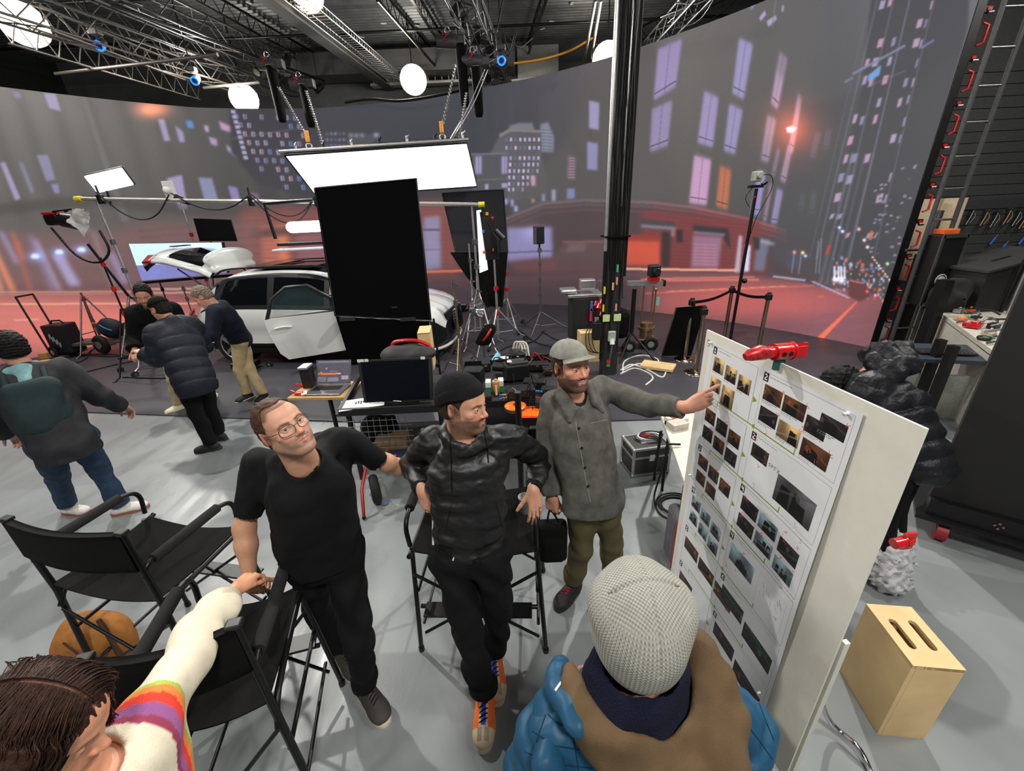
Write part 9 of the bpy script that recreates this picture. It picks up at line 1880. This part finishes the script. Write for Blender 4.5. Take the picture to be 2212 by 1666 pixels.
# rolled beige paper/carpet
for k,(x0,y0,x1,y1,r_)in enumerate([(2062,428,2018,560,.17),(2010,430,1975,560,.14)]):
 a,b=at(x0,y0,Y=7.6),at(x1,y1,Y=7.6);b=np.array([a[0],a[1],.93]);d=a-b;o=MB().lathe([(0,0),(r_,0),(r_,np.linalg.norm(d)),(r_*.8,np.linalg.norm(d)),(r_*.78,np.linalg.norm(d)-.05),(r_*.3,np.linalg.norm(d)-.04),(r_*.28,np.linalg.norm(d)),(0,np.linalg.norm(d))],b,d,24).build('paper_roll',mat('beige_paper',(.78,.70,.58),.8),None,loc=b);tag(o,['wide beige paper roll standing behind the ladder','narrower beige paper roll left of the wide one'][k],'roll')
 # white work surfaces
ws=thing('work_counter','long pale work counter along the right wall','counter',(7.2,6.2,0));t1,t2,t3,t4=np.array([7.9,7.3,.88]),np.array([6.5,6.35,.88]),np.array([4.75,3.6,.88]),np.array([6.3,3.2,.88]);CW=mat('cream_counter',(.70,.69,.64),.6);MB().prism([t1,t2,t3,t4],(0,0,-.05)).build('worktop',CW,ws)
for a,b in((t1,t2),(t2,t3)):MB().prism([a-(0,0,.06),b-(0,0,.06),b*(1,1,0),a*(1,1,0)],(.02,.03,0)).build('front_panel',CW,ws)
bx=at(2130,640,.95);o=thing('black_lectern_case','large black angled case standing on the work counter','case',bx);c=at(2155,672,.885);MB().prism([c+(-.34,0,0),c+(.5,0,0),c+(.5,0,.72),c+(-.34,0,.52)],(0,.6,0)).build('case_body',mat('matte_black_case',(.11,.11,.11),.6),o);MB().prism([c+(-.38,-.04,.515),c+(.55,-.04,.735),c+(.55,.66,.735),c+(-.38,.66,.515)],(0,0,.03)).build('sloped_lid',mat('charcoal_lid',(.17,.17,.17),.6),o);MB().box(c+(.05,.25,.652),(.22,.03,.01),ax=[nrm((1.1,0,.265)),(0,1,0),nrm((-.265,0,1.1))]).build('slot',BLKP,o)
c=at(1990,655,.885);o=thing('upright_rack_case','narrow upright black case with silver edges and round white emblem','case',c);MB().box(c+(0,0,.48),(.34,.3,.96),bev=.01).build('case_shell',BLKP,o)
for sx in(-1,1):MB().box(c+(sx*.165,-.155,.48),(.03,.02,.96)).build('silver_edge',STL,o)
MB().box(c+(0,-.155,.95),(.34,.02,.05)).box(c+(0,-.155,.02),(.34,.02,.05)).build('silver_edge',STL,o);MB().torus(c+(0,-.157,.36),(0,1,0),.075,.008,24,6).cyl(c+(0,-.156,.36),c+(0,-.162,.36),.055,n=20).build('round_emblem',mat('pale_emblem',(.78,.78,.76),.5),o);MB().box(c+(0,-.0,1.0),(.22,.16,.07),bev=.01).build('orange_strip',mat('orange_strip',(.85,.40,.15),.6),o)
s=SDF(.014);q=at(2050,640,1.08);s.ell(q,(.22,.2,.24),None,.03);s.wr(.03,22,3);V,Q=s.mesh();o=link_mesh('dark_cloth_pile',V,Q,mat('fuzzy_black',(.12,.12,.12),1.,bump=1.),None,None,True,loc=q);tag(o,'pile of fuzzy black cloth on the counter between the two cases','cloth')
rn=random.Random(9)
names=[('clamp',RED),('spring_clip',STL),('tape_roll',BLKP),('small_box',mat('pale_pack',(.65,.62,.55),.5)),('connector_block',ALU),('battery',BLKP),('orange_clip',mat('orange_strip',(.85,.40,.15))),('green_pen',mat('green_tag',(.25,.6,.35)))]
for k in range(46):
 nm,mt=rn.choice(names);q=t2+(t3-t2)*rn.uniform(.05,.92)+(t1-t2)*rn.uniform(.06,.75);q[2]=.905;mb=MB()
 if nm=='tape_roll':mb.torus(q,(0,0,1),.045,.018,14,6)
 elif nm in('green_pen','spring_clip'):mb.cyl(q-(.06,0,0),q+(.06,.03,0),.012,n=6).ball(q+(.06,.03,0),.014,6)
 else:mb.box(q+(0,0,.01),(rn.uniform(.06,.16),rn.uniform(.04,.10),rn.uniform(.03,.07)),rz=rn.uniform(0,3),bev=.006).cyl(q+(0,0,.02),q+(.05,.02,.05),.012,n=6)
 o=mb.build(nm,mt,None,loc=q);tag(o,'small %s lying in the clutter on the right work counter'%nm.replace('_',' '),nm.replace('_',' '),'small %s items on the work counter'%nm.replace('_',' '))
for k in range(12):
 a=t2+(t3-t2)*rn.uniform(.1,.8)+(t1-t2)*rn.uniform(.1,.5)+(0,0,.05);b=a+(rn.uniform(-.1,.5),rn.uniform(-.5,.1),0);cable('dark cable snaking over the right work counter',[a,(a+b)/2+(0,rn.uniform(-.15,.15),rn.uniform(.0,.12)),b],.012,rn.choice([RUB,STL,RUB]),n=12,group='cables on the work counter')
 # lower table with keyboard and mixer, nearer
lt2=thing('console_table','dark console table with a keyboard under the counter edge','table',(5.6,4.9,0));c=at(2085,765,.74);MB().box(c,(1.5,.6,.04),rz=-.28).build('tabletop',mat('slate_tabletop',(.16,.20,.24),.5),lt2)
for s_ in(-.65,.65):MB().beam(c+(s_,-.28*s_,-.02),np.array([c[0]+s_,c[1]-.28*s_,0]),.04).build('leg',BLK,lt2)
kbq=c+(-.25,.0,.04);kbd=thing('keyboard','black keyboard with pale keys on the console table','keyboard',kbq);R2=[nrm((1,-.29,0)),nrm((.29,1,0)),(0,0,1)];MB().box(kbq,(.5,.18,.02),ax=R2,bev=.004).build('key_bed',BLKP,kbd);kk=MB()
for r_ in range(4):
 for j in range(14):kk.box(kbq+np.array(R2[0])*(-.22+j*.034)+np.array(R2[1])*(-.06+r_*.04)+(0,0,.013),(.022,.025,.008),ax=R2)
o=kk.build('keys',STL,kbd);o['kind']='stuff'
q=c+(.45,-.15,.05);s=SDF(.012);s.ell(q+(0,0,.02),(.2,.14,.06),None,.02);s.wr(.012,25,3);V,Q=s.mesh();o=link_mesh('dark_glove_bundle',V,Q,BLKF,None,None,True,loc=q);tag(o,'crumpled black gloves at the right end of the console table','gloves')
for k in range(3):cable('thin dark cable hanging below the console table',[c+(.2+.1*k,-.3,-.02),c+(.1+.05*k,-.34,-.35),c+(-.05+.05*k,-.30,-.72)],.007,n=12,group='cables below the console table')
wb=at(2080,880,.30);o=MB().box(wb*(1,1,0)+(.3,.3,.26),(1.5,.03,.52),rz=-.3).build('pale_panel',mat('pale_grey_panel',(.62,.63,.60),.7),None,loc=wb*(1,1,0)+(.3,.3,.26));tag(o,'pale panel leaning under the console table','panel')
# clutter wall hooks with clamps
BLC=mat('blue_clip',(.25,.45,.85),.5)
for k,(x,y)in enumerate([(2098,452),(2128,455),(2150,458),(2178,452),(2198,455),(2212,462)]):
 q=at(x,y,Y=8.03);o=thing('wall_clamp',['leftmost','second from left','third from left','fourth from left','fifth from left','rightmost'][k]+' steel spring clamp hanging on the dark wall rail','clamp',q,'spring clamps on the wall rail');MB().cyl(q,q+(0,-.1,0),.025,n=8).build('hook',STL,o);MB().tube([q+(0,-.06,0),q+(-.05,-.08,-.14),q+(-.08,-.08,-.26)],.018,6).tube([q+(0,-.06,0),q+(.04,-.08,-.12),q+(-.02,-.08,-.24)],.014,6).build('clamp_arm',BR if k%2 else STL,o)
for k,(x,y)in enumerate([(2138,528),(2160,542),(2205,485),(2200,528)]):q=at(x,y,Y=8.0);o=MB().cyl(q,q+(.06,0,.12),.02,n=8).cyl(q+(.06,0,.12),q+(.09,0,.17),.014,n=6,mi=1).build('blue_clip',[BLC,STL],None,loc=q);tag(o,['lower left','lowest','highest','lower right'][k]+' blue plastic clip hanging on the dark wall','clip','blue clips on the wall')
o=MB().box(at(2150,440,Y=8.05)+(0,0,.0),(2.2,.05,.16)).build('wall_rail',DKM,None,loc=at(2150,440,Y=8.05));tag(o,'dark rail on the right wall carrying clamps','rail')
for k in range(3):a,b=at(2150+18*k,700,Y=5.2-.1*k),at(2215+14*k,560,Y=5.2-.1*k);a=np.array([a[0],a[1],.9]);o=MB().cyl(a,b,.022,n=8).build('leaning_pole',[BLK,ALU,BLK][k],None,loc=a);tag(o,['black pole leaning at the right edge, leftmost of three','silver pole leaning at the right edge, middle of three','black pole leaning at the right edge, rightmost of three'][k],'pole')
# big black wheeled panel at the right edge
bp=thing('wheeled_flat','large black wheeled flat at the right edge with red casters','panel',(3.5,2.4,0));A,B=np.array([3.06,2.40,0]),np.array([4.3,1.35,0]);d=nrm(B-A);n_=np.array([-d[1],d[0],0]);HH=2.35
MB().prism([A+(0,0,.30),B+(0,0,.30),B+(0,0,HH),A+(0,0,HH)],n_*.05).build('black_sheet',mat('black_flat_paint',(.085,.085,.08),.75,var=.05),bp);MB().beam(A+(0,0,.26),B+(0,0,.26),.12,.14).build('base_rail',BLK,bp);MB().prism([A-d*.05-n_*.10+(0,0,.17),B-n_*.10+(0,0,.17),B+n_*.4+(0,0,.17),A-d*.05+n_*.4+(0,0,.17)],(0,0,.03)).build('base_board',BLK,bp)
for p_ in(A+d*.12-n_*.02,B-d*.1,A+d*.12+n_*.34):wheel_c=p_+(0,0,.075);t_=MB().cyl(wheel_c-d*.03,wheel_c+d*.03,.075,n=18).build('caster_wheel',mat('red_rubber',(.55,.10,.12),.5),bp);MB().cyl(wheel_c-d*.034,wheel_c+d*.034,.04,n=12).build('hub',CHR,t_);MB().beam(wheel_c,wheel_c+(0,0,.1),.04).build('fork',STL,bp)
for k in range(3):q=A+d*(.35+.22*k)-n_*.065+(0,0,.27);bb=MB();[bb.cyl(q+(d*dx)+(0,0,dz),q+(d*dx)-n_*.006+(0,0,dz),.008,n=6)for dx,dz in((-.02,0),(.02,0),(0,.02),(0,-.02))];bb.build('bolt_heads',BR,bp)
